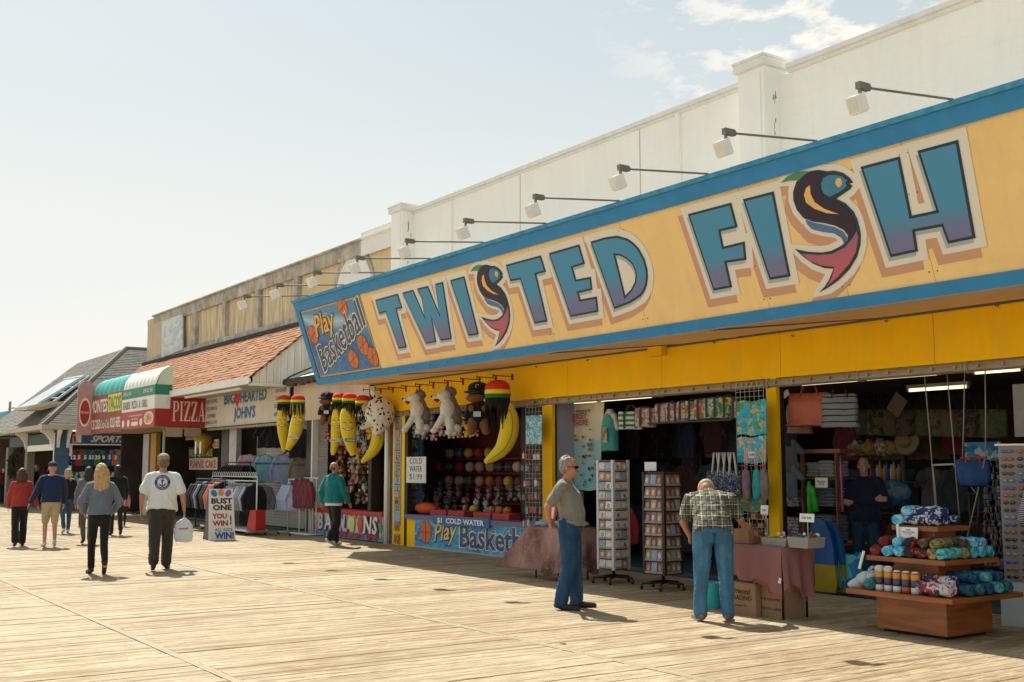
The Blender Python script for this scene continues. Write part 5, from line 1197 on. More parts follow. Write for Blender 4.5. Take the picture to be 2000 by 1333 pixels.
walker('woman in brown coat standing at the far blue building', 52, 986, 1.64, (.3, 1), cloth('brown_coat', (.07, .035, .025)), cloth('charcoal_trousers'), 1, True, hair_m=hairmat('brown_hair3', (.06, .03, .015)), long_=.12, stride=.03, group='shoppers at the blue building')
walker('person in red top standing under the far blue building', 86, 984, 1.66, (-.2, 1), cloth('red_top', (.30, .04, .06)), cloth('charcoal_trousers'), 1, True, hair_m=hairmat('black_hair4', (.015, .012, .010)), long_=.1, stride=.03, group='shoppers at the blue building')
walker('person in dark red coat at the far left edge', 3, 984, 1.66, (.6, .3), cloth('dark_red_coat', (.12, .02, .02)), cloth('charcoal_trousers'), 1, True, hair_m=hairmat('black_hair5', (.015, .012, .010)), long_=.08, stride=.03, group='shoppers at the blue building')
walker('short haired person facing us in front of the jersey store', 121, 984, 1.72, (1, -.2), cloth('grey_top'), cloth('charcoal_trousers'), 1, hair_m=hairmat('brown_hair6', (.05, .03, .02)), stride=.10, group='shoppers at the blue building', hf=(0, 1, 0))
t, J, k, P, A = walker('balding man in teal hooded jacket and black trousers facing the plush toy stall', 650, 1066, 1.76, (-.35, .94), cloth('teal_jacket', (.008, .155, .165), .1), cloth('black_cloth'), -1, skin=sk_b, w=1.14, loose=.05, hem=.03, voxel=.012, stride=.15, shoe=M('cream_shoe', (.50, .48, .42), .6), nm='hooded_jacket', pw=(.105, .090, .082), kick=.02, hf=(.35, 1, 0), group='people by the stalls')
b = Blob(); b.ell(J['neck'] + Vector((0, -.06, -.045)), (.12, .055, .085), 14, 10); b.ell(J['neck'] + Vector((0, -.03, .02)), (.10, .08, .035), 14, 8)
put(remesh(b, .011, 2, [(.006, 30, (1, 1, 1))], 3), 'hood', cloth('teal_jacket'), t)
b = Blob(); b.ell(P(0, -.045, -.005), (.084*k, .072*k, .055*k), 14, 10, A=A); put(remesh(b, .010, 2), 'hair', hairmat('cropped_hair', (.16, .10, .07)), t)
m_ = MB(); lo = J['pel'] - Vector((0, 0, .055)); m_.loft([[lo + Vector((.205*k*math.cos(a*math.pi/10), .165*k*math.sin(a*math.pi/10), z)) for a in range(20)] for z in (-.035, .03)]); m_.build('shirt_hem', cloth('white_tee'), t, True, W=False)
loc = PZ(1693, 1128); loc = Vector((loc.x, 13.2, 0)); loc.x = PY(1688, 950, 13.2).x
t, J, k = person('shopkeeper in navy hooded jacket standing with folded arms inside the dark shop', tuple(loc), H_deg(-_r.x*.35 - _d.x, -_r.y*.35 - _d.y), 1.80,
   joints=dict(elR=(.28, .06, 1.14), wrR=(-.15, .165, 1.18), elL=(-.28, .06, 1.14), wrL=(.16, .215, 1.13)))
body, P, A = finish_body(t, J, k, sk_a, 1.1, .009, (.2, 1, -.05), (0, 0, 1), False, (.4, .4), dict(R=(0, -1, 0), L=(0, -1, 0)), dict(R=(-1, -.1, .0), L=(1, -.35, .1)))
shirt(t, J, k, cloth('navy_hoodie', (.010, .016, .035)), 1.14, 'long', .03, 5.0, .011, .03, 'hooded_jacket', .03)
b = Blob(); b.ell(J['neck'] + Vector((0, -.02, .0)), (.11, .10, .05), 14, 8); put(remesh(b, .010, 2), 'hood', cloth('navy_hoodie'), t)
trousers(t, J, k, denim('keeper_denim', (.015, .045, .09)), 1.05, (.10, .082, .072), 6, .011, .97, 'jeans'); shoes(t, J, k, m_shoe)
hair(t, P, k, hairmat('short_dark_hair', (.06, .045, .035)), 0, A=A, voxel=.008); eyes(t, P, A, k)
def lerp(a, b, f): return a + (b - a)*f
m_tube = ME('lit_tube', (1.0, .86, .50), 1.15)
def strip_light(pa, pb, Y, label):
    a, b = PY(*pa, Y), PY(*pb, Y); z = (a.z + b.z)/2
    t = thing('strip_light', label, 'light', (a.x, Y, z), 0, 'lit strip lights under the shop front')
    mb = MB(); mb.tube([(a.x + .03, Y, z), (b.x - .03, Y, z)], .022, 8); mb.build('tube', m_tube, t, True)
    mb = MB(); mb.box(a.x, b.x, Y - .03, Y + .05, z + .024, z + .07); mb.box(a.x, a.x + .03, Y - .02, Y + .02, z - .025, z + .03); mb.box(b.x - .03, b.x, Y - .02, Y + .02, z - .025, z + .03); mb.build('fitting', m_roller, t)
for pa, pb, Y, l in (((1003, 795), (1057, 789), 11.95, 'short lit strip light over the hanging banana in the basketball stall'), ((1120, 787), (1277, 774), 11.95, 'lit strip light above the Jersey Shore towel'), ((1280, 772), (1470, 758), 11.95, 'lit strip light above the row of floral tote bags'),
                     ((1564, 751), (1688, 741), 11.95, 'lit strip light above the red handbag'), ((1690, 741), (1836, 729), 11.95, 'lit strip light to the right of the striped bag'), ((1840, 729), (1996, 713), 11.95, 'lit strip light at the right end of the shop front'),
                     ((1773, 763), (1893, 755), 13.4, 'lit strip light deep inside the shop above the shopkeeper'), ((1901, 723), (1999, 727), 12.9, 'short lit strip light near the right edge, set crosswise')):
    strip_light(pa, pb, Y, l)

def plush_mesh(kind, c1, c2, c3=(.015, .012, .012)):
    k = 'plush_%s_%s' % (kind, random.randint(0, 9999999)); m1 = M(k + 'a', c1, .95, .15, 30, .3, 80); m2 = M(k + 'b', c2, .95, .1, 30); m3 = M(k + 'c', c3, .3, 0)
    b = MB()
    hz_ = .34
    b.ell((0, 0, .15), (.095, .085, .115), 10, 7, 0); b.ell((0, -.02, hz_), (.10, .09, .095), 12, 8, 0)
    b.ell((0, -.065, .145), (.06, .03, .075), 8, 6, 1)
    b.ell((0, -.09, hz_ - .03), (.055, .04, .04), 8, 6, 1)
    for x in (-1, 1):
        if kind == 'rabbit': b.ell((x*.045, 0, hz_ + .15), (.025, .02, .09), 8, 6, 0)
        elif kind == 'dog': b.ell((x*.10, -.01, hz_), (.025, .04, .075), 8, 6, 2 if c3 != (.015, .012, .012) else 0)
        else: b.ell((x*.085, 0, hz_ + .065), (.038, .02, .038), 8, 6, 0 if kind != 'panda' else 2)
        b.ell((x*.11, -.05, .19), (.032, .07, .035), 8, 6, 2 if kind == 'panda' else 0); b.ell((x*.07, -.11, .05), (.04, .075, .042), 8, 6, 2 if kind == 'panda' else 0); b.ell((x*.07, -.175, .06), (.034, .018, .04), 8, 6, 1)
        b.ell((x*.035, -.103, hz_ + .025), (.012, .008, .014), 6, 5, 2)
        if kind == 'panda': b.ell((x*.038, -.088, hz_ + .02), (.028, .016, .03), 6, 5, 2)
    b.ell((0, -.13, hz_ - .02), (.015, .01, .011), 6, 4, 2)
    return b.mesh('plush_toy', [m1, m2, m3], True)
PC = [('bear', (.22, .09, .035), (.42, .26, .14), 'brown teddy bear plush'), ('bear', (.06, .028, .016), (.20, .11, .06), 'dark chocolate bear plush'), ('bear', (.42, .025, .035), (.62, .40, .32), 'red bear plush'), ('rabbit', (.24, .42, .52), (.55, .62, .62), 'pale blue rabbit plush'),
      ('panda', (.62, .60, .56), (.62, .60, .56), 'black and white panda plush'), ('dog', (.20, .19, .18), (.38, .36, .33), 'grey dog plush'), ('bear', (.30, .46, .05), (.55, .55, .25), 'lime green bear plush'), ('bear', (.36, .22, .12), (.58, .42, .28), 'tan monkey plush'),
      ('rabbit', (.55, .52, .48), (.60, .40, .40), 'white rabbit plush'), ('dog', (.28, .12, .05), (.55, .45, .35), 'chestnut dog plush'), ('bear', (.60, .42, .02), (.68, .55, .20), 'yellow bear plush'), ('rabbit', (.50, .16, .22), (.62, .45, .45), 'pink rabbit plush')]
PM = [plush_mesh(*a[:3]) for a in PC]
def plush(i, loc, rz=0, s=1.0, tilt=0, where='among the toys heaped in the balloon stall', grp='plush toys in the balloon stall'):
    o = link('plush_toy', PM[i], None, loc, (tilt, 0, rz + .85), label=PC[i][3] + ' ' + where, cat='plush toy', group=grp); o.scale = (s, s, s); return o

X0, X1 = XA(617), XA(751)
st = thing('balloon_stall', 'balloon game stall counter with LOONS and EVERY TIME banner under a red ledge', 'stall', ((X0 + X1)/2, YF, 0))
zl = ZA(690, 997)
mb = MB(); mb.box(X0, X1, YF - .02, YF + .03, .02, zl - .10)
bn = NT('balloon_banner', .45); tcv = bn.n('TexVoronoi'); tcv.inputs['Scale'].default_value = 3.6; bn.l(bn.pos((1, .01, .8)), tcv.inputs['Vector']); sx_ = bn.n('SeparateColor'); bn.l(tcv.outputs['Color'], sx_.inputs[0])
g_ = bn.n('NewGeometry'); sp_ = bn.n('SeparateXYZ'); bn.l(g_.outputs['Position'], sp_.inputs[0]); bot = bn.ramp(bn.math('ADD', sp_.outputs[2], bn.math('MULTIPLY', bn.noise(bn.pos(), 6), .2)), [(.18, (.10, .34, .55)), (.34, (.62, .66, .66))]); bn.col(bot)
mb.build('banner', bn.mt, st)
mb = MB(); mb.box(X0 - .05, X1 + .05, YF - .08, YF + .35, zl - .07, zl); mb.box(X0 - .03, X1 + .03, YF - .05, YF + .02, zl - .105, zl - .072); mb.build('ledge', M('red_ledge', (.50, .035, .02), .5, .1, 4), st)
bal_c = [(.03, .20, .48), (.62, .05, .03), (.65, .60, .10), (.04, .30, .10), (.72, .25, .04), (.16, .05, .30), (.03, .32, .55)]
bm_ = [M('balloon_%d' % i, c, .4, .12, 6) for i, c in enumerate(bal_c)]
rb_ = random.Random(11)
def balloon(x, z, rx, rz_, mt, d=.024):
    m_ = MB(); m_.prism([(x + rx*math.cos(2*math.pi*k/16)*(1 - .12*(math.sin(2*math.pi*k/16) < 0)), YF - d, z + rz_*math.sin(2*math.pi*k/16)) for k in range(16)][::-1], (0, .003, 0)); m_.build('balloon_print', mt, st)
for k in range(26):
    side = k % 2; x = (X0 + rb_.uniform(.03, .75)) if side else (X1 - rb_.uniform(.03, .55)); balloon(x, rb_.uniform(.1, zl - .2), .05 + rb_.random()*.03, .09 + rb_.random()*.03, bm_[k % 7], .024 + .0006*k)
for k in range(9): balloon(lerp(X0, X1, .3 + .07*k), zl - .15 + rb_.uniform(-.02, .02), .04, .06, bm_[(k*3) % 7], .045 + .0005*k)
lx = lambda px: PY(px, 1020, YF - .03).x
for ch, px, mt in (('B', 627, 4), ('A', 642, 3), ('L', 663, 5), ('L', 675, 5), ('N', 719, 6), ('S', 733, 5)):
    lettering('letter_edge', ch, M('letter_navy2', (.06, .04, .22), .5), st, (lx(px) + .03, YF - .05, .17), (1, 0, 0), (0, 0, 1), .52, .06, .004, shear=.15)
    lettering('letter', ch, m_lt if ch != 'L' else M('letter_pink', (.62, .42, .52), .5), st, (lx(px), YF - .05, .19), (1, 0, 0), (0, 0, 1), .52, .03, .010, shear=.15)
balloon(lx(690), .36, .125, .19, bm_[2], .06); balloon(lx(705), .36, .125, .19, bm_[1], .062)
lettering('lettering', 'PRIZE EVERY TIME', M('letter_red', (.48, .03, .03), .5), st, (lx(695), YF - .05, .055), (1, 0, 0), (0, 0, 1), .15, .05, .012, fit=2.3, shear=.3)
rp_ = random.Random(21)
for r_ in range(9):
    for c_ in range(13):
        if rp_.random() < .06: continue
        x = lerp(X0 + .12, X1 + .25, c_/12) + rp_.uniform(-.06, .06); z = .78 + .245*r_ + rp_.uniform(-.04, .04); y = 12.45 + rp_.uniform(-.12, .12)
        i = rp_.choice([0, 1, 2, 4, 5, 7, 7, 8, 9, 0, 1, 10, 6]) if r_ not in (5, 6) else (3 if 4 < c_ < 10 and rp_.random() < .7 else rp_.choice([0, 2, 5, 7, 9, 6]))
        if r_ < 2: i = rp_.choice([1, 1, 5, 9, 4])
        plush(i, (x, y, z), rp_.uniform(-.5, .7), rp_.uniform(.72, 1.0), 0)
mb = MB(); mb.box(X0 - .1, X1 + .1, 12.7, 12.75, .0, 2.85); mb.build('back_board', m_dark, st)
mb = MB(); mb.box(X0, X1, YF + .35, 12.7, .5, .55); mb.build('inner_shelf', m_inner, st)

vs_ = thing('column_sign', 'narrow blue vertical sign reading PRIZE EVERY TIME ANY AGE on the yellow column', 'sign', (XA(779), YF, 1.5))
mb = MB(); xa_, xb_ = XA(771.5), XA(784); mb.box(xa_, xb_, YF - .02, YF - .002, .42, 2.78); mb.build('board', M('sign_sky', (.20, .38, .50), .5, .15, 5), vs_)
chars = list('PRIZE') + [''] + list('EVERY') + [''] + list('TIME') + ['', 'ANY', 'AGE']
z = 2.62
for ch in chars:
    if ch == '': z -= .05; continue
    if len(ch) > 1: z -= .24
    for q, mt, sc_ in (((.006, .006), m_nv, 1.1), ((0, 0), M('letter_salmon', (.55, .25, .17), .5), 1.0)):
        lettering('letter', ch, mt, vs_, ((xa_ + xb_)/2, YF - .02, z), (1, 0, 0), (0, 0, 1), .19*sc_ if len(ch) == 1 else .26, .045 if sc_ > 1 else .01, .003 + .004*(sc_ == 1), fit=(.19 if len(ch) == 1 else .26)*sc_)
    z -= .137 if len(ch) == 1 else .03

for k, (px, py) in enumerate(((744, 763), (768, 761), (793, 759), (820, 756), (847, 753), (875, 749), (905, 746), (937, 742), (969, 739), (1001, 736))):
    p = PY(px, py, YF); t = thing('hanging_rod', 'thin rusty rod with end plate on the yellow fascia, %s from the downpipe' % ('first', 'second', 'third', 'fourth', 'fifth', 'sixth', 'seventh', 'eighth', 'ninth', 'tenth')[k], 'rod', tuple(p), 0, 'rusty rods holding the hanging prizes')
    mb = MB(); mb.tube([(p.x, YF, p.z), (p.x, YF - .42, p.z + .005)], .010, 6); mb.build('rod', m_rust, t)
    mb = MB(); mb.box(p.x - .03, p.x + .03, YF - .012, YF - .001, p.z - .07, p.z + .05); mb.build('plate', m_rust, t)
    mb = MB(); mb.box(p.x - .008, p.x + .008, YF - .44, YF - .425, p.z - .03, p.z + .03); mb.build('tip', m_rust, t)

m_ban_y = M('banana_plush', (.72, .52, .015), .9, .05, 4, .12, 60, sheen=.3); m_hr, m_hy, m_hg = M('hat_red', (.60, .03, .015), .9, .1, 30), M('hat_yellow', (.75, .58, .02), .9, .1, 30), M('hat_green', (.015, .16, .03), .9, .1, 30)
m_dread = M('dread_black', (.012, .010, .009), .9, .2, 60); m_gold = M('dread_gold', (.45, .33, .08), .9)
def banana(path, Y, w, label, hat=None, face=0, dark_tip=True, dreads=26, tag_txt=None, seamx=.3, hatw=None, tag_f=.72, dl=(.2, .36), gold=False):
    an_ = PY(*path[0], Y); P_ = [PF(a, b_, an_) for a, b_ in path]; nc = Vector((-an_.x, -an_.y, 0)).normalized(); sc3 = Vector((-nc.y, nc.x, 0)); t = thing('banana_plush', label, 'plush toy', tuple(P_[0]), 0, 'giant banana plush prizes')
    n = 22; cs = []
    for i in range(n):
        f = i/(n - 1)*(len(P_) - 1); j = min(int(f), len(P_) - 2); g = f - j
        p0, p1, p2, p3_ = P_[max(j-1, 0)], P_[j], P_[j+1], P_[min(j+2, len(P_)-1)]
        cs.append(.5*((2*p1) + (p2 - p0)*g + (2*p0 - 5*p1 + 4*p2 - p3_)*g*g + (3*p1 - p0 - 3*p2 + p3_)*g**3))
    rad = [w*(.62 + .38*min(1, i/n*4))*(1 - .70*max(0, (i/(n-1) - .55)/.45)**1.5) for i in range(n)]
    mb = MB(); mb.tube(cs, rad, 14, flat=.9); mb.build('body', m_ban_y, t, True)
    mb = MB(); mb.ell(cs[-1], rad[-1]*1.02, 10, 7); mb.build('tip', m_dread if dark_tip else m_ban_y, t, True)
    if not face:
        mb = MB(); mb.tube([c + sc3*(rad[i]*seamx) + nc*(rad[i]*.93) for i, c in enumerate(cs[3:], 3)], .006, 4); mb.build('seam', M('seam_dark', (.15, .09, .01), .9), t)
    if hat is not None:
        hc = PF(*hat, an_); hw = hatw or w*1.25
        for nm_, mt, z0, z1, r0, r1 in (('hat_green_band', m_hg, -.10, -.045, 1.0, 1.04), ('hat_yellow_band', m_hy, -.045, .015, 1.04, 1.03), ('hat_red_top', m_hr, .015, .13, 1.03, .4)):
            mb = MB(); pr_ = [(hw*r0, z0), (hw*(r0 + r1)/2*1.02, (z0 + z1)/2), (hw*r1, z1)] if nm_ != 'hat_red_top' else [(hw*1.03, .015), (hw*1.0, .06), (hw*.86, .105), (hw*.55, .14), (hw*.1, .15)]
            mb.lathe(hc, [(r_, z_*hw/.17) for r_, z_ in pr_], 18); mb.build(nm_, mt, t, True)
        r9 = random.Random(len(label)*37 + ord(label[3]))
        mb = MB(); m2 = MB()
        for q in range(dreads):
            a = 2*math.pi*q/dreads; front = math.sin(a) < -.55
            L = r9.uniform(*dl)*(1.0 if not front or gold else .55); s0 = hc + Vector((hw*.95*math.cos(a), hw*.95*math.sin(a), -.10*hw/.17))
            pts = [s0, s0 + Vector((.01*math.cos(a), .01*math.sin(a), -L*.5)), s0 + Vector((r9.uniform(-.03, .03), r9.uniform(-.02, .02), -L))]
            (m2 if gold and q % 3 == 0 else mb).tube(pts, [.014, .016, .008], 5)
        mb.build('dreadlocks', m_dread, t, True, kind='stuff')
        if gold: m2.build('gold_dreadlocks', m_gold, t, True, kind='stuff')
    if face:
        i = face; c = cs[i]; r_ = rad[i]
        def on(x, z, o=.004): 
            return c + sc3*(x*r_*2) + nc*(r_*.92*math.sqrt(max(.02, 1 - (x*2)**2)) + o) + Vector((0, 0, z))
        for x in (-.22, .18):
            mb = MB(); mb.ell(on(x, .0), (.030, .012, .020), 8, 6); e = mb.build('eye', M('toy_white', (.75, .72, .62), .5), t, True); mb = MB(); mb.ell(on(x + .02, .0, .012), (.012, .006, .014), 8, 6); mb.build('pupil', m_dread, e, True)
            mb = MB(); mb.tube([on(x - .1, .035, .006), on(x, .042, .006), on(x + .1, .03, .006)], .006, 4); mb.build('eyebrow', m_dread, t)
        mb = MB(); ps = [on(-.36 + .72*q/10, -.085 - .05*math.sin(math.pi*q/10), .004) for q in range(11)]; pt = [on(-.36 + .72*q/10, -.085 - .012*math.sin(math.pi*q/10) + (.004 if 0 < q < 10 else 0), .005) for q in range(11)]
        mb.add(ps + pt + [p - nc*.02 for p in ps], [(q, q+1, 12+q, 11+q) for q in range(10)] + [(22+q, 23+q, q+1, q) for q in range(10)]); sm_ = mb.build('smile', M('toy_teeth', (.72, .66, .58), .6), t)
        mb = MB(); mb.tube(ps, .006, 4); mb.tube(pt, .004, 4); mb.build('lips', M('seam_dark', (.15, .09, .01), .9), sm_)
    if tag_txt:
        i = int(tag_f*n); c = cs[i] + nc*(rad[i] + .012); mb = MB(); mb.obox(c, (.12, .004, .035), Matrix((sc3, -nc, (0, 0, 1))).transposed()); o = mb.build('price_tag', m_whitet if tag_txt != 'Choice' else M('tag_teal', (.03, .20, .22), .6), t)
        lettering('lettering', tag_txt, m_nv if tag_txt != 'Choice' else m_lt, o, c + nc*.004 - Vector((0, 0, .022)), sc3, (0, 0, 1), .065, .01, .003)
    return t
YH = 11.33
banana([(553, 796), (551, 820), (553, 850), (556, 884)], YH + .05, .14, 'narrow smiling banana plush with striped hat, leftmost of the hanging bananas', (555, 783), 8, hatw=.16)
banana([(585, 796), (582, 820), (575, 850), (561, 880)], YH - .12, .165, 'smiling banana plush with gold dreadlocks, second from the left', (582, 783), 7, tag_txt='CHOICE', hatw=.17, gold=True, dl=(.24, .3))
banana([(661, 792), (658, 820), (656, 855), (650, 890)], YH + .08, .13, 'banana plush with one eye showing, tucked behind the widest smiling one', (662, 779), 8, tag_txt='CHOICE', hatw=.15)
banana([(680, 792), (679, 820), (683, 855), (691, 890)], YH - .12, .175, 'wide grinning banana plush with teal tag and messy black dreadlocks', (683, 780), 9, tag_txt='Choice', hatw=.165)
banana([(712, 796), (735, 830), (738, 858), (728, 882), (709, 901)], YH + .05, .165, 'yellow banana plush curving left below the spotted cow plush', (709, 785), 0, False, hatw=.165)
banana([(986, 786), (994, 815), (994, 845), (980, 878), (951, 901)], YH - .05, .175, 'largest banana plush with long black dreadlocks in front of the basketball stall', (972, 764), 0, False, hatw=.225, dreads=54, dl=(.3, .62))

def hang_thing(name, label, px, py, Y, grp=None): p = PY(px, py, Y); return thing(name, label, 'plush toy', tuple(p), math.atan2(-p.y, -p.x) + R(90), grp)
def fuzzy(t, nm, cells, mt, voxel=.014, fold=None, seed=1):
    b = Blob()
    for c in cells:
        if c[0] == 'e': b.ell(c[1], c[2], 14, 10, A=c[3] if len(c) > 3 else None)
        else: b.cap(*c[1:])
    return put(remesh(b, voxel, 2, fold or [(.004, 60, (1, 1, 1))], seed), nm, mt, t)
f_wh, f_gr, f_bk, f_br = cloth('fur_white', (.62, .60, .56), .05), cloth('fur_grey', (.17, .165, .155), .5), cloth('fur_black', (.012, .012, .012)), cloth('fur_brown', (.20, .075, .025))
def husky(px, py, Y, label, s=1.0):
    t = hang_thing('husky_plush', label, px, py, Y, 'husky plush prizes'); V = lambda x, y, z: Vector((x*s, y*s, z*s))
    E = lambda c, r: ('e', V(*c), tuple(x*s for x in r))
    fuzzy(t, 'white_fur', [E((-.11, -.06, -.04), (.15, .14, .13)), ('c', V(-.16, -.05, -.06), V(-.33, -.05, -.08), .075*s, .045*s), E((-.03, -.06, -.36), (.17, .16, .25)), ('c', V(-.08, -.10, -.42), V(-.30, -.14, -.78), .085*s, .065*s), E((-.32, -.16, -.80), (.085, .07, .06)), ('c', V(.02, -.14, -.62), V(.04, -.22, -.82), .11*s, .08*s), E((.0, -.24, -.84), (.09, .08, .065)), E((.16, -.12, -.76), (.13, .12, .11)), E((.10, -.20, -.86), (.09, .08, .06))], f_wh, .013)
    fuzzy(t, 'grey_fur', [E((.03, .02, .045), (.145, .14, .12)), ('c', V(.04, .02, -.08), V(.10, .04, -.35), .10*s, .15*s), E((.11, .02, -.48), (.20, .19, .27)), ('c', V(.28, .04, -.68), V(.40, .02, -.66), .06*s, .03*s), ('c', V(-.05, -.08, .10), V(-.06, -.09, .20), .040*s, .010*s), ('c', V(.06, .04, .10), V(.06, .05, .20), .040*s, .010*s)], f_gr, .013, [(.006, 45, (1, 1, 1))])
    mb = MB(); mb.ell(V(-.375, -.05, -.06), (.030*s, .032*s, .026*s), 8, 6); mb.build('nose', m_dread, t, True, W=False)
    mb = MB(); mb.ell(V(-.20, -.15, .0), (.022*s, .012*s, .022*s), 8, 6); mb.build('eye', M('toy_blue_eye', (.05, .10, .14), .3), t, True, W=False)
    mb = MB(); mb.ell(V(-.26, -.06, -.135), (.07*s, .04*s, .03*s), 8, 6); mb.build('mouth', m_dread, t, True, W=False); mb = MB(); mb.ell(V(-.26, -.08, -.165), (.03*s, .03*s, .035*s), 8, 6); mb.build('tongue', m_hr, t, True, W=False)
husky(818, 775, YH, 'seated husky plush with white chest, left one of the two huskies', .86); husky(877, 770, YH, 'seated husky plush with mottled grey back, beside the black capped dog', .90)
def capdog(px, py, Y, label, s=1.0, face=-1, shirt_=True):
    t = hang_thing('dog_plush', label, px, py, Y, 'black capped dog plush prizes'); V = lambda x, y, z: Vector((x*s, y*s, z*s))
    fuzzy(t, 'brown_fur', [('e', V(face*.06, -.08, -.16), (.18*s, .14*s, .085*s)), ('c', V(-.09, -.06, -.60), V(-.13, -.20, -.78), .10*s, .085*s), ('c', V(.09, -.06, -.60), V(.15, -.20, -.78), .10*s, .085*s), ('e', V(-.13, -.15, -.36), (.06*s, .05*s, .07*s)), ('e', V(.12, -.15, -.36), (.06*s, .05*s, .07*s))], f_br)
    fuzzy(t, 'black_body', [('c', V(0, 0, -.32), V(0, 0, -.55), .16*s, .19*s), ('e', V(0, .02, -.05), (.19*s, .17*s, .15*s)), ('c', V(-.17, .0, -.32), V(-.22, -.08, -.50), .06*s, .06*s), ('c', V(.17, .0, -.32), V(.22, -.08, -.50), .06*s, .06*s)], f_bk)
    fuzzy(t, 'cap', [('e', V(0, 0, .03), (.205*s, .19*s, .13*s)), ('e', V(face*.12, -.13, -.05), (.17*s, .14*s, .025*s))], f_bk, .012)
    mb = MB(); mb.tube([V(-.04, -.20, .03), V(-.05, -.205, .08), V(0, -.205, .09), V(.01, -.2, .07)], .008, 4); mb.build('cap_badge', m_gold, t, W=False)
    mb = MB(); mb.box(-.09*s, .05*s, -.205*s, -.195*s, -.52*s, -.42*s); mb.build('shirt_label', M('tag_pale', (.45, .58, .58), .6), t, W=False)
capdog(639, 775, YH, 'brown and black dog plush in a black cap, hanging among the bananas', .80); capdog(934, 762, YH - .05, 'large black dog plush in black cap beside the biggest banana', .98)
t = hang_thing('cow_plush', 'round white cow plush with black spots hanging beside the yellow fascia', 742, 808, YH + .05)
cw = NT('cow_fur', .95, 0, .2); vv = cw.n('TexVoronoi'); vv.inputs['Scale'].default_value = 11; 
nzv = cw.n('TexNoise'); nzv.inputs['Scale'].default_value = 9; mixv = cw.n('Mix', data_type='VECTOR'); mixv.inputs[0].default_value = .12; cw.l(cw.pos(), mixv.inputs[4]); cw.l(nzv.outputs[1], mixv.inputs[5]); cw.l(mixv.outputs[1], vv.inputs['Vector'])
cw.col(cw.ramp(vv.outputs['Distance'], [(.30, (.012, .012, .012)), (.36, (.66, .63, .57))])); m_cow = cw.mt
fuzzy(t, 'body', [('e', Vector((0, 0, 0)), (.33, .30, .37)), ('c', Vector((-.2, -.06, -.22)), Vector((-.36, -.10, -.30)), .09, .06), ('c', Vector((.02, -.1, -.30)), Vector((-.06, -.14, -.42)), .12, .09)], m_cow)
fuzzy(t, 'ear', [('e', Vector((-.30, -.05, .12)), (.10, .05, .10))], cloth('ear_pink', (.50, .28, .26))); mb = MB(); mb.tube([(-.1, 0, .33), (-.13, 0, .39), (-.10, 0, .42)], [.02, .014, .005], 7); mb.build('horn', m_dread, t, True, W=False)
for k, (px, py, i) in enumerate(((812, 842, 5), (828, 846, 5), (846, 848, 11), (862, 840, 11), (880, 844, 8), (897, 843, 11), (912, 842, 10), (926, 840, 11), (842, 822, 5), (870, 820, 7), (905, 822, 9), (640, 850, 2), (668, 858, 8), (700, 850, 3), (712, 870, 3), (722, 846, 10), (733, 862, 2))):
    a = px < 790
    plush(i, PY(px, py + 14, 11.62 if a else 11.55), .4, .62, 0, 'dangling in the bunch behind the huge hanging prizes' if not a else 'dangling behind the smiling bananas', 'small plush dangling in bunches')

bsx0, bsx1 = XA(796), XA(1059)
bk = thing('basketball_stall', 'basketball game stall with blue ledge and Play Basketball banner below', 'stall', ((bsx0 + bsx1)/2, YF, 0))
zL = ZA(900, 1012)
mb = MB(); mb.box(bsx0, bsx1 + .0, YF - .06, YF + .45, zL - .09, zL); mb.build('ledge', M('lavender_ledge', (.13, .14, .27), .6, .1, 3), bk)
xb0 = XA(812); mb = MB(); mb.box(bsx0, xb0, YF, YF + .06, 0, zL - .09); mb.build('yellow_end', m_yellow, bk)
mb = MB(); mb.box(xb0 + .003, bsx1 - .003, YF - .012, YF + .05, .03, zL - .095)
bm2 = NT('play_banner', .4); vv = bm2.n('TexVoronoi', feature='DISTANCE_TO_EDGE'); vv.inputs['Scale'].default_value = 5.5; nn_ = bm2.n('TexNoise'); nn_.inputs['Scale'].default_value = 3.0
mv = bm2.n('Mix', data_type='VECTOR'); mv.inputs[0].default_value = .25; bm2.l(bm2.pos((1, .01, 1)), mv.inputs[4]); bm2.l(bm2.pos(), nn_.inputs['Vector']); bm2.l(nn_.outputs[1], mv.inputs[5]); bm2.l(mv.outputs[1], vv.inputs['Vector'])
bb0 = bm2.ramp(bm2.noise(bm2.pos((1, 1, 3)), 2.0, 2), [(.35, (.015, .14, .36)), (.6, (.04, .38, .60))]); bm2.col(bm2.mix(bm2.ramp(vv.outputs[0], [(.012, .8), (.03, 0.0)]), bb0, (.30, .62, .75)))
mb.build('banner', bm2.mt, bk)
mb = MB(); mb.box(xb0, bsx1, YF - .016, YF + .0, .0, .03); mb.box(xb0, bsx1, YF - .016, YF - .0125, zL - .115, zL - .095); mb.build('banner_frame', M('banner_frame', (.45, .42, .30), .6), bk)
def printc(x, z, r, mt, d, nm, par, rz_=None, n=22):
    m_ = MB(); m_.prism([(x + r*math.cos(2*math.pi*k/n), YF - .012 - d, z + (rz_ or r)*math.sin(2*math.pi*k/n)) for k in range(n)][::-1], (0, .002, 0)); return m_.build(nm, mt, par)
m_ball = MATS['ball_orange']; m_line = MATS['ball_line']
bxp = XA(834); printc(bxp, .33, .235, m_line, .003, 'ball_edge', bk); printc(bxp, .33, .225, m_ball, .006, 'ball_print', bk)
for A0, A1 in (((bxp - .22, .33), (bxp + .22, .34)), ((bxp, .11), (bxp, .55))):
    m_ = MB(); m_.tube([(A0[0], YF - .020, A0[1]), (A1[0], YF - .020, A1[1])], .006, 4); m_.build('ball_seam', m_line, bk)
lettering('lettering_edge', 'Play', m_nv, bk, (XA(873), YF - .012, .22), (.98, 0, .12), (-.12, 0, .98), .50, .06, .004, fit=.98, shear=.35)
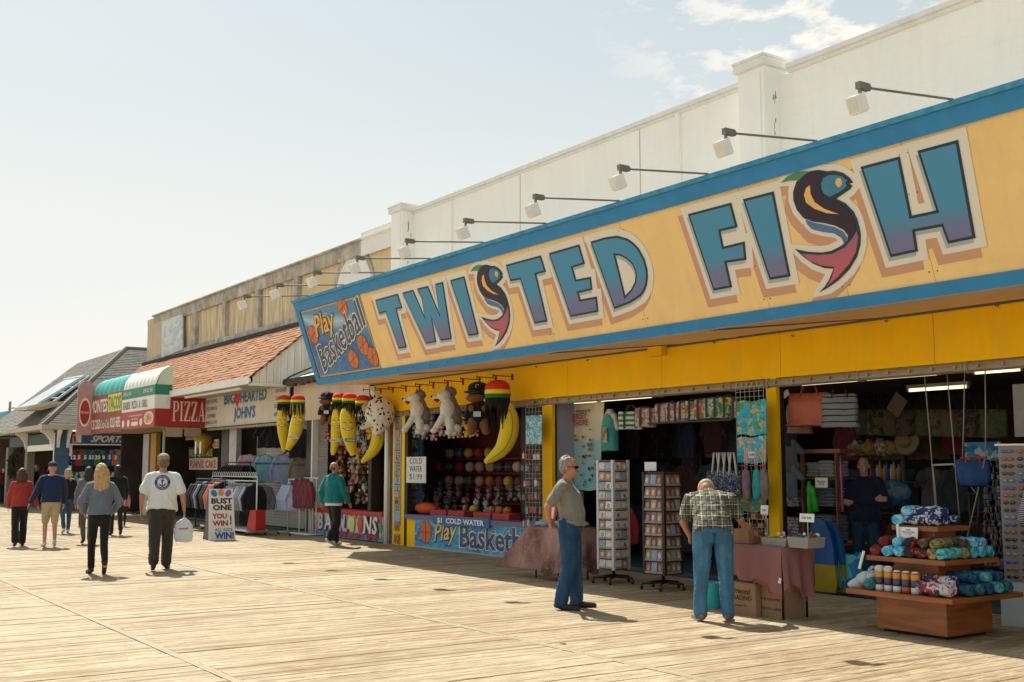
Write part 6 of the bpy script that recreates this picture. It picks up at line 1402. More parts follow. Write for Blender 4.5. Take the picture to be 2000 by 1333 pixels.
lettering('lettering', 'Play', M('letter_gold', (.75, .55, .22), .5), bk, (XA(873), YF - .012, .22), (.98, 0, .12), (-.12, 0, .98), .50, .012, .010, fit=.94, shear=.35)
xw0, xw1 = XA(900), XA(900) + 2.75
lettering('lettering_edge', 'Basketball', m_lt, bk, ((xw0 + xw1)/2, YF - .012, .12), (1, 0, 0), (0, 0, 1), .62, .05, .004, fit=2.8)
lettering('lettering', 'Basketball', M('letter_slate', 0), bk, ((xw0 + xw1)/2, YF - .012, .12), (1, 0, 0), (0, 0, 1), .62, .02, .010, fit=2.72)
cwn = thing('water_sign', 'blue sign reading COLD WATER fixed to the ledge of the basketball stall', 'sign', (XA(908), YF - .07, zL - .1)); mb = MB(); mb.box(XA(853), XA(963), YF - .085, YF - .065, zL - .15, zL + .03); mb.build('board', M('water_blue', (.02, .12, .30), .5), cwn)
lettering('lettering', '$1  COLD WATER', m_whitet, cwn, (XA(906), YF - .085, zL - .115), (1, 0, 0), (0, 0, 1), .14, .03, .003, fit=1.75)
hw = thing('water_price_sign', 'white handwritten sign reading COLD WATER $1.99 at the stall\'s left post', 'sign', (XA(813), YF - .12, 1.6))
p0, p1 = PY(794.5, 893, YF - .12), PY(832, 944, YF - .12); mb = MB(); mb.box(p0.x, p1.x, YF - .13, YF - .115, p1.z, p0.z); mb.build('board', M('paper_white', (.62, .62, .60), .7), hw)
for i, txt in enumerate(('COLD', 'WATER', '$1.99')): lettering('lettering', txt, M('marker_grey', (.07, .07, .07), .7), hw, ((p0.x + p1.x)/2, YF - .13, p0.z - (i + 1)*(p0.z - p1.z)/3.3 + .02), (1, 0, 0), (0, 0, 1), .17, -.005, .003, fit=.52)
sp = thing('stall_side_sign', 'blue upright side board lettered WINNER EVERY TIME inside the basketball stall', 'sign', (XA(812), 12.1, 1.4))
a, b_ = PY(800, 900, 12.1), PY(825, 900, 12.1); mb = MB(); mb.box(a.x, b_.x, 12.08, 12.12, .72, 2.75); mb.build('board', M('side_blue', (.02, .10, .24), .5, .3, 4), sp)
for txt, zz, c in (('E', 2.3, 'letter_gold'), ('R', 2.08, 'letter_gold'), ('W', 1.82, 'letter_gold'), ('R', 1.2, 'letter_gold'), ('PLAY', 1.02, 'letter_salmon'), ('TIME', .84, 'letter_salmon')): lettering('lettering', txt, MATS[c], sp, ((a.x + b_.x)/2, 12.08, zz), (1, 0, 0), (0, 0, 1), .24 if len(txt) == 1 else .18, .02, .003, fit=.26)
YS = 13.5
shf = thing('ball_shelf', 'dark red shelf unit with three boards full of balls behind the stall counter', 'shelf', (-20, YS, 0))
def zs(px, py): return PY(px, py, YS).z
sx0, sx1 = PY(824, 900, YS).x, PY(1030, 900, YS).x; szs = [zs(900, 896), zs(900, 923), zs(900, 950), .9, .62]
mb = MB(); mb.box(sx0 - .3, sx1, YS + .3, YS + .34, .0, 2.7); mb.build('back', M('shelf_maroon', (.10, .015, .012), .8, .2, 2), shf)
for z in szs: mb = MB(); mb.box(sx0 - .3, sx1, YS - .02, YS + .3, z - .03, z); mb.build('board', M('shelf_red', (.16, .02, .015), .7), shf)
def ball_mesh(c, c2): 
    k = 'ball%.3f%.3f%.3f' % (c[0], c2[0], c2[2]); b = MB(); b.ell((0, 0, .12), .119, 16, 12)
    for ax in (0, 1, 2): b.tube([Vector((0, 0, .12)) + Vector({0: (0, math.cos(a), math.sin(a)), 1: (math.cos(a), 0, math.sin(a)), 2: (math.cos(a), math.sin(a), 0)}[ax])*.119 for a in [j*math.pi/8 for j in range(17)]], .0035, 4, m=1, cap=False)
    me = b.mesh('basketball', [M(k + 'a', c, .6, .08, 8), M(k + 'b', c2, .6)], True)
    return me
BC = [((.50, .14, .03), (.03, .01, .01), 'orange basketball'), ((.40, .03, .02), (.03, .01, .01), 'red basketball'), ((.03, .13, .04), (.45, .40, .30), 'green patterned basketball'), ((.62, .42, .03), (.03, .01, .01), 'yellow basketball'), ((.55, .45, .35), (.20, .03, .03), 'cream basketball'), ((.48, .30, .18), (.30, .08, .03), 'tan and orange basketball'), ((.05, .04, .04), (.30, .28, .25), 'black basketball with pale seams'), ((.22, .05, .06), (.04, .01, .01), 'dark pink basketball'), ((.04, .10, .28), (.5, .45, .3), 'blue basketball')]
BMs = [ball_mesh(a, b2) for a, b2, _ in BC]
rows_b = [(0, 896, [835, 871, 890, 908, 928, 948, 966], [3, 3, 8, 3, 1, 3, 6], 'top board'), (1, 923, [849, 870, 890, 911, 930, 951, 970, 988, 1004], [1, 2, 1, 4, 5, 5, 6, 6, 4], 'middle board'), (2, 950, [850, 870, 890, 909, 930, 950, 969, 986, 1007], [6, 3, 4, 2, 5, 0, 7, 3, 7], 'lower board')]
for si, py, pxs, cs_, wh in rows_b:
    for j, (px, ci) in enumerate(zip(pxs, cs_)):
        link('basketball', BMs[ci], None, (PY(px, 900, YS).x, YS + .10, szs[si] + .001), (0, 0, px), label='%s on the shelf\'s %s, %s from its left end' % (BC[ci][2], wh, ('first', 'second', 'third', 'fourth', 'fifth', 'sixth', 'seventh', 'eighth', 'ninth')[j]), cat='basketball', group='balls on the stall shelf')
rq = random.Random(8)
for r_ in range(2):
    for c_ in range(11):
        plush(rq.choice([1, 5, 5, 9, 8, 2, 11, 4, 3]), (lerp(sx0, sx1 - .1, c_/10.5) + rq.uniform(-.05, .05), YS + (.05 if r_ else -.55), (.92 if r_ else .66) + rq.uniform(0, .04)), rq.uniform(-.6, .6), rq.uniform(.65, .85), 0, 'on the low shelf of the basketball stall', 'plush toys in the basketball stall')
for a, b_, l in ((852, 883, 'left end'), (887, 918, 'left middle'), (937, 970, 'right middle'), (974, 1007, 'right end')):
    A, B = PY(a, 1000, YF + .35), PY(b_, 1000, YF + .35); mb = MB(); zc_ = zL + .001
    for q in ((A.x, B.x, YF + .2, YF + .215), (A.x, B.x, YF + .44, YF + .455), (A.x, A.x + .015, YF + .216, YF + .439), (B.x - .015, B.x, YF + .216, YF + .439)): mb.box(*q, zc_, zc_ + .115)
    mb.box(A.x + .016, B.x - .016, YF + .216, YF + .439, zc_, zc_ + .01); tag(mb.build('game_box', M('box_red', (.42, .03, .02), .5, .1, 3)), 'open red wooden box on the stall ledge, %s of the four' % l, 'box', 'red boxes on the ledge')
for k, (px, ci) in enumerate(((924, 3), (962 - 3, 0), (975, 0), (990, 0))): link('basketball', BMs[ci], None, (PY(px, 990, YF + .6).x, YF + .62, zL + .04), label='%s lying in the %s place behind the red boxes' % (BC[ci][2], ('first', 'second', 'third', 'fourth')[k]), cat='basketball', group='balls behind the red boxes').scale = (.8, .8, .8)
mb = MB(); c = PY(832, 993, YF + .3); mb.ell(c, (.42, .16, .12), 14, 9); tag(mb.build('orange_cushion', M('orange_plush', (.60, .09, .01), .9, .1, 9), smooth=True), 'oval orange cushion lying on the stall ledge at the left', 'cushion')
m_wire = M('white_wire', (.38, .38, .36), .4)
def wire_panel(label, pxa, pxb, pya, pyb, Y, nx=7, nz=28, x1off=0):
    a, b_ = PY(pxa, pya, Y), PY(pxb, pyb, Y); t = thing('wire_panel', label, 'display panel', ((a.x + b_.x)/2, Y, b_.z)); mb = MB()
    for i in range(nx): x = lerp(a.x, b_.x, i/(nx-1)); mb.box(x - .0025, x + .0025, Y - .003, Y + .002, b_.z, a.z)
    for i in range(nz): z = lerp(b_.z, a.z, i/(nz-1)); mb.box(a.x, b_.x, Y - .008, Y - .0035, z - .0025, z + .0025)
    mb.build('wire_grid', m_wire, t); mb = MB()
    for x in (a.x + .05, b_.x - .05): mb.tube([(x, Y, a.z), (x, Y, 2.8)], .005, 4)
    mb.build('hanger', m_wire, t); return t, a, b_
def print_mat(name, cols, sc_=9, vo=True, st=(1, 1, 1)):
    if name in MATS: return MATS[name]
    s = NT(name, .75, 0, .3); v = s.n('TexVoronoi'); v.inputs['Scale'].default_value = sc_; q = s.n('Mix', data_type='VECTOR'); q.inputs[0].default_value = .15; n_ = s.n('TexNoise'); n_.inputs['Scale'].default_value = sc_*.8
    s.l(s.pos(st), q.inputs[4]); s.l(s.pos(), n_.inputs['Vector']); s.l(n_.outputs[1], q.inputs[5]); s.l(q.outputs[1], v.inputs['Vector']); sp2 = s.n('SeparateColor'); s.l(v.outputs['Color'], sp2.inputs[0])
    k = len(cols); s.col(s.ramp(sp2.outputs[0], [(i/k, c) for i, c in enumerate(cols)], 'CONSTANT')); MATS[name] = s.mt; return s.mt
t, a, b_ = wire_panel('white wire grid panel hung with key rings beside the basketball stall', 1027, 1060, 797, 1030, YF - .22, 6, 26)
mb = MB(); mb.box(a.x + .02, b_.x - .0, YF - .235, YF - .232, ZA(1040, 868, YF - .22), ZA(1040, 812, YF - .22)); mb.build('blue_bag_print', print_mat('blue_ice_print', [(.12, .42, .55), (.35, .60, .68), (.06, .28, .45), (.5, .66, .70)], 30), t)
pkm = [M('packet_%d' % i, c, .4, .2, 30) for i, c in enumerate([(.38, .07, .05), (.50, .48, .46), (.10, .12, .16), (.42, .30, .26)])]
pk_me = []
for m_p in pkm:
    mb = MB(); mb.box(-.028, .028, -.012, .012, -.11, -.015); mb.box(-.016, .016, -.0125, -.0121, -.085, -.035); mb.tube([(0, 0, -.015), (0, 0, .02)], .004, 4); pk_me.append(mb.mesh('key_ring', [m_p]))
rk = random.Random(4)
for py in (885, 908, 937, 963, 990, 1014):
    for px in (1024, 1030, 1036, 1042, 1048, 1054):
        p = PY(px, py, YF - .26); link('key_ring', pk_me[rk.randrange(4)], None, p + Vector((0, rk.uniform(-.04, .04), rk.uniform(-.02, .02))), (0, 0, rk.uniform(-.6, .6)), label='small packaged key ring hanging on the wire grid beside the basketball stall', cat='key ring', group='key rings on the wire grid')
def garment_mesh(w=.50, h=.66, sl=.55, hood=False, seed=0, thin=.055, flare=1.0, mats=None, hem=None):
    """sweatshirt or T-shirt on a hanger: hook at the origin, front towards -y"""
    b = Blob(); sh = w*.5
    b.torso([(Vector((0, 0, -h - .06)), w*.47*flare, thin*1.1, (1, 0, 0)), (Vector((0, 0, -h*.7)), w*.46, thin*1.1, (1, 0, 0)), (Vector((0, 0, -.24)), w*.46, thin, (1, 0, 0)), (Vector((0, 0, -.12)), w*.40, thin*.9, (1, 0, 0)), (Vector((0, 0, -.055)), .085, thin*.8, (1, 0, 0))])
    for x in (-1, 1):
        a = Vector((x*w*.34, 0, -.14)); e = Vector((x*(w*.5 + .04), 0, -.14 - sl*.5)); c = Vector((x*(w*.5 + .02), -.01, -.14 - sl))
        if sl > .3: b.chain([a, e, c], [.068, .050, .038])
        else: b.cap(a, Vector((x*(w*.5 + .05), 0, -.14 - sl)), .07, .06)
    if hood: b.ell((0, -.02, -.07), (.10, .06, .07), 12, 8)
    me = remesh(b, .016, 2, [(.012, 22, (1.3, .5, .25)), (.006, 45, (1, 1, .6))], seed)
    return me
gm = {}
def gmesh(kind, col, seed=0):
    key = (kind, col)
    if key not in gm:
        base = gm.get(kind)
        if base is None: base = gm[kind] = garment_mesh(**{'sweat': dict(), 'hoodie': dict(hood=True, w=.54), 'tee': dict(sl=.17, h=.60), 'jersey': dict(sl=.24, h=.66, w=.56)}[kind], seed=len(gm))
        me = base.copy(); me.materials.clear(); me.materials.append(cloth('cloth_%02x%02x%02x' % tuple(int(255*x**.45) for x in col), col, .14)); gm[key] = me
    return gm[key]
hg = MB(); hg.tube([(-.2, 0, -.10), (0, 0, -.035), (.2, 0, -.10)], .009, 5); hg.tube([(0, 0, -.035), (0, 0, .02), (.02, 0, .045), (.0, 0, .06)], .005, 4); hg_me = hg.mesh('hanger', [m_black])
def hang(kind, col, loc, rz, label, grp, s=1.0, print_txt=None, cat=None, num=None):
    t = thing({'sweat': 'sweatshirt', 'tee': 't_shirt'}.get(kind, kind), label, cat or {'sweat': 'sweatshirt', 'tee': 'T-shirt'}.get(kind, kind), loc, rz, grp); t.scale = (s, s, s)
    link('garment', gmesh(kind, col), t); link('hanger', hg_me, t)
    if print_txt:
        me = text_mesh(print_txt, .06, .002); me.materials.append(M('dark_print', (.05, .06, .08), .8)); me.transform(Matrix.Translation((0, -.075, -.28)) @ Matrix.Rotation(R(90), 4, 'X')); link('print', me, t)
    if num:
        me = text_mesh(num, .22, .012); me.materials.append(m_off); me.transform(Matrix.Translation((0, -.085, -.46)) @ Matrix.Rotation(R(90), 4, 'X')); link('number', me, t)
    return t
PNK, LBL, GBL, TAN, MAR, BLK, GRY, CHR, COR, LAV, TEA, NVY = (.50, .33, .40), (.26, .44, .54), (.26, .30, .42), (.20, .17, .12), (.14, .025, .035), (.012, .012, .013), (.24, .24, .25), (.05, .055, .065), (.62, .20, .14), (.40, .42, .60), (.04, .36, .34), (.02, .03, .08)
YQ = 11.95
for px, py, col, l in ((484, 884, PNK, 'dusty pink'), (518, 885, LBL, 'pale blue'), (553, 885, GBL, 'grey blue')):
    hang('sweat', col, PY(px, py, YQ), R(48), l + ' sweatshirt with small print hung on the slatted shutter', 'sweatshirts on the shutter', 1.12, 'SEASIDE HEIGHTS')
hang('sweat', TAN, PY(587, 888, YQ), R(48), 'tan sweatshirt hung at the right end of the slatted shutter', 'sweatshirts on the shutter', 1.05, 'SEASIDE')
hang('sweat', GRY, PY(516, 945, YQ), R(48), 'heather grey sweatshirt hung low under the pale blue one', 'sweatshirts on the shutter', 1.0, 'SEASIDE')
for px, py, l in ((519, 829, 'left'), (536, 828, 'right')): hang('tee', BLK, PY(px, py, 11.95), R(55), 'black T-shirt in the cluster under the banner, the %s one' % l, 'black T-shirts', 1.0)
t = hang('tee', BLK, PY(585, 832, YQ - .15), R(50), 'black T-shirt lettered GOLF\'S behind the gold dreadlocked banana', 'black T-shirts', 1.25)
def clothes_rack(label, x0, x1, y, zrail, cols, kind='hoodie', wheels=True, base=None, s=1.0, loops=False, flat=False, white=True):
    mt = m_whitet if white else m_black
    t = thing('clothes_rack', label, 'clothes rack', ((x0 + x1)/2, y, 0))
    mb = MB(); mb.tube([(x0, y, zrail), (x1, y, zrail)], .016, 8); mb.build('rail', mt, t, True)
    for x in (x0, x1):
        mb = MB(); mb.tube([(x, y, .06), (x, y, zrail)], .018, 8); mb.tube([(x, y - .25, .07), (x, y + .25, .07)], .018, 6); mb.build('upright', mt, t, True)
        for dy in (-.24, .24): mb = MB(); mb.ell((x, y + dy, .035), (.02, .034, .034), 8, 6); mb.build('castor', m_black, t, True)
    if loops:
        mb = MB(); mb.tube([(x0, y, zrail + .10), (x1, y, zrail + .10)], .010, 6); mb.tube([(x0, y, zrail), (x0, y, zrail + .10)], .01, 6); mb.tube([(x1, y, zrail), (x1, y, zrail + .10)], .01, 6)
        n = int((x1 - x0)/.16)
        for k in range(n): c = Vector((lerp(x0, x1, (k + .5)/n), y, zrail + .16)); mb.tube([c + Vector((.06*math.cos(a*math.pi/5), 0, .06*math.sin(a*math.pi/5))) for a in range(11)], .006, 4, cap=False)
        mb.build('loop_rail', mt, t)
    if base: mb = MB(); mb.box(x0 - .05, x1 + .05, y - .28, y + .28, .09, .13); mb.build('base_board', base, t)
    n = len(cols)
    for k, c in enumerate(cols):
        x = lerp(x0 + .08, x1 - .08, (k + .5)/n)
        hang(kind, c, (x, y, zrail - .05), R(90) + random.uniform(-.14, .14) + (-.35 if flat else 0), '%s garment hanging in the %s rack' % (CN.get(c, 'coloured'), label.split(' standing')[0].split(' with')[0].replace('clothes rack', '').replace(' rack', '').strip()), 'garments on ' + label.split(' standing')[0][:40], s)
    return t
CN = {PNK: 'pink', LBL: 'pale blue', GBL: 'grey blue', TAN: 'tan', MAR: 'maroon', BLK: 'black', GRY: 'light grey', CHR: 'charcoal', COR: 'coral', LAV: 'lavender', TEA: 'teal', NVY: 'navy'}
a, b_ = PY(408, 945, 11.0), PY(500, 945, 11.0)
clothes_rack('white wheeled clothes rack standing behind the folding board', PY(414, 950, 10.55).x, PY(502, 950, 10.55).x, 10.55, 1.32, [MAR, NVY, MAR, LBL, PNK, COR, TEA, PNK, LBL, TEA, COR, GRY, GRY, LAV, GRY, GRY, LAV, BLK], base=m_whitet, loops=True, s=.95)
clothes_rack('black round end rack with dark hoodies left of the board', -30.6, -28.4, 10.3, 1.35, [CHR, BLK, CHR, GBL, BLK, CHR, CHR, COR, COR, BLK], s=1.0, white=False)
clothes_rack('black high rack with black shirts near the pizza doorway', -30.9, -29.0, 11.2, 1.80, [BLK]*9, s=.7, kind='tee', white=False)
clothes_rack('white rack with lavender hoodies by the shutter', -26.75, -26.05, 11.35, 1.36, [LAV, LBL, LAV, LBL, LAV], s=1.0, flat=True)
t = thing('clothes_rack', 'white rack of maroon hoodies right beside the stall post', 'clothes rack', (-25.6, 11.3, 0)); x0 = XA(574, 11.3)
for k in range(4):
    mb = MB(); x = -26.0 + .2*k; mb.tube([(x, 11.5, .05), (x, 11.5, 1.4)], .014, 6); mb.tube([(x, 11.2, .05), (x, 11.7, .05)], .014, 6); mb.build('upright', m_whitet, t, True)
mb = MB(); mb.tube([(-26.1, 11.5, 1.4), (-25.3, 11.5, 1.4)], .015, 6); mb.build('rail', m_whitet, t, True)
for k in range(3): hang('hoodie', MAR, (-25.62 - .22*k, 11.34 - .03*k, 1.40), .15, 'maroon hoodie hanging on the rack beside the stall post', 'maroon hoodies', 1.0)
mb = MB(); rs0, rs1 = PY(487, 950, 10.4).x, PY(505, 950, 10.4).x; mb.box(rs0, rs1, 10.35, 10.6, .13, .62); mb.v = [(x + (.22 if z > .5 and x < rs0 + .1 else 0), y, z) for x, y, z in mb.v]; tag(mb.build('red_stand', M('red_stand', (.42, .02, .012), .6)), 'tapered red stand on the wheeled rack base', 'stand')
for k, px in enumerate((382, 391)):
    p = PY(px, 885, 10.9); t = thing('size_tag', 'tall white size tag sticking up over the black rack, %s of two' % ('left', 'right')[k], 'tag', tuple(p)); mb = MB(); mb.box(p.x - .05, p.x + .05, 10.89, 10.91, p.z - .02, p.z + .32); mb.build('card', m_whitet, t); mb = MB(); mb.tube([(p.x, 10.9, p.z), (p.x, 10.9, p.z - .3)], .008, 5); mb.build('stem', m_metal, t)
ab = thing('folding_board', 'white A-board lettered BUST ONE YOU WIN with three painted balloons', 'signboard', tuple(PZ(432, 1056)))
q0, q1 = PZ(408, 1056.5), PZ(460, 1055); z_ = 1.16; ux = (q1 - q0).normalized(); W2 = (q1 - q0).length; back = Vector((-ux.y, ux.x, 0)); c0 = (q0 + q1)/2
mb = MB(); f = lambda u, z, d: c0 + ux*(u*W2) + back*(d + z*.24) + Vector((0, 0, z))
mb.add([f(-.5, 0, 0), f(.5, 0, 0), f(.45, z_, 0), f(-.45, z_, 0), f(-.5, 0, .03), f(.5, 0, .03), f(.45, z_, .03), f(-.45, z_, .03)], [(0,1,2,3), (5,4,7,6), (0,4,5,1), (1,5,6,2), (2,6,7,3), (3,7,4,0)]); fp = mb.build('front_panel', M('board_white', (.72, .71, .68), .5, .03, 3), ab)
g2 = lambda u, z, d: c0 + ux*(u*W2) + back*(d + .60 - z*.24 + .03) + Vector((0, 0, z))
mb = MB(); mb.add([g2(-.5, 0, 0), g2(.5, 0, 0), g2(.45, z_, 0), g2(-.45, z_, 0), g2(-.5, 0, .03), g2(.5, 0, .03), g2(.45, z_, .03), g2(-.45, z_, .03)], [(3,2,1,0), (4,5,6,7), (0,1,5,4), (1,2,6,5), (2,3,7,6), (3,0,4,7)]); mb.build('rear_panel', m_black, ab)
mb = MB(); mb.add([f(-.49, .02, .031), g2(-.49, .02, -.001), g2(-.45, 1.1, -.001), f(-.45, 1.1, .031)], [(0,1,2,3), (3,2,1,0)]) if 0 else mb.prism([f(-.49, .02, .031), g2(-.49, .02, -.001), g2(-.45, 1.1, -.001), f(-.45, 1.1, .031)], ux*.006); mb.build('side_sheet', m_black, ab)
tz = (Vector((0, 0, 1)) + back*.24).normalized()
m_dp, m_rd, m_bl2 = M('ink_plum', (.07, .025, .05), .6), M('ink_red', (.38, .02, .03), .6), M('ink_blue', (.01, .10, .32), .6)
for txt, z, sz, w, mt, u in (('BUST', .83, .17, .80, m_dp, .02), ('ONE', .68, .17, .72, m_dp, .03), ('YOU', .49, .16, .56, m_rd, -.08), ('WIN', .33, .16, .58, m_rd, -.06), ('!', .36, .28, .07, m_rd, .34), ('ALL KIDS', .20, .11, .66, m_bl2, .06), ('WIN!', .04, .20, .72, m_bl2, .08)):
    lettering('lettering', txt, mt, fp, f(u, z, 0), ux, tz, sz, .045 if 'ALL' not in txt else .005, .003, fit=w*W2)
for u, z, mt, an in ((-.27, 1.06, bm_[0], .6), (0, 1.08, bm_[4], 0), (.27, 1.06, M('balloon_lilac', (.18, .14, .42), .5), -.6)):
    mb = MB(); o = f(u, z, 0) + ux.cross(tz)*.004; pts = []
    for k in range(16):
        a = 2*math.pi*k/16; x, y = .066*math.cos(a), .088*math.sin(a); pts.append(o + ux*(x*math.cos(an) - y*math.sin(an)) + tz*(x*math.sin(an) + y*math.cos(an)))
    mb.prism(pts, ux.cross(tz)*.002); mb.build('balloon_print', mt, fp)
for txt, px, py, w, h, mt, bg in (('SALADS', 377, 850, 1.6, .34, m_red, m_off), ('FRESH LEMONADE', 392, 884, 2.6, .40, M('taco_yellow', (.7, .58, .03), .5), M('dark_green_board', (.02, .05, .03), .6)), ('FUNNEL CAKE', 396, 906, 2.9, .42, m_red, m_off), ('CHEESE DELI', 408, 868, 1.9, .3, m_red, m_off)):
    Yq = 13.2; p = PY(px, py, Yq); t = thing('food_board', 'menu board lettered %s in the doorway beside the pizza awning' % txt, 'sign', tuple(p)); mb = MB(); mb.box(p.x - w/2, p.x + w/2, Yq, Yq + .03, p.z - h/2, p.z + h/2); mb.build('board', bg, t)
    lettering('lettering', txt, mt, t, (p.x, Yq, p.z - h*.33), (1, 0, 0), (0, 0, 1), h*.85, .02, .004, fit=w*.92)
p = PY(399, 864, 11.9); t = thing('yellow_cone', 'big yellow pointed hanging shape in the doorway below the pizza sign', 'ornament', tuple(p)); mb = MB(); mb.lathe(p, [(.02, -.42), (.16, -.22), (.30, .0), (.30, .16), (.16, .28)], 16); mb.build('body', M('lemon_yellow', (.40, .26, .02), .5), t, True)
JC = [((.02, .03, .09), '12'), ((.35, .03, .03), '5'), ((.02, .12, .04), '5'), ((.02, .05, .20), '51'), ((.04, .22, .06), '33'), ((.012, .05, .03), '8'), ((.02, .08, .30), '5'), ((.60, .13, .02), '3'), ((.02, .28, .28), '9'), ((.02, .04, .05), '1'), ((.02, .03, .12), '2'), ((.03, .04, .12), '22')]
for i, (c, n_) in enumerate(JC):
    y = lerp(10.55, 13.1, i/11); hang('jersey', c, (XB - .05, y, 2.42), R(90), 'football jersey number %s hanging in the upper row, %s along' % (n_, ('first', 'second', 'third', 'fourth', 'fifth', 'sixth', 'seventh', 'eighth', 'ninth', 'tenth', 'eleventh', 'last')[i]), 'jerseys in the sports store', .95, num=n_)
for i, (c, n_) in enumerate([((.02, .10, .05), '7'), ((.40, .38, .36), '24'), ((.03, .05, .12), '34'), ((.55, .53, .50), '21'), ((.10, .10, .10), '10'), ((.58, .56, .54), '7'), ((.05, .07, .10), '27'), ((.55, .54, .52), '9')]):
    y = lerp(10.6, 13.0, i/7); hang('jersey', c, (XB - .15, y, 1.55), R(90), 'baseball jersey number %s hanging in the lower row, %s along' % (n_, ('first', 'second', 'third', 'fourth', 'fifth', 'sixth', 'seventh', 'last')[i]), 'jerseys in the sports store', 1.0, num=n_)
mb = MB(); mb.box(XB - 1.2, XB + .05, 10.4, 13.2, .0, .82); mb.build('store_counter', M('counter_red', (.20, .05, .03), .7, .4, 5), bb)
cz = thing('ice_chest', 'white ice chest beside the jersey store', 'chest', tuple(PZ(266, 992))); q = PZ(266, 992); mb = MB(); mb.box(q.x - .5, q.x + .2, q.y - .4, q.y + .35, .05, .85); mb.build('body', m_whitet, cz); mb = MB(); mb.box(q.x - .52, q.x + .22, q.y - .42, q.y + .37, .853, .95); mb.build('lid', m_metal, cz)
for k, px in enumerate((272, 281)):
    q = PZ(px, 992); t = thing('bin', 'round blue bin beside the white ice chest, %s of two' % ('left', 'right')[k], 'bin', tuple(q)); mb = MB(); mb.lathe(q, [(.20, 0), (.23, .75)], 14); mb.build('body', M('bin_blue', (.03, .15, .32), .5), t, True); mb = MB(); mb.lathe(q, [(.25, .752), (.25, .80), (.12, .90)], 14); mb.build('lid', MATS['bin_blue'], t, True)
for k in range(3): hang('tee', (GRY, LBL, PNK)[k], (XB - 2.0 - .6*k, Yc + 1.6, 1.9), 0, 'T-shirt hanging inside the far blue corner shop, %s' % ('nearest', 'middle', 'farthest')[k], 'T-shirts in the far corner shop')

def sheet(name, label, cat, pxy, Y, mt, th=.01, wav=.02, par=None, nx=14, nz=14, grp=None, seed=0):
    """hanging cloth between four photo corners on the plane Y, gently rippled"""
    q = [PY(*p, Y) for p in pxy]; mb = MB()
    def fn(u, v): a = q[3].lerp(q[2], u); b2 = q[0].lerp(q[1], u); p = a.lerp(b2, v); return p + Vector((0, -abs(wav)*(math.sin(u*14 + seed + v*2) + .5*math.sin(u*31 + v*3 + seed)), .012*math.sin(u*9 + seed)))
    mb.grid(fn, nx, nz); n = len(mb.v); mb.v += [(x, y + th, z) for x, y, z in mb.v]; nf = list(mb.f); mb.f += [tuple(i + n for i in f_[::-1]) for f_ in nf]; mb.m = [0]*len(mb.f)
    if par is None: t = thing(name, label, cat, tuple((q[0] + q[1])/2), 0, grp); return t, mb.build('cloth', mt, t, True)
    return mb.build(name, mt, par, True)
tw_ = NT('towel_print', .9); g_ = tw_.n('NewGeometry'); sp_ = tw_.n('SeparateXYZ'); tw_.l(g_.outputs['Position'], sp_.inputs[0]); cB = tw_.ramp(sp_.outputs[2], [(0.0, (.22, .42, .48)), (.5, (.30, .47, .47)), (.62, (.58, .54, .40)), (1.0, (.62, .57, .42))])
for e_ in tw_.t.nodes:
    if e_.bl_idname == 'ShaderNodeValToRGB': mr_ = tw_.n('MapRange'); mr_.inputs[1].default_value = 1.4; mr_.inputs[2].default_value = 2.7; tw_.l(sp_.outputs[2], mr_.inputs[0]); tw_.l(mr_.outputs[0], e_.inputs[0])
tw_.col(cB); YT = 12.25
t, c_ = sheet('beach_towel', 'cream and blue beach towel printed JERSEY SHORE hung in the doorway', 'towel', [(1107, 790), (1180, 783), (1172, 958), (1124, 958)], YT, tw_.mt, wav=.012)
for txt, px, py, sz in (('Welcome to the', 1139, 805, .07), ('JERSEY', 1132, 819, .15), ('SHORE', 1134, 832, .15)): lettering('lettering', txt, M('towel_red', (.40, .03, .03), .8) if sz > .1 else m_nv, t, PY(px, py, YT - .05), (1, 0, .03), (0, 0, 1), sz, .012, .003, fit=.42)
rt = random.Random(6)
for k in range(30):
    p = PY(rt.uniform(1122, 1166), rt.uniform(838, 950), YT - .045); mb = MB(); r_, s_ = rt.uniform(.015, .05), rt.uniform(.01, .03); an = rt.uniform(-.6, .6); mb.prism([p + Vector((r_*math.cos(a)*math.cos(an) - s_*math.sin(a)*math.sin(an), 0, r_*math.cos(a)*math.sin(an) + s_*math.sin(a)*math.cos(an))) for a in (0, .8, 1.6, 2.4, 3.1, 3.9, 4.7, 5.5)][::-1], (0, .002, 0)); mb.build('printed_motif', (m_nv, MATS['towel_red'], M('motif_teal', (.04, .25, .28), .8), M('motif_brown', (.22, .12, .05), .8))[k % 4], t)
p = PY(1192, 840, 12.3); t = thing('mannequin', 'headless pale mannequin torso in a teal tank top beside the Jersey Shore towel', 'mannequin', tuple(p))
def mk(b, nm, mt, fold=None, vx=.014): return put(remesh(b, vx, 2, fold, 3), nm, mt, t)
b = Blob(); b.torso([(Vector((0, 0, -.2)), .15, .10, (1, 0, 0)), (Vector((0, 0, .1)), .15, .10, (1, 0, 0)), (Vector((0, 0, .25)), .15, .08, (1, 0, 0)), (Vector((0, 0, .36)), .05, .05, (1, 0, 0))]); b.cap((-.12, 0, .24), (-.20, 0, .02), .05, .045); b.cap((.12, 0, .24), (.20, 0, .02), .05, .045); mk(b, 'torso', M('mannequin_pale', (.50, .46, .40), .5))
b = Blob(); b.torso([(Vector((0, -.01, -.36)), .20, .13, (1, 0, 0)), (Vector((0, -.01, 0)), .165, .125, (1, 0, 0)), (Vector((0, -.01, .15)), .155, .115, (1, 0, 0)), (Vector((0, -.01, .26)), .09, .10, (1, 0, 0))]); mk(b, 'tank_top', cloth('teal_tank', (.05, .30, .27)), [(.012, 22, (1.3, 1, .3))])
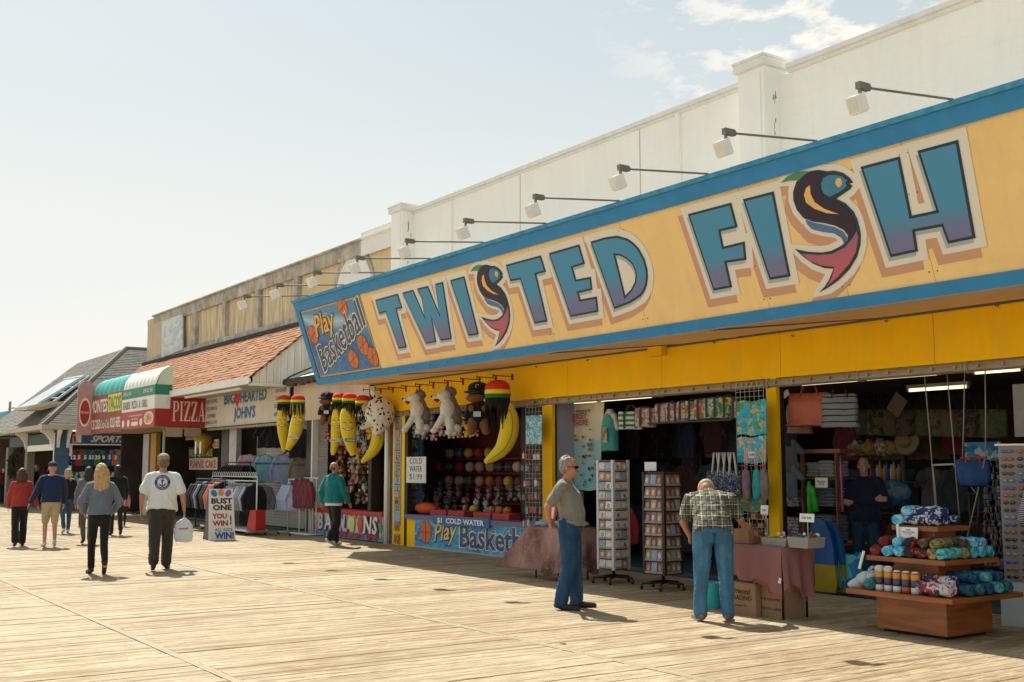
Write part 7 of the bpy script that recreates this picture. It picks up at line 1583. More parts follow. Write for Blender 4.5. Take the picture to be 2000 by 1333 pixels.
mb = MB(); mb.box(-.01, .10, -.16, -.15, -.22, .04); mb.build('printed_panel', print_mat('palm_print', [(.55, .35, .18), (.10, .20, .12), (.60, .45, .25), (.30, .10, .05)], 30), t, W=False)
def tote(label, px, py, Y, w, h, d, mt, handle=m_black, rz=R(34), grp=None, band=None, hh=.28, taper=.9):
    p = PY(px, py, Y); t = thing('tote_bag', label, 'bag', tuple(p), rz, grp); b = Blob()
    rings = []
    for z, k in ((0, .97), (-h*.3, 1.0), (-h*.8, .97), (-h, taper)):
        rings.append([Vector((w/2*k*sx__, d/2*k*(.5 if z == 0 else 1)*sy__, z)) for sx__, sy__ in ((-1,-.6),(-.85,-1),(0,-1.1),(.85,-1),(1,-.6),(1,.6),(.85,1),(0,1.1),(-.85,1),(-1,.6))])
    b.loft(rings); me = remesh(b, .014, 3, [(.008, 20, (1, 1, .6))], px*.1); put(me, 'bag_body', mt, t)
    for y in (-d*.32, d*.32): mb = MB(); mb.tube([(-w*.22, y, -.06), (-w*.20, y, .0), (-w*.08, y, hh), (w*.08, y, hh), (w*.20, y, 0), (w*.22, y, -.06)], .012, 5); mb.build('handle', handle, t, True, W=False)
    if band:
        for x in (-w*.22, w*.22): mb = MB(); mb.box(x - .018, x + .018, -d/2 - .018, -d/2 - .012, -h*.95, -.01); mb.build('strap', band, t, W=False)
    return t
m_stripe = lambda nm, c1, c2, per, ax=2: (lambda s: (s.col(s.mix(s.math('LESS_THAN', s.math('FRACT', s.math('DIVIDE', s.n('SeparateXYZ').outputs[ax], per)), .5), c1, c2)), s.mt)[1])(NT(nm, .85))
def stripes(nm, c1, c2, per, ax=2, duty=.5):
    s = NT(nm, .85, 0, .3); g = s.n('NewGeometry'); x = s.n('SeparateXYZ'); s.l(g.outputs['Position'], x.inputs[0]); v = s.math('ADD', x.outputs[ax], s.math('MULTIPLY', s.noise(s.pos(), 5, 2), .03)); s.col(s.mix(s.math('LESS_THAN', s.math('FRACT', s.math('DIVIDE', v, per)), duty), c1, c2)); return s.mt
YG = 12.15
tote('green and white striped tote bag with navy straps beside the teal tank top', 1233, 804, YG, .44, .30, .16, stripes('green_stripe', (.03, .22, .10), (.62, .62, .55), .085), band=m_nv, hh=.1)
tb = [(1262, 797, .38, .34, 'pink_line_print', [(.58, .36, .30), (.62, .46, .40), (.34, .16, .14)], 'pink line patterned tote bag at the left end of the row', 22), (1296, 789, .28, .34, 'pink_line_print', 0, 'pink patterned tote bag standing upright, second in the row', 22), (1314, 787, .24, .33, 'pink_line_print', 0, 'pink patterned tote bag with black straps, third in the row', 22),
      (1336, 785, .24, .34, 'floral_print', [(.55, .10, .06), (.62, .55, .45), (.10, .22, .08), (.60, .30, .10), (.62, .55, .45)], 'red and white floral tote bag, fourth in the row', 20), (1354, 783, .24, .33, 'floral_print', 0, 'red and white floral tote bag, fifth in the row', 20), (1371, 781, .24, .34, 'floral_print2', [(.55, .12, .08), (.55, .50, .38), (.12, .26, .10)], 'orange floral tote bag, sixth in the row', 18),
      (1388, 779, .24, .33, 'lemon_print', [(.55, .50, .12), (.10, .25, .35), (.5, .5, .4), (.12, .28, .10)], 'yellow and blue lemon patterned tote bag, seventh in the row', 20), (1404, 777, .24, .34, 'lemon_print', 0, 'yellow and blue patterned tote bag, eighth in the row', 20), (1424, 775, .30, .36, 'jungle_print', [(.03, .10, .28), (.50, .42, .05), (.05, .22, .10), (.35, .06, .06)], 'dark blue jungle patterned tote bag at the right end of the row', 18), (1447, 783, .2, .28, 'beige_print', [(.45, .38, .30), (.20, .14, .10)], 'small beige tote bag half behind the wire grid panel', 24)]
for px, py, w, h, nm, cols, l, sc_ in tb: tote(l, px, py, YG, w, h*.92, .12, print_mat(nm, cols or [(0, 0, 0)], sc_), band=m_nv, hh=.02, grp='tote bags in a row')
mb = MB(); a, b_ = PY(1275, 826, YG), PY(1440, 812, YG); mb.box(a.x, b_.x, YG - .12, YG + .12, a.z - .03, a.z - .005); tag(mb.build('bag_shelf', m_black), 'thin black shelf carrying the row of tote bags', 'shelf')
mb = MB()
for k in range(6):
    x = PY(1332 + k*6, 900, 14.5).x; mb.box(x, x + .10, 14.5, 14.52, .1, 2.6)
mb.build('blind_strips', M('blind', (.10, .09, .08), .8), bld)
DK = [MAR, CHR, BLK, NVY, (.05, .02, .02), (.03, .06, .05), (.10, .07, .04), (.12, .12, .13)]
ORD = 'first second third fourth fifth sixth seventh eighth ninth tenth eleventh twelfth thirteenth fourteenth fifteenth'.split()
for r_ in range(3):
    for k in range(15): hang('hoodie' if k % 2 else 'tee', DK[(k*3 + r_) % 8], (PY(1178 + 18*k, 900, 14.0 + .4*(k % 3)).x, 14.0 + .4*(k % 3), 2.55 - .78*r_), random.uniform(-.3, .8), '%s garment inside the souvenir shop, %s on the %s rail' % (CN.get(DK[(k*3 + r_) % 8], 'dark'), ORD[k], ('top', 'middle', 'bottom')[r_]), 'dark garments inside the shop', 1.0)
for k in range(9): hang('hoodie', (MAR, CHR, BLK, MAR, (.05, .02, .02))[k % 5], (PY(1345 + 11*k, 900, 15.5).x - 1.5, 15.5, 2.1 - .9*(k % 2)), R(60), 'dark hoodie hanging deep inside the souvenir shop', 'dark hoodies at the back')
hang('hoodie', (.35, .03, .04), PY(1212, 985, 11.7), R(70), 'red garment hanging low behind the postcard rack', None, .9)
cards = [M('card_%d' % i, c, .5, .5, 60) for i, c in enumerate([(.62, .58, .54), (.42, .25, .14), (.55, .45, .38), (.25, .32, .42), (.60, .50, .45), (.30, .17, .08), (.55, .55, .60), (.16, .07, .08), (.20, .16, .22)])]
cm_ = []
for i in range(len(cards)):
    mb = MB(); mb.box(-.055, .055, -.006, 0, 0, .15, 0); c2 = MB(); mb.ell((random.uniform(-.01, .01), -.007, .075), (.03, .002, .042), 8, 5, 1); mb.box(-.055, .055, -.012, -.007, 0, .03, 2)
    cm_.append(mb.mesh('card', [cards[i], cards[(i*3 + 1) % 7], M('rack_wire_lip', (.25, .25, .24), .5)]))
def star_base(t, x, y, z1, r=.30):
    mb = MB(); mb.tube([(x, y, .08), (x, y, z1)], .022, 8); mb.build('post', m_black, t, True)
    for k in range(5):
        a = 2*math.pi*k/5 + .4; e = Vector((x + r*math.cos(a), y + r*math.sin(a), .085)); mb = MB(); mb.tube([(x, y, .11), e], [.028, .016], 6); mb.build('foot', m_black, t, True)
        mb = MB(); mb.lathe(e - Vector((0, 0, .085)), [(.008, .085), (.008, .07)], 6); mb.ell(e - Vector((0, 0, .05)), (.025, .025, .035), 8, 6); mb.build('castor', m_black, t, True)
def card_tower(label, px, py, pz0, pz1, half, rz, face_m, edge_m, rows, per, edge_w=.02, pick=(0, 1, 2, 3, 4, 5, 6)):
    q = PZ(px, py); t = thing('card_rack', label, 'card rack', (q.x, q.y, 0), 0); x, y = q.x, q.y; A = Matrix.Rotation(rz, 3, 'Z'); c = Vector((x, y, 0))
    z0, z1 = PY(px, pz0, y).z, PY(px, pz1, y).z
    star_base(t, x, y, z1)
    for f_ in range(4):
        B = A @ Matrix.Rotation(f_*math.pi/2, 3, 'Z')
        mb = MB(); mb.obox(c + B @ Vector((0, -half + .012, (z0 + z1)/2)), (half - .004, .006, (z1 - z0)/2), B); mb.build('side_panel', face_m, t)
        mb = MB(); mb.obox(c + B @ Vector((-half, -half, (z0 + z1)/2)), (edge_w, edge_w, (z1 - z0)/2), B); mb.build('corner_upright', edge_m, t)
        if f_ in (2,): continue
        rh = (z1 - z0 - .04)/rows
        for r_ in range(rows):
            for k in range(per):
                o = link('card', cm_[random.choice(pick)], t); w_ = (2*half - 2*edge_w)/per; s_ = min(w_*.92/.11, rh*.9/.15*1.15)
                o.location = (c + B @ Vector((-half + edge_w + w_*(k + .5), -half - .015, z0 + .02 + rh*r_))) - t.location; o.rotation_euler = (B @ Matrix.Rotation(-.12, 3, 'X')).to_euler(); o.scale = (w_*.92/.11, 1, rh*.88/.15)
    return t
card_tower('tall postcard rack with white metal edges standing behind the man in grey', 1199, 1140, 1112, 899, .150, R(6), M('rack_brown', (.10, .065, .04), .7), M('perforated_white', (.50, .51, .50), .4, .1, 40), 11, 2)
t = card_tower('dark keyring card rack with maroon side panels near the man in plaid', 1296, 1152, 1122, 922, .175, R(8), M('rack_maroon', (.055, .012, .012), .6), m_black, 8, 3, pick=(1, 5, 5, 7, 7, 3, 8))
q = PZ(1296, 1152); tp = thing('price_card', 'white price card standing on top of the dark card rack', 'sign', (q.x, q.y, 1.6)); mb = MB(); z1 = PY(1296, 920, q.y).z; mb.obox((q.x - .12, q.y - .1, z1 + .06), (.085, .004, .06), Matrix.Rotation(R(30), 3, 'Z')); mb.build('card', m_whitet, tp); mb = MB(); mb.tube([(q.x - .12, q.y - .1, z1 - .02), (q.x - .12, q.y - .1, z1 + .01)], .008, 5); mb.build('stem', m_black, tp)
zt_ = .76
def cloth_table(label, x0, x1, y0, y1, zt__, mt_leg=m_black):
    t = thing('folding_table', label, 'table', ((x0 + x1)/2, (y0 + y1)/2, 0)); mb = MB(); mb.box(x0, x1, y0, y1, zt__ - .03, zt__); mb.build('tabletop', m_black, t)
    for x in (x0 + .06, x1 - .06):
        for y in (y0 + .06, y1 - .06): mb = MB(); mb.tube([(x, y, 0), (x, y, zt__ - .03)], .014, 6); mb.build('leg', mt_leg, t, True)
    return t
tx0, tx1, ty0, ty1 = PY(1036, 1036, 9.95).x, PY(1158, 1000, 10.5).x, 9.95, 10.5
cloth_table('table under a brown speckled throw beside the basketball stall', tx0, tx1, ty0, ty1, zt_)
bt = NT('brown_throw', .95); v = bt.n('TexVoronoi'); v.inputs['Scale'].default_value = 26; bt.l(bt.pos(), v.inputs['Vector']); gg = bt.noise(bt.pos(), 2.2, 4)
cc_ = bt.mix(bt.ramp(gg, [(.40, 0.0), (.6, 1.0)]), (.15, .065, .052), (.34, .19, .165)); cc_ = bt.mix(bt.ramp(v.outputs['Distance'], [(.16, .8), (.24, 0.0)]), cc_, (.50, .32, .22)); bt.col(cc_)
mb = MB(); C1 = PZ(948, 1118, .06); C2 = PZ(1068, 1128, .06)
def throw(u, v_):          # u along the table, v from back to the hem
    x = lerp(tx0 - .02, tx1 + .02, u); 
    if v_ < .3: return (x, lerp(ty1, ty0 - .02, v_/.3), zt_ + .012)
    f = (v_ - .3)/.7; fl = math.sin(u*27 + 1)*.045*f + math.sin(u*11)*.04*f; hem = .12 + .03*math.sin(u*7)
    spread = -.75*f*max(0, 1 - u*2.6)**1.4; return (x + spread, ty0 - .02 - .08*f - fl, lerp(zt_ + .012, hem, f))
mb.grid(throw, 44, 26)
mb.grid(lambda u, v_: (tx1 + .02 + .05*v_ + .03*v_*math.sin(u*13), lerp(ty0 - .03, ty1 + .03, u), lerp(zt_ + .012, .16 + .07*math.sin(u*5), v_)), 14, 14); n = len(mb.v); mb.v += [(x, y + .008, z - .004) for x, y, z in mb.v]; nf = list(mb.f); mb.f += [tuple(i + n for i in f_[::-1]) for f_ in nf]; mb.m = [0]*len(mb.f)
thr = mb.build('table_throw', bt.mt, smooth=True); tag(thr, 'brown throw with pale speckles and round emblem draped over the left table', 'tablecloth')
mb = MB(); cu, cvx = lerp(tx0, tx1, .38), ty0 - .12
ringp = [Vector(throw(.42 + .16*math.cos(a), .66 + .17*math.sin(a))) + Vector((0, -.012, 0)) for a in [2*math.pi*k/40 for k in range(41)]]
mb.tube(ringp, .004, 4); ringp = [Vector(throw(.42 + .11*math.cos(a), .66 + .11*math.sin(a))) + Vector((0, -.012, 0)) for a in [2*math.pi*k/40 for k in range(41)]]; mb.tube(ringp, .004, 4); mb.build('round_emblem', M('emblem_cream', (.34, .24, .21), .9), thr)
b = Blob(); rz_ = random.Random(2)
for k in range(9): c = Vector((lerp(tx0 + .15, tx0 + .7, rz_.random()), rz_.uniform(ty0 + .1, ty1 - .1), zt_ + .05)); b.ell(c, (.16, .12, .05), 12, 8)
o = put(remesh(b, .014, 2, [(.016, 24, (1, 1, 1)), (.006, 60, (1, 1, 1))], 2), 'folded_hoodie', cloth('pale_denim', (.22, .30, .38)), None); tag(o, 'rumpled pale blue garment lying on the left table', 'clothing')
b = Blob(); b.ell(Vector((tx1 - .35, ty1 - .1, zt_ + .13)), (.22, .2, .13), 12, 8); o = put(remesh(b, .02, 2, [(.02, 18, (1, 1, 1))], 5), 'dark_heap', cloth('dark_fur', (.03, .02, .018)), None); tag(o, 'dark furry bundle on the back of the left table', 'bundle')
rx0, rx1, ry0, ry1 = -10.02, -8.66, 9.42, 9.92
rx0 = PZ(1432, 1196).x + .0
cloth_table('folding table covered with a pink woven blanket in front of the man in plaid', rx0, -8.66, ry0, ry1, .77)
pk = NT('pink_weave', .95); g_ = pk.n('NewGeometry'); x_ = pk.n('SeparateXYZ'); pk.l(g_.outputs['Position'], x_.inputs[0]); w1 = pk.math('SINE', pk.math('MULTIPLY', pk.math('ADD', x_.outputs[0], x_.outputs[1]), 300)); w2 = pk.math('SINE', pk.math('MULTIPLY', x_.outputs[2], 300)); pk.col(pk.mix(pk.ramp(pk.math('MULTIPLY', w1, w2), [(.4, 0.0), (.6, 1.0)]), (.24, .085, .085), (.46, .30, .27))); pk.bump(pk.noise(pk.pos(), 200), .4, .004)
mb = MB()
def pink(u, v_):
    x = lerp(rx0 - .02, -8.66, u)
    if v_ < .35: return (x, lerp(ry1, ry0 - .015, v_/.35), .782)
    f = (v_ - .35)/.65; hem = .42 - .20*max(0, (u - .62)/.38)*(1 - .5*max(0, (u - .8)/.2)) + .03*math.sin(u*11); return (x, ry0 - .015 - .02*f - .025*f*math.sin(u*23), lerp(.782, hem, f))
mb.grid(pink, 40, 22)
def pink2(u, v_): y = lerp(ry0 - .015, ry1 + .02, u); f = v_; return (-8.66 + .03*f + .03*f*math.sin(u*17), y, lerp(.782, .32 + .08*math.sin(u*7), f))
mb.grid(pink2, 14, 14); n = len(mb.v); mb.v += [(x - .006, y + .006, z - .005) for x, y, z in mb.v]; nf = list(mb.f); mb.f += [tuple(i + n for i in f_[::-1]) for f_ in nf]; mb.m = [0]*len(mb.f)
pc = mb.build('blanket', pk.mt, smooth=True); tag(pc, 'pink and white woven blanket with fringe hanging over the right table', 'tablecloth')
mb = MB()
for k in range(70):
    u = .55 + .45*k/70; p = Vector(pink(u, 1.0)); mb.tube([p, p + Vector((random.uniform(-.008, .008), -.004, -.05))], .003, 3)
for k in range(26): p = Vector(pink2(k/26, 1.0)); mb.tube([p, p + Vector((.003, random.uniform(-.01, .01), -.05))], .003, 3)
mb.build('fringe', M('fringe_red', (.38, .12, .10), .95), pc, kind='stuff')
mb = MB(); p = PY(1523, 1135, ry0 - .05); mb.obox(p, (.018, .002, .03), Matrix.Rotation(.3, 3, 'Y')); tag(mb.build('paper_tag', m_whitet), 'small white paper tag pinned to the hanging corner of the pink blanket', 'tag')
m_card = M('cardboard', (.30, .18, .095), .9, .10, 4, .1, 30); m_card2 = M('card_print', (.09, .05, .03), .9)
def carton(label, q0, q1, z1, depth, txts, open_=True):
    t = thing('carton', label, 'box', tuple(q0), 0, 'cartons under the table'); x0, x1, y = q0.x, q1.x, (q0.y + q1.y)/2
    mb = MB(); 
    for bx_ in ((x0, x1, y, y + .008), (x0, x1, y + depth - .008, y + depth), (x0, x0 + .008, y + .009, y + depth - .009), (x1 - .008, x1, y + .009, y + depth - .009)): mb.box(*bx_, .005, z1)
    mb.box(x0 + .01, x1 - .01, y + .01, y + depth - .01, .005, .02); mb.build('carton_body', m_card, t)
    mb = MB(); mb.obox(((x0 + x1)/2, y - .02, z1 - .03), ((x1 - x0)/2 - .004, .003, .06), Matrix.Rotation(.35, 3, 'X')) if not open_ else mb.box(x0 + .003, x1 - .003, y, y + depth, z1 + .001, z1 + .006); mb.build('flap', m_card, t)
    for i, (txt, sz, zz) in enumerate(txts): lettering('print', txt, m_card2, t, ((x0 + x1)/2 - .02, y, zz), (1, 0, 0), (0, 0, 1), sz, .02 if sz > .06 else 0, .002)
carton('brown cardboard carton printed Oriental Trading behind the plaid man\'s leg', PZ(1421, 1199), PZ(1480, 1206), .36, .34, [('Oriental', .085, .24), ('TRADING', .075, .17), ('fun since 1932', .03, .10)])
carton('brown cardboard carton stamped PHILADELPHIA MADE IN CHINA under the table', PZ(1484, 1206), PZ(1533, 1211), .37, .36, [('JC', .05, .29), ('PHILADELPHIA', .042, .19), ('MADE IN CHINA', .042, .09)])
carton('small cardboard carton on the left end of the pink blanket', Vector((rx0 + .02, ry0 + .1, 0)), Vector((rx0 + .27, ry0 + .1, 0)), .16, .2, [])
for o in [c for c in bpy.data.objects if c.get('label') == 'small cardboard carton on the left end of the pink blanket']: o.location.z += .785
bk_ = thing('bucket', 'turquoise plastic bucket standing between the plaid man\'s legs', 'bucket', tuple(PZ(1393, 1190))); q = PZ(1393, 1188)
mb = MB(); mb.lathe(q, [(.105, 0), (.13, .29), (.136, .30), (.12, .30), (.10, .02)], 18, cap=False); mb.lathe(q, [(.10, .01), (.0001, .012)], 18, cap=False); mb.build('body', M('turquoise_plastic', (.03, .42, .46), .4, .05), bk_, True)
m_tr = M('clear_plastic', (.30, .30, .28), .2, .05)
def bin_(label, pxa, pxb, z1, contents, cy=.10):
    a, b_ = PY(pxa, 1060, ry0 + cy), PY(pxb, 1060, ry0 + cy); t = thing('plastic_bin', label, 'bin', ((a.x + b_.x)/2, ry0 + cy, .79), 0, 'plastic bins on the pink blanket'); x0, x1, y0, y1 = a.x, b_.x, ry0 + cy, ry0 + cy + .26
    mb = MB(); mb.prism([(x0 + .02, y0, .79), (x1 - .02, y0, .79), (x1, y0 - .01, z1), (x0, y0 - .01, z1)], (0, .006, 0)); mb.prism([(x0 + .02, y1, .79), (x1 - .02, y1, .79), (x1, y1, z1), (x0, y1, z1)], (0, .006, 0))
    mb.prism([(x0 + .02, y0 + .007, .79), (x0 + .02, y1, .79), (x0, y1, z1), (x0, y0 + .007, z1)], (.005, 0, 0)); mb.prism([(x1 - .02, y0 + .007, .79), (x1 - .02, y1, .79), (x1, y1, z1), (x1, y0 + .007, z1)], (-.005, 0, 0)); mb.box(x0 + .02, x1 - .02, y0, y1, .786, .79)
    mb.build('tray', m_tr, t); rr2 = random.Random(pxa)
    for k in range(34):
        mb = MB(); c = Vector((rr2.uniform(x0 + .04, x1 - .04), rr2.uniform(y0 + .03, y1 - .03), rr2.uniform(.82, z1 + .045))); mb.ell(c, (rr2.uniform(.016, .036), .018, .016), 7, 5, A=Matrix.Rotation(rr2.uniform(0, 3), 3, (rr2.random(), 1, rr2.random()))); mb.build('trinket', contents[k % len(contents)], t, True)
bin_('clear plastic bin of shells and bracelets, left of two on the pink blanket', 1487, 1536, .875, [m_off, m_card, M('shell_pink', (.5, .32, .26), .5), m_tr]); bin_('clear plastic bin piled with small green and yellow toys, right of two', 1538, 1580, .90, [M('trinket_green', (.06, .25, .08), .5), m_gold, m_off, M('trinket_red', (.4, .04, .04), .5), m_bl2], .09)
for px, py, w, l, Yq in ((1493, 997, .055, 'white price card above the bracelet stand', ry0 + .25), (1576, 1012, .10, 'price card with pictures clipped over the plastic bins', ry0 + .15)):
    p = PY(px, py, Yq); t = thing('price_card', l, 'sign', tuple(p)); mb = MB(); mb.obox(p, (w, .004, .055 if w < .08 else .045), Matrix.Rotation(-.1, 3, 'X')); cd = mb.build('card', m_whitet, t); mb = MB(); mb.tube([p + Vector((0, .01, -.04)), (p.x, Yq + .01, .79)], .006, 5); mb.build('stem', m_metal, t)
    lettering('lettering', '2 for 5.00' if w > .08 else '5.00', m_bl2, cd, p + Vector((0, -.005, -.01)), (1, 0, 0), (0, 0, 1), .035, .002, .003)
bs_ = thing('bracelet_stand', 'small wire stand hung with bracelets and beads at the plaid man\'s hand', 'display stand', (PY(1482, 1040, ry0 + .2).x, ry0 + .2, .785)); c = PY(1482, 1040, ry0 + .2)
for z in (.87, .97, 1.07): mb = MB(); mb.box(c.x - .14, c.x + .14, c.y - .005, c.y + .005, z, z + .008); mb.build('wire_bar', m_wire, bs_)
for x in (-.14, .14): mb = MB(); mb.box(c.x + x - .004, c.x + x + .004, c.y - .004, c.y + .004, .785, 1.08); mb.build('wire_upright', m_wire, bs_)
for k in range(24):
    mb = MB(); x = c.x - .12 + .24*(k % 8)/7; z = .96 - .0 + .10*(k // 8) - .06; r_ = random.uniform(.02, .032); mb.tube([(x + .3*r_*math.cos(a), c.y - .012, z + r_*math.sin(a)) for a in [2*math.pi*j/8 for j in range(9)]], .006, 4); mb.build('bracelet', (m_card2, MATS['dark_brown_post'], MATS['card_1'], m_gold, m_rd)[k % 5], bs_)
t, a, b_ = wire_panel('white wire grid panel with tropical towels behind the plaid man', 1437, 1499, 757, 1080, YF - .25, 7, 32)
for k, (y0_, y1_, nm, cols) in enumerate(((785, 850, 'tropic_print', [(.03, .40, .55), (.05, .45, .60), (.10, .25, .06), (.50, .40, .20), (.04, .35, .50)]), (856, 905, 'tropic_print2', [(.04, .36, .50), (.45, .30, .18), (.05, .40, .52), (.55, .45, .30)]))):
    sheet('tropic_towel', '', '', [(1440, y0_), (1497, y0_ - 4), (1497, y1_), (1440, y1_)], YF - .27, print_mat(nm, cols, 20), par=t, wav=.004)
sheet('tropic_towel', '', '', [(1442, 940), (1497, 938), (1497, 1000), (1442, 1000)], YF - .27, print_mat('tropic_print3', [(.20, .14, .05), (.08, .22, .12), (.40, .32, .10), (.04, .25, .32)], 14), par=t, wav=.004)
mb = MB(); p = PY(1469, 888, YF - .30); mb.box(p.x - .07, p.x + .07, p.y - .004, p.y, p.z - .05, p.z + .04); q_ = mb.build('price_label', m_whitet, t); lettering('lettering', '5.00', m_nv, q_, (p.x, p.y - .004, p.z - .02), (1, 0, 0), (0, 0, 1), .05, .003, .003)
m_rope = M('white_rope', (.55, .50, .44), .9)
for k in range(4):
    px = 1398 + 11*k; t = tote('navy polka dot bag with white rope handles, %s of four above the plaid man' % ('first', 'second', 'third', 'fourth')[k], px, 921, 11.3, .24, .32, .12, print_mat('polka_navy', [(.015, .03, .08)]*5 + [(.4, .4, .4)], 60), handle=m_rope, rz=.7, grp='navy bags with rope handles', hh=.26)
for px, col, l in ((1457, (.22, .13, .15), 'mauve net bag with red toggles hanging on the wire grid'), (1477, (.03, .30, .28), 'teal and grey net bag hanging beside the mauve one'), (1492, (.20, .15, .17), 'grey net bag at the right edge of the wire grid')):
    p = PY(px, 915, YF - .36); t = thing('net_bag', l, 'bag', tuple(p)); b = Blob(); b.torso([(Vector((0, 0, -.42)), .06, .03, (1, 0, 0)), (Vector((0, 0, -.25)), .08, .05, (1, 0, 0)), (Vector((0, 0, -.06)), .06, .04, (1, 0, 0)), (Vector((0, 0, 0)), .02, .015, (1, 0, 0))]); put(remesh(b, .013, 2, [(.008, 28, (1, 1, .3))], px), 'net', cloth('net%d' % px, col, .3), t)
    for x in (-.015, .015): mb = MB(); mb.tube([(x, 0, .0), (x*1.6, 0, .14), (x*.5, 0, .28)], .008, 5); mb.build('cord', m_rope, t, True, W=False)
    mb = MB(); mb.ell((0, -.01, .03), (.03, .02, .025), 8, 6); mb.build('toggle', m_red, t, True, W=False)
m_tw = M('display_wood', (.27, .085, .018), .42, .35, 2.2, .12, 20, stretch=(1, 1, 9), spec=.5)
td = thing('display_stand', 'three tiered square wooden display stand stacked with rolled towels', 'display stand', (-7.23, 10.02, 0))
bx0, bx1, by0, by1 = -7.62, -6.81, 9.66, 10.40
mb = MB(); mb.box(bx0, bx1, by0, by1, .035, .37); mb.build('base', m_tw, td); mb = MB(); mb.box(bx0 + .05, bx1 - .05, by0 + .05, by1 - .05, .0, .034); mb.build('plinth', m_dark, td)
cxx, cyy = (bx0 + bx1)/2, (by0 + by1)/2
tiers = [(.62, .37, .555), (.475, .73, .44), (.28, 1.06, .26)]
def tier(hx, z, hy, ns): 
    mb = MB(); mb.box(cxx - hx, cxx + hx, cyy - hy, cyy + hy, z + .002, z + .05); mb.build('tier_board', m_tw, td)
tier(.62, .37, .58, 0); tier(.46, .71, .44, 1); tier(.27, 1.02, .26, 2)
for hx, z0, z1 in ((.26, .42, .71), (.17, .76, 1.02)): mb = MB(); mb.box(cxx - hx, cxx + hx, cyy - hx, cyy + hx, z0 + .002, z1); mb.build('tier_core', m_tw, td)
tmats = {}
def tmat(key, cols, sc_=24):
    if key not in tmats: tmats[key] = print_mat('towel_' + key, cols, sc_)
    return tmats[key]
T_ = {'sky': [(.03, .30, .55), (.10, .42, .62), (.25, .55, .65)], 'flag': [(.015, .03, .14), (.015, .03, .14), (.5, .5, .5), (.015, .03, .14)], 'black': [(.012, .012, .013), (.012, .012, .013), (.02, .02, .02), (.40, .03, .02)], 'white': [(.55, .56, .56), (.45, .50, .52)], 'maroon': [(.16, .015, .012), (.30, .05, .02), (.14, .01, .01)],
      'olive': [(.20, .17, .04), (.03, .20, .20), (.45, .22, .03), (.05, .12, .06)], 'navy': [(.01, .03, .12), (.01, .05, .18), (.02, .10, .16)], 'aqua': [(.04, .32, .38), (.12, .45, .48), (.02, .16, .22)], 'usa': [(.5, .48, .47), (.40, .03, .03), (.02, .03, .12), (.5, .48, .47)], 'brown': [(.10, .05, .03), (.22, .20, .20), (.05, .03, .02)], 'tealdk': [(.02, .10, .12), (.05, .20, .22)]}
def roll(key, x, y, z, dx, dy, L, r, label, flat=.85):
    """a rolled towel: its visible end is a spiral of folded cloth"""
    d = Vector((dx, dy, 0)).normalized(); t = thing('rolled_towel', label, 'towel', (x, y, z), 0, 'rolled towels on the wooden stand'); s_ = d.cross(Vector((0, 0, 1)))
    b = Blob(); a = Vector((0, 0, r*flat)) - d*L/2; e = Vector((0, 0, r*flat)) + d*L/2; b.tube([a, a.lerp(e, .3), a.lerp(e, .7), e], [r*.97, r, r*1.02, r*.97], 14, flat=flat); put(remesh(b, .012, 1, [(.006, 40, (1, 1, 1)), (.004, 90, (1, 1, 1))], x*9 + z), 'roll', tmat(key, T_[key]), t)
    for c in (a - d*.004, e + d*.004):
        mb = MB(); mb.tube([c + s_*(r*.9*(1 - k/26)*math.cos(k*.62)) + Vector((0, 0, r*.82*flat*(1 - k/26)*math.sin(k*.62))) - d*.0 for k in range(25)], .011, 4); mb.build('spiral_end', M('towel_edge_' + key, tuple(min(.7, x*.5 + .28) for x in T_[key][-1]), .9), t)
    return t
def towels(rows, zbase, side):
    for l in rows: roll(*l)
zt1, zt2, zt3 = .425, .765, 1.075
for i, (key, x, y, lay, l) in enumerate((('sky', -.20, -.17, 0, 'sky blue rolled towel at the left end of the top tier'), ('sky', -.20, -.04, 0, 'sky blue rolled towel behind the left end one, top tier'), ('flag', .03, -.17, 0, 'navy towel with white stars at the front of the top tier'), ('flag', .03, -.03, 0, 'navy and white starred towel in the middle of the top tier'), ('flag', .05, .11, 0, 'starred navy towel at the back of the top tier'), ('sky', -.14, -.10, 1, 'sky blue towel piled second high on the top tier'), ('flag', .06, -.10, 1, 'starred navy towel piled second high on the top tier'), ('white', .0, .05, 1, 'white and navy towel on top of the whole pile'))):
    roll(key, cxx + x, cyy + y, zt3 + lay*.085, 1 if key == 'flag' else .25, .15 if key == 'flag' else -1, .36 if key == 'flag' else .30, .060, l)
n_ = ('first', 'second', 'third', 'fourth', 'fifth', 'sixth', 'seventh', 'eighth', 'ninth')
for i, (key, x) in enumerate((('maroon', -.36), ('sky', -.22), ('sky', -.09), ('black', .04), ('black', .17), ('olive', .30), ('aqua', .40))): roll(key, cxx + x, cyy - .28, zt2, .12, -1, .34, .062, '%s rolled towel, %s along the front of the middle tier' % (key.replace('tealdk', 'dark teal').replace('olive', 'olive and orange'), n_[i]))
for i, (key, x) in enumerate((('maroon', -.30), ('sky', -.14), ('black', .0), ('brown', .16), ('olive', .30))): roll(key, cxx + x, cyy - .25, zt2 + .095, .2, -1, .32, .058, '%s rolled towel, %s in the second layer of the middle tier' % (key.replace('olive', 'olive and orange'), n_[i]))
for i, (key, y) in enumerate((('olive', -.10), ('aqua', .04), ('sky', .18), ('aqua', .32))): roll(key, cxx + .30, cyy + y, zt2, 1, .1, .32, .062, '%s rolled towel, %s along the right side of the middle tier' % (key.replace('olive', 'olive and orange'), n_[i]))
for i, (key, y) in enumerate((('brown', -.05), ('sky', .10), ('sky', .24))): roll(key, cxx + .28, cyy + y, zt2 + .095, 1, .1, .30, .058, '%s rolled towel, %s in the upper layer at the middle tier\'s right side' % (key, n_[i]))
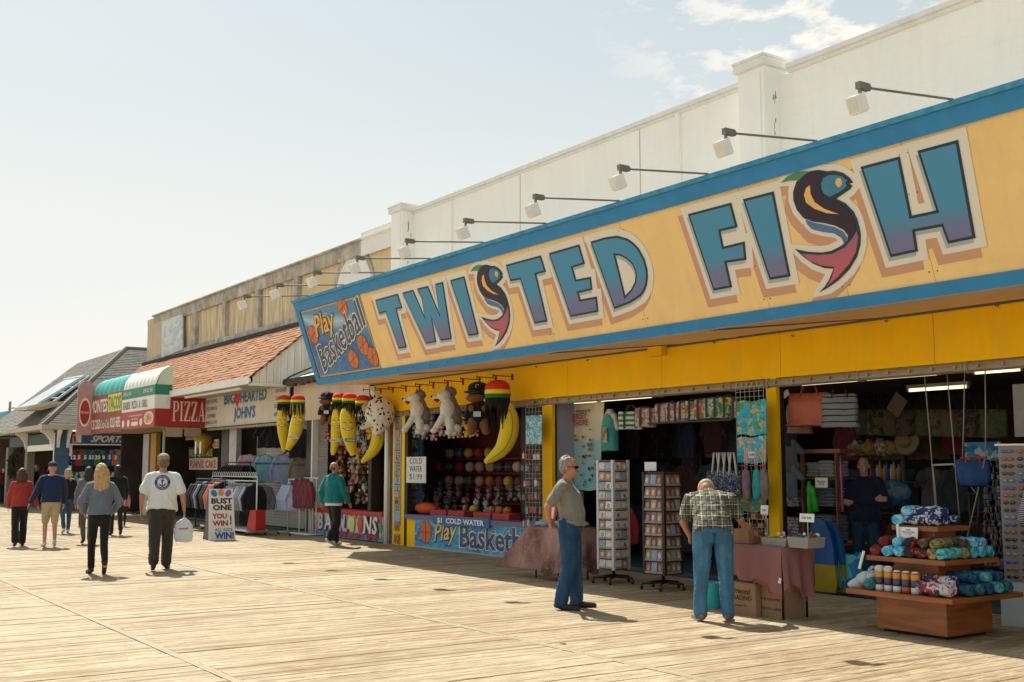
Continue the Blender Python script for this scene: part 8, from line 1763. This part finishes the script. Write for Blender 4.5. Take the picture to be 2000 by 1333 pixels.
b = Blob(); b.ell((cxx - .50, cyy - .30, zt1 + .09), (.13, .20, .085), 14, 9); b.ell((cxx - .62, cyy - .40, zt1 + .02), (.08, .12, .07), 12, 8)
tag(put(remesh(b, .014, 2, [(.018, 22, (1, 1, 1))], 9), 'folded_towel', tmat('white', T_['white']), None), 'crumpled white towel drooping over the left edge of the lowest tier', 'towel')
roll('tealdk', cxx - .38, cyy - .42, zt1, .2, -1, .26, .07, 'dark teal rolled towel beside the crumpled white one'); roll('usa', cxx - .42, cyy - .22, zt1 + .12, 1, .2, .30, .06, 'red and white rolled towel behind the crumpled white one')
for i, (px, key) in enumerate(((1735, 'wo'), (1757, 'wo2'), (1774, 're'), (1790, 're'), (1806, 're2'))):
    x = cxx - .27 + .105*i; y = cyy - .48; t = thing('wrapped_blanket', ('white and orange', 'white and purple labelled', 'red and yellow', 'red sun printed', 'small orange')[i] + ' blanket roll standing upright in plastic wrap, %s in the row' % n_[i], 'blanket', (x, y, zt1), 0, 'upright wrapped blanket rolls')
    r_ = .044; h = .235 if i < 2 else .20
    for j, (z0, z1, c) in enumerate(((0, .06, (.55, .53, .50) if i != 3 else (.40, .06, .02)), (.06, .13, (.06, .03, .08) if i < 2 else (.05, .05, .10)), (.13, .19, (.55, .25, .04)), (.19, h, (.55, .53, .50) if i < 2 else (.38, .03, .02)))):
        if z1 > z0: mb = MB(); mb.lathe((0, 0, 0), [(r_, z0), (r_, z1 - .001)], 14); mb.build('band', M('blanket_%d%d' % (i, j), c, .35, .1, 20, spec=.6), t, True, W=False)
    mb = MB(); mb.lathe((0, 0, 0), [(r_*.95, h), (r_*.5, h + .012), (r_*.1, h + .004)], 14); mb.build('rolled_top', m_off, t, True, W=False)
roll('usa', cxx + .36, cyy - .46, zt1, 1, -.1, .40, .075, 'white, red and navy rolled towel at the front right of the lowest tier'); roll('usa', cxx + .34, cyy - .34, zt1 + .085, 1, -.1, .36, .06, 'white and red towel lying on top of the front right one')
for i, (key, y) in enumerate((('navy', -.26), ('tealdk', -.10), ('navy', .06), ('aqua', .22), ('tealdk', .38))): roll(key, cxx + .45, cyy + y, zt1, 1, .1, .32, .066, '%s rolled towel, %s along the right side of the lowest tier' % (key.replace('tealdk', 'dark teal'), n_[i]))
for i, (key, y) in enumerate((('navy', -.1), ('aqua', .10), ('navy', .28))): roll(key, cxx + .42, cyy + y, zt1 + .11, 1, .1, .30, .06, '%s rolled towel, %s in the upper layer at the lowest tier\'s right' % (key, n_[i]))
mb = MB(); p = Vector((cxx - .05, cyy - .29, 1.0)); mb.obox(p, (.11, .004, .055), Matrix.Rotation(-.1, 3, 'X')); sg_ = thing('price_card', 'white card with small print hung on the front of the top tier', 'sign', tuple(p)); c_ = mb.build('card', m_whitet, sg_)
for k, txt in enumerate(('Towels', 'Large Beach Towels', '2 for 30.00', 'ask for other sizes')): lettering('lettering', txt, m_nv, c_, p + Vector((0, -.004, .025 - .022*k)), (1, 0, 0), (0, .1, 1), .018, 0, .002)
for x, y, z, l in ((cxx - .17, cyy - .30, 1.0, 'white paper tube hanging from the sky blue towel'), (cxx - .47, cyy - .46, .72, 'white paper tube hanging over the left edge of the middle tier')):
    mb = MB(); mb.tube([(x, y, z + .08), (x + .02 if z > .9 else x - .05, y - .02, z - .10)], .014, 8); tag(mb.build('paper_tube', m_whitet), l, 'tube')
YZ = 12.6
shw = thing('wooden_shelf', 'brown wooden shelf of folded striped blankets left of the shopkeeper', 'shelf', (PY(1600, 1000, YZ).x, YZ, 0))
def wbox(px0, px1, py0, py1, y0, y1, nm='post', par=None): a, b_ = PY(px0, py0, y0), PY(px1, py1, y0); mb = MB(); mb.box(a.x, b_.x, y0, y1, b_.z, a.z); return mb.build(nm, m_wood, par or shw)
for a, b_ in ((1563, 1573), (1630, 1640)): wbox(a, b_, 880, 1140, YZ, YZ + .06)
wbox(1528, 1640, 879, 885, YZ, YZ + .5, 'board'); wbox(1528, 1632, 933, 937, YZ + .061, YZ + .5, 'board'); wbox(1528, 1632, 992, 996, YZ + .061, YZ + .5, 'board'); wbox(1528, 1632, 1060, 1064, YZ + .061, YZ + .5, 'board')
rb2 = random.Random(9); stm = [stripes('stripe_a', (.03, .03, .06), (.40, .40, .40), .016, 2, .6), stripes('stripe_b', (.06, .15, .06), (.38, .38, .36), .018, 2, .55), print_mat('camo_a', [(.04, .05, .10), (.35, .30, .28), (.10, .10, .12), (.45, .42, .40)], 40), stripes('stripe_c', (.02, .02, .03), (.22, .24, .30), .022, 2, .6)]
for c0_, c1_, ytop, ybot, mts in ((1526, 1560, 904, 932, (2,)), (1576, 1598, 904, 932, (1,)), (1598, 1628, 900, 932, (0,)), (1526, 1560, 957, 991, (2,)), (1584, 1628, 952, 991, (3,)), (1526, 1560, 1010, 1058, (2,)), (1580, 1628, 1005, 1058, (3,))):
    a, b_ = PY(c0_, ytop, YZ + .12), PY(c1_, ybot, YZ + .12); n = max(2, int((a.z - b_.z)/.045))
    for k in range(n):
        z = lerp(b_.z, a.z, k/n); b = Blob(); mb = MB(); dz = (a.z - b_.z)/n; j = rb2.uniform(-.012, .012)
        mb.loft([[Vector((lerp(a.x, b_.x, .5) + j + (b_.x - a.x)*.5*sx2*s1, YZ + .28 + .16*sy2*s1, zz)) for sx2, sy2 in ((-1,-1),(0,-1.05),(1,-1),(1.03,0),(1,1),(-1,1),(-1.03,0))] for zz, s1 in ((z + .002, .93), (z + dz*.3, 1.0), (z + dz*.7, 1.0), (z + dz*.98, .93))])
        tag(mb.build('folded_blanket', stm[mts[0]], smooth=False), '%s folded blanket, %s from the bottom of its pile on the wooden shelf' % (('striped', 'green striped', 'mottled', 'dark striped')[mts[0]], (n_ + ('top', 'top', 'top', 'top'))[k]), 'blanket', 'folded blankets on the wooden shelf')
p = PY(1605, 943, YZ - .01); pc2 = thing('price_card', 'white price card clipped to the striped blanket shelf', 'sign', tuple(p)); mb = MB(); mb.box(p.x - .11, p.x + .11, YZ - .02, YZ - .01, p.z - .07, p.z + .07); c_ = mb.build('card', m_whitet, pc2); lettering('lettering', 'Blankets\n14.99', m_nv, c_, (p.x, YZ - .02, p.z), (1, 0, 0), (0, 0, 1), .045, 0, .002)
m_grn = M('inflatable_green', (.02, .42, .03), .3, .1, 6, spec=.6)
for k, (pa, pb) in enumerate((((1580, 940), (1583, 1010)), ((1586, 950), (1594, 1000)))):
    a, b_ = PY(*pa, YZ - .06), PY(*pb, YZ - .06); mb = MB(); mb.tube([a, a.lerp(b_, .25), a.lerp(b_, .3), a.lerp(b_, .6), a.lerp(b_, .65), b_], [.02, .045, .036, .048, .04, .045], 10); tag(mb.build('inflatable', m_grn, smooth=True), 'bright green jointed inflatable hanging beside the shelf post, %s one' % ('longer', 'shorter')[k], 'inflatable')
a, b_ = PY(1641, 890, YZ - .05), PY(1646, 1000, YZ - .05); mb = MB(); mb.tube([a, a.lerp(b_, .4), a.lerp(b_, .45), b_], [.006, .02, .012, .02], 6); tag(mb.build('pink_umbrella', M('umbrella_pink', (.45, .10, .22), .6), smooth=True), 'folded pink umbrella hanging right of the shelf', 'umbrella')
YK = 14.6
sk2 = thing('wooden_shelf', 'brown wooden shelf of lotion bottles behind the shopkeeper', 'shelf', (PY(1730, 1000, YK).x, YK, 0))
for a, b_ in ((1700, 1706), (1762, 1769)): wbox(a, b_, 885, 1100, YK, YK + .06, 'post', sk2)
for yy in (885, 940, 1000, 1060): wbox(1655, 1775, yy, yy + 4, YK + .061, YK + .5, 'board', sk2)
for k in range(12):
    px = 1710 + 4.6*k; p = PY(px, 939, YK + .12); c = [(.02, .05, .18), (.5, .5, .48), (.45, .35, .12), (.45, .10, .03), (.5, .28, .02), (.03, .15, .3)][k % 6]; h = .20 + .05*(k % 3)
    mb = MB(); mb.lathe((0, 0, 0), [(.026, 0), (.028, h*.7), (.012, h*.85), (.012, h)], 8); o = mb.build('lotion_bottle', M('lotion_%d' % (k % 6), c, .4), smooth=True); o.location = p; tag(o, 'small sun lotion bottle on the shelf behind the shopkeeper', 'bottle', 'lotion bottles')
for k, (px, c) in enumerate(((1675, 'beads_a'), (1700, 'beads_b'), (1722, 'beads_a'), (1745, 'beads_b'))):
    p = PY(px, 874, YK - .1); b = Blob(); b.ell((0, 0, 0), (.15, .10, .12), 12, 8); o = put(remesh(b, .02, 1, [(.03, 30, (1, 1, 1))], k), 'toy_net', print_mat(c, [(.35, .03, .02), (.05, .25, .05), (.45, .40, .05), (.5, .5, .45), (.03, .10, .3)] if c == 'beads_a' else [(.05, .3, .05), (.4, .04, .03), (.4, .2, .03)], 34), None); o.location = p; tag(o, 'net of bright small toys on top of the back shelf, %s from the left' % n_[k], 'toy bag', 'nets of toys on the back shelf')
t = thing('straw_hat', 'straw hat hanging on the back shelf above the lotion bottles', 'hat', tuple(PY(1771, 862, YK - .2))); mb = MB(); A9 = Matrix.Rotation(R(80), 3, 'X'); mb.ell((0, 0, 0), (.22, .22, .02), 20, 6, A=A9); mb.build('brim', M('straw', (.26, .19, .10), .9, .2, 40), t, True, W=False); mb = MB(); mb.ell((0, -.04, 0), (.10, .10, .09), 14, 8, A=A9); mb.build('hat_crown', MATS['straw'], t, True, W=False)
m_redb = M('coral_bag', (.42, .085, .035), .45, .15, 3, .05, 20, spec=.5)
tote('big coral red tote handbag hanging at the left of the right opening', 1581, 768, 12.2, .56, .46, .2, m_redb, handle=M('coral_handle', (.30, .06, .03), .5), hh=.20, taper=1.18, grp=None)
tote('pale pink bag half hidden behind the big coral red one', 1560, 790, 12.5, .34, .42, .16, M('pale_pink_bag', (.38, .20, .17), .6), hh=.1, taper=1.1)
tote('navy tote bag with thin white stripes beside the coral red one', 1640, 770, 12.35, .48, .46, .18, stripes('navy_stripe', (.012, .016, .03), (.20, .22, .25), .085, 2, .8), hh=.22, taper=1.1)
for k, px in enumerate((1693, 1716, 1748, 1772, 1812, 1836, 1862, 1895, 1940)):
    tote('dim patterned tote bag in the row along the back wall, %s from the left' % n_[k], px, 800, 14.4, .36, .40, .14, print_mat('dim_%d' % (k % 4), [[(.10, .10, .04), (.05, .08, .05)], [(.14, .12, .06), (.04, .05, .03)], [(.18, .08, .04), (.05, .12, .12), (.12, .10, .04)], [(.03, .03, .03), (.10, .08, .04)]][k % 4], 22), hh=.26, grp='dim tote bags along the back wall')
mb = MB(); p = PY(1752, 791, 14.0); mb.obox(p, (.12, .004, .15), Matrix.Rotation(R(38), 3, 'Y')); tag(mb.build('paper_sign', M('kraft_sign', (.20, .15, .12), .9)), 'tilted square paper sign hung among the dim bags', 'sign')
p = PY(1535, 770, 12.1); mb = MB(); mb.obox(p, (.06, .004, .045), Matrix.Rotation(-.5, 3, 'Y')); tag(mb.build('paper_tag', m_off), 'white paper tag hanging left of the coral red handbag', 'tag')
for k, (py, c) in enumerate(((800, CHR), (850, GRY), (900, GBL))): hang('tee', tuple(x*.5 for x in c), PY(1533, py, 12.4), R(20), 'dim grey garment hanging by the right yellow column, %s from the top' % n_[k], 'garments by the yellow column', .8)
for k, (pa, pb, c, l) in enumerate((((1600, 1012), (1612, 1150), (.010, .08, .24), 'tall blue boogie board with yellow lower end'), ((1625, 1020), (1630, 1150), (.015, .10, .28), 'dark blue boogie board behind the first one'))):
    y = 12.0 + .12*k; a, b_ = PY(*pa, y), PY(*pb, y); w = .20; t = thing('boogie_board', l, 'boogie board', (b_.x, y, 0)); 
    def outl(z0, z1, s0=1): 
        H2 = a.z; return [(x*(1 if z < H2*.72 else math.sqrt(max(0, 1 - ((z - H2*.72)/(H2*.28))**2))), z) for x, z in s0]
    zs_ = [0, .1, .3, .38]; hb = a.z; prof = [(w*.8, 0), (w, .12), (w, hb*.6), (w*.85, hb*.8), (w*.5, hb*.95), (0, hb)]
    def ring_(zlo, zhi): 
        pts = [(x, z) for x, z in prof if zlo < z < zhi]; f = lambda zz: next((lerp(prof[i][0], prof[i+1][0], (zz - prof[i][1])/(prof[i+1][1] - prof[i][1])) for i in range(len(prof) - 1) if prof[i][1] <= zz <= prof[i+1][1]), 0)
        R_ = [(f(zlo), zlo)] + pts + [(f(zhi), zhi)]; return [(x, z) for x, z in R_] + [(-x, z) for x, z in R_[::-1]]
    for zlo, zhi, mt, nm in ((0, .36, M('board_yellow', (.34, .22, .008), .5), 'yellow_end'), (.361, hb, M('board_blue%d' % k, c, .45, .3, 4), 'deck')):
        mb = MB(); mb.prism([(b_.x + x, y - .10*z, z + .01) for x, z in ring_(zlo, zhi)], (0, .05, 0)); mb.build(nm, mt, t)
sheet('swim_towel', 'blue wavy patterned beach towel standing by the shopkeeper\'s legs', 'towel', [(1641, 1085), (1682, 1080), (1690, 1150), (1636, 1150)], 12.1, print_mat('wave_print', [(.01, .12, .28), (.03, .30, .42), (.02, .18, .36), (.08, .40, .48)], 5), wav=.02)
t = thing('blue_bucket', 'round teal blue bucket behind the wavy towel', 'bucket', tuple(PZ(1662, 1120))); q = PY(1662, 1090, 12.5); mb = MB(); mb.lathe((q.x, 12.6, 0), [(.17, 0), (.2, .44), (.21, .45), (.19, .45)], 16); mb.build('body', M('bucket_teal', (.02, .18, .24), .5), t, True)
p = PY(1700, 975, 14.2); b = Blob(); b.ell((0, 0, 0), (.28, .10, .18), 12, 8); o = put(remesh(b, .02, 1, [(.02, 18, (1, 1, 1))], 2), 'blue_bag', print_mat('blue_bag_p', [(.015, .12, .30), (.02, .18, .38), (.18, .26, .25)], 12), None); o.location = PY(1748, 962, 14.2); tag(o, 'round blue patterned bag hanging right of the shopkeeper', 'bag')
m_cord = M('cream_cord', (.34, .31, .25), .9)
hm = thing('hammock_swing', 'cream rope swing with spreader bar hanging in the right opening', 'swing', tuple(PY(1842, 908, 12.3)))
cords = [((1806, 736), (1828, 1003)), ((1850, 733), (1874, 1012)), ((1884, 728), (1880, 895)), ((1924, 722), (1925, 890)), ((1862, 908), (1905, 962)), ((1822, 908), (1830, 1002)), ((1925, 890), (1888, 1055))]
for a, b_ in cords: mb = MB(); mb.tube([PY(*a, 12.3), PY((a[0] + b_[0])/2 + .5, (a[1] + b_[1])/2, 12.3), PY(*b_, 12.3)], .008, 5); mb.build('cord', m_cord, hm, True)
mb = MB(); mb.tube([PY(1820, 909, 12.3), PY(1864, 907, 12.3)], .014, 6); mb.build('spreader_bar', M('pale_bar', (.45, .43, .38), .6), hm, True)
mb = MB(); mb.tube([PY(1876, 895, 12.3), PY(1927, 894, 12.3)], .016, 6); mb.build('red_bar', M('bar_red', (.40, .06, .02), .5), hm, True)
tote('deep blue beach seat bag hanging under the red bar', 1900, 898, 12.3, .38, .32, .16, M('royal_bag', (.012, .06, .20), .6, .3, 6), handle=M('bar_red', 0), hh=.03, taper=.8)
t = thing('hand_truck', 'black folded frame hanging below the deep blue bag', 'frame', tuple(PY(1900, 970, 12.4)))
for a, b_ in (((1890, 930), (1900, 1100)), ((1915, 930), (1905, 1100)), ((1888, 965), (1918, 965)), ((1893, 1010), (1912, 1010))): mb = MB(); mb.tube([PY(*a, 12.4), PY(*b_, 12.4)], .014, 6); mb.build('bar', m_black, t, True)
gp = MB(); rg2 = random.Random(12)
for r_ in range(16):
    for c_ in range(16):
        if rg2.random() < .12: continue
        p = PY(1925 + 2.4*c_ + rg2.uniform(-.8, .8), 905 + 13*r_, 13.6); gp.obox(p, (.022, .01, .035), Matrix.Rotation(rg2.uniform(-.3, .3), 3, 'Y'), rg2.randrange(4))
gp.build('small_goods', [M('goods_a', (.10, .10, .11), .4), M('goods_b', (.16, .10, .05), .4), M('goods_c', (.05, .07, .12), .4), M('goods_d', (.20, .19, .17), .3)], None, label='rows of small dark goods hooked on the far right back wall', cat='goods', kind='stuff')
q = PY(1986, 1000, 11.3); sr = thing('sunglasses_rack', 'pale revolving sunglasses rack at the right edge of the picture', 'rack', (q.x, 11.3, 0)); zr0, zr1 = PY(1975, 1132, 11.3).z, PY(1975, 872, 11.3).z
A9 = Matrix.Rotation(R(20), 3, 'Z'); mb = MB(); mb.obox((q.x + .06, 11.3, (zr0 + zr1)/2), (.17, .17, (zr1 - zr0)/2), A9); mb.build('tower', M('rack_pale', (.28, .23, .20), .5, .1, 3), sr); mb = MB(); mb.obox((q.x + .06, 11.3, zr1 + .012), (.20, .20, .01), A9); mb.build('top_cap', m_off, sr)
mb = MB(); mb.obox((q.x + .06, 11.3, zr0*.5), (.21, .21, zr0*.5 - .005), A9); mb.build('base_box', print_mat('base_aqua', [(.45, .48, .46), (.45, .48, .46), (.10, .35, .34)], 3), sr)
gl_c = [M('lens_%d' % i, c, .15, 0, spec=.8) for i, c in enumerate([(.01, .01, .012), (.02, .10, .35), (.03, .03, .04), (.30, .08, .02), (.10, .30, .40)])]
for r_ in range(18):
    z = lerp(zr0 + .05, zr1 - .06, r_/17)
    for f_ in range(2):
        B = A9 @ Matrix.Rotation(-math.pi/2*f_, 3, 'Z')
        for u in (-.08, .08):
            mb = MB(); c = Vector((q.x + .06, 11.3, z)) + B @ Vector((u, -.205, 0))
            for x in (-.032, .032): mb.ell(c + B @ Vector((x, 0, 0)), (.028, .008, .02), 8, 5, A=B)
            for x in (-.062, .062): mb.tube([c + B @ Vector((x, 0, .008)), c + B @ Vector((x*.9, .04, .0))], .004, 3)
            mb.build('sunglasses', gl_c[(r_*3 + f_ + int(u > 0)*2) % 5], sr, True)
mb = MB(); p = PY(1985, 845, 12.0); mb.box(p.x - .02, p.x + 1.0, 12.0, 12.04, p.z - .05, 2.6); mb.build('hanging_board', M('pale_board', (.22, .21, .19), .6), None, label='pale hanging board above the sunglasses rack', cat='board')
mb = MB(); a = PY(1918, 882, 13.2); mb.box(a.x - .25, a.x + .25, 13.2, 13.24, a.z - .12, a.z + .12); tag(mb.build('blue_box_sign', print_mat('blue_sign_p', [(.02, .12, .25), (.04, .20, .32), (.30, .36, .38)], 12)), 'dim blue printed box hanging in the back right', 'box')
loc = PY(2041, 950, 11.0); t, J, k = person('shopper in navy and white striped top at the right edge, only an elbow showing', (loc.x, 11.0, 0), H_deg(.2, 1), 1.72, joints=dict(elL=(-.31, .02, 1.14), wrL=(-.12, .16, 1.10)))
body, P, A = finish_body(t, J, k, sk_a, 1.0, .014, (0, 1, 0), (0, 0, 1), True, (.4, .4), None, None); shirt(t, J, k, stripes('nautical', (.012, .02, .06), (.5, .5, .5), .022, 2, .55), 1.05, 'long', .02, 7, .013, 0, 'striped_top', .03); trousers(t, J, k, MATS['charcoal_trousers'], 1.0, voxel=.014); shoes(t, J, k, m_shoe); hair(t, P, k, hairmat('dark_hair_r', (.04, .02, .015)), .2, A=A)
for r_ in range(3):
    for k in range(13): hang('tee' if (k + r_) % 3 else 'hoodie', DK[(k*5 + r_) % 8], (PY(1655 + 27*k, 900, 15.2 + .3*(k % 2)).x, 15.2 + .3*(k % 2), 2.5 - .8*r_), random.uniform(-.5, .9), '%s garment at the back right, %s on the %s rail' % (CN.get(DK[(k*5 + r_) % 8], 'dim'), ORD[k], ('top', 'middle', 'bottom')[r_]), 'dim garments at the back right', 1.0)
for k, (px, py) in enumerate(((1092, 1258), (708, 1084), (820, 1088))):
    q = PZ(px, py); mb = MB(); mb.prism([q + Vector((a, b_, .004)) for a, b_ in ((0, 0), (.06, .01), (.07, .04), (.02, .05))], (0, 0, .002)); tag(mb.build('paper_scrap', m_off if k else m_card2), 'small scrap lying on the boards, %s' % ('near the middle joint', 'left of the stall shadow', 'right of the stall shadow')[k], 'scrap')
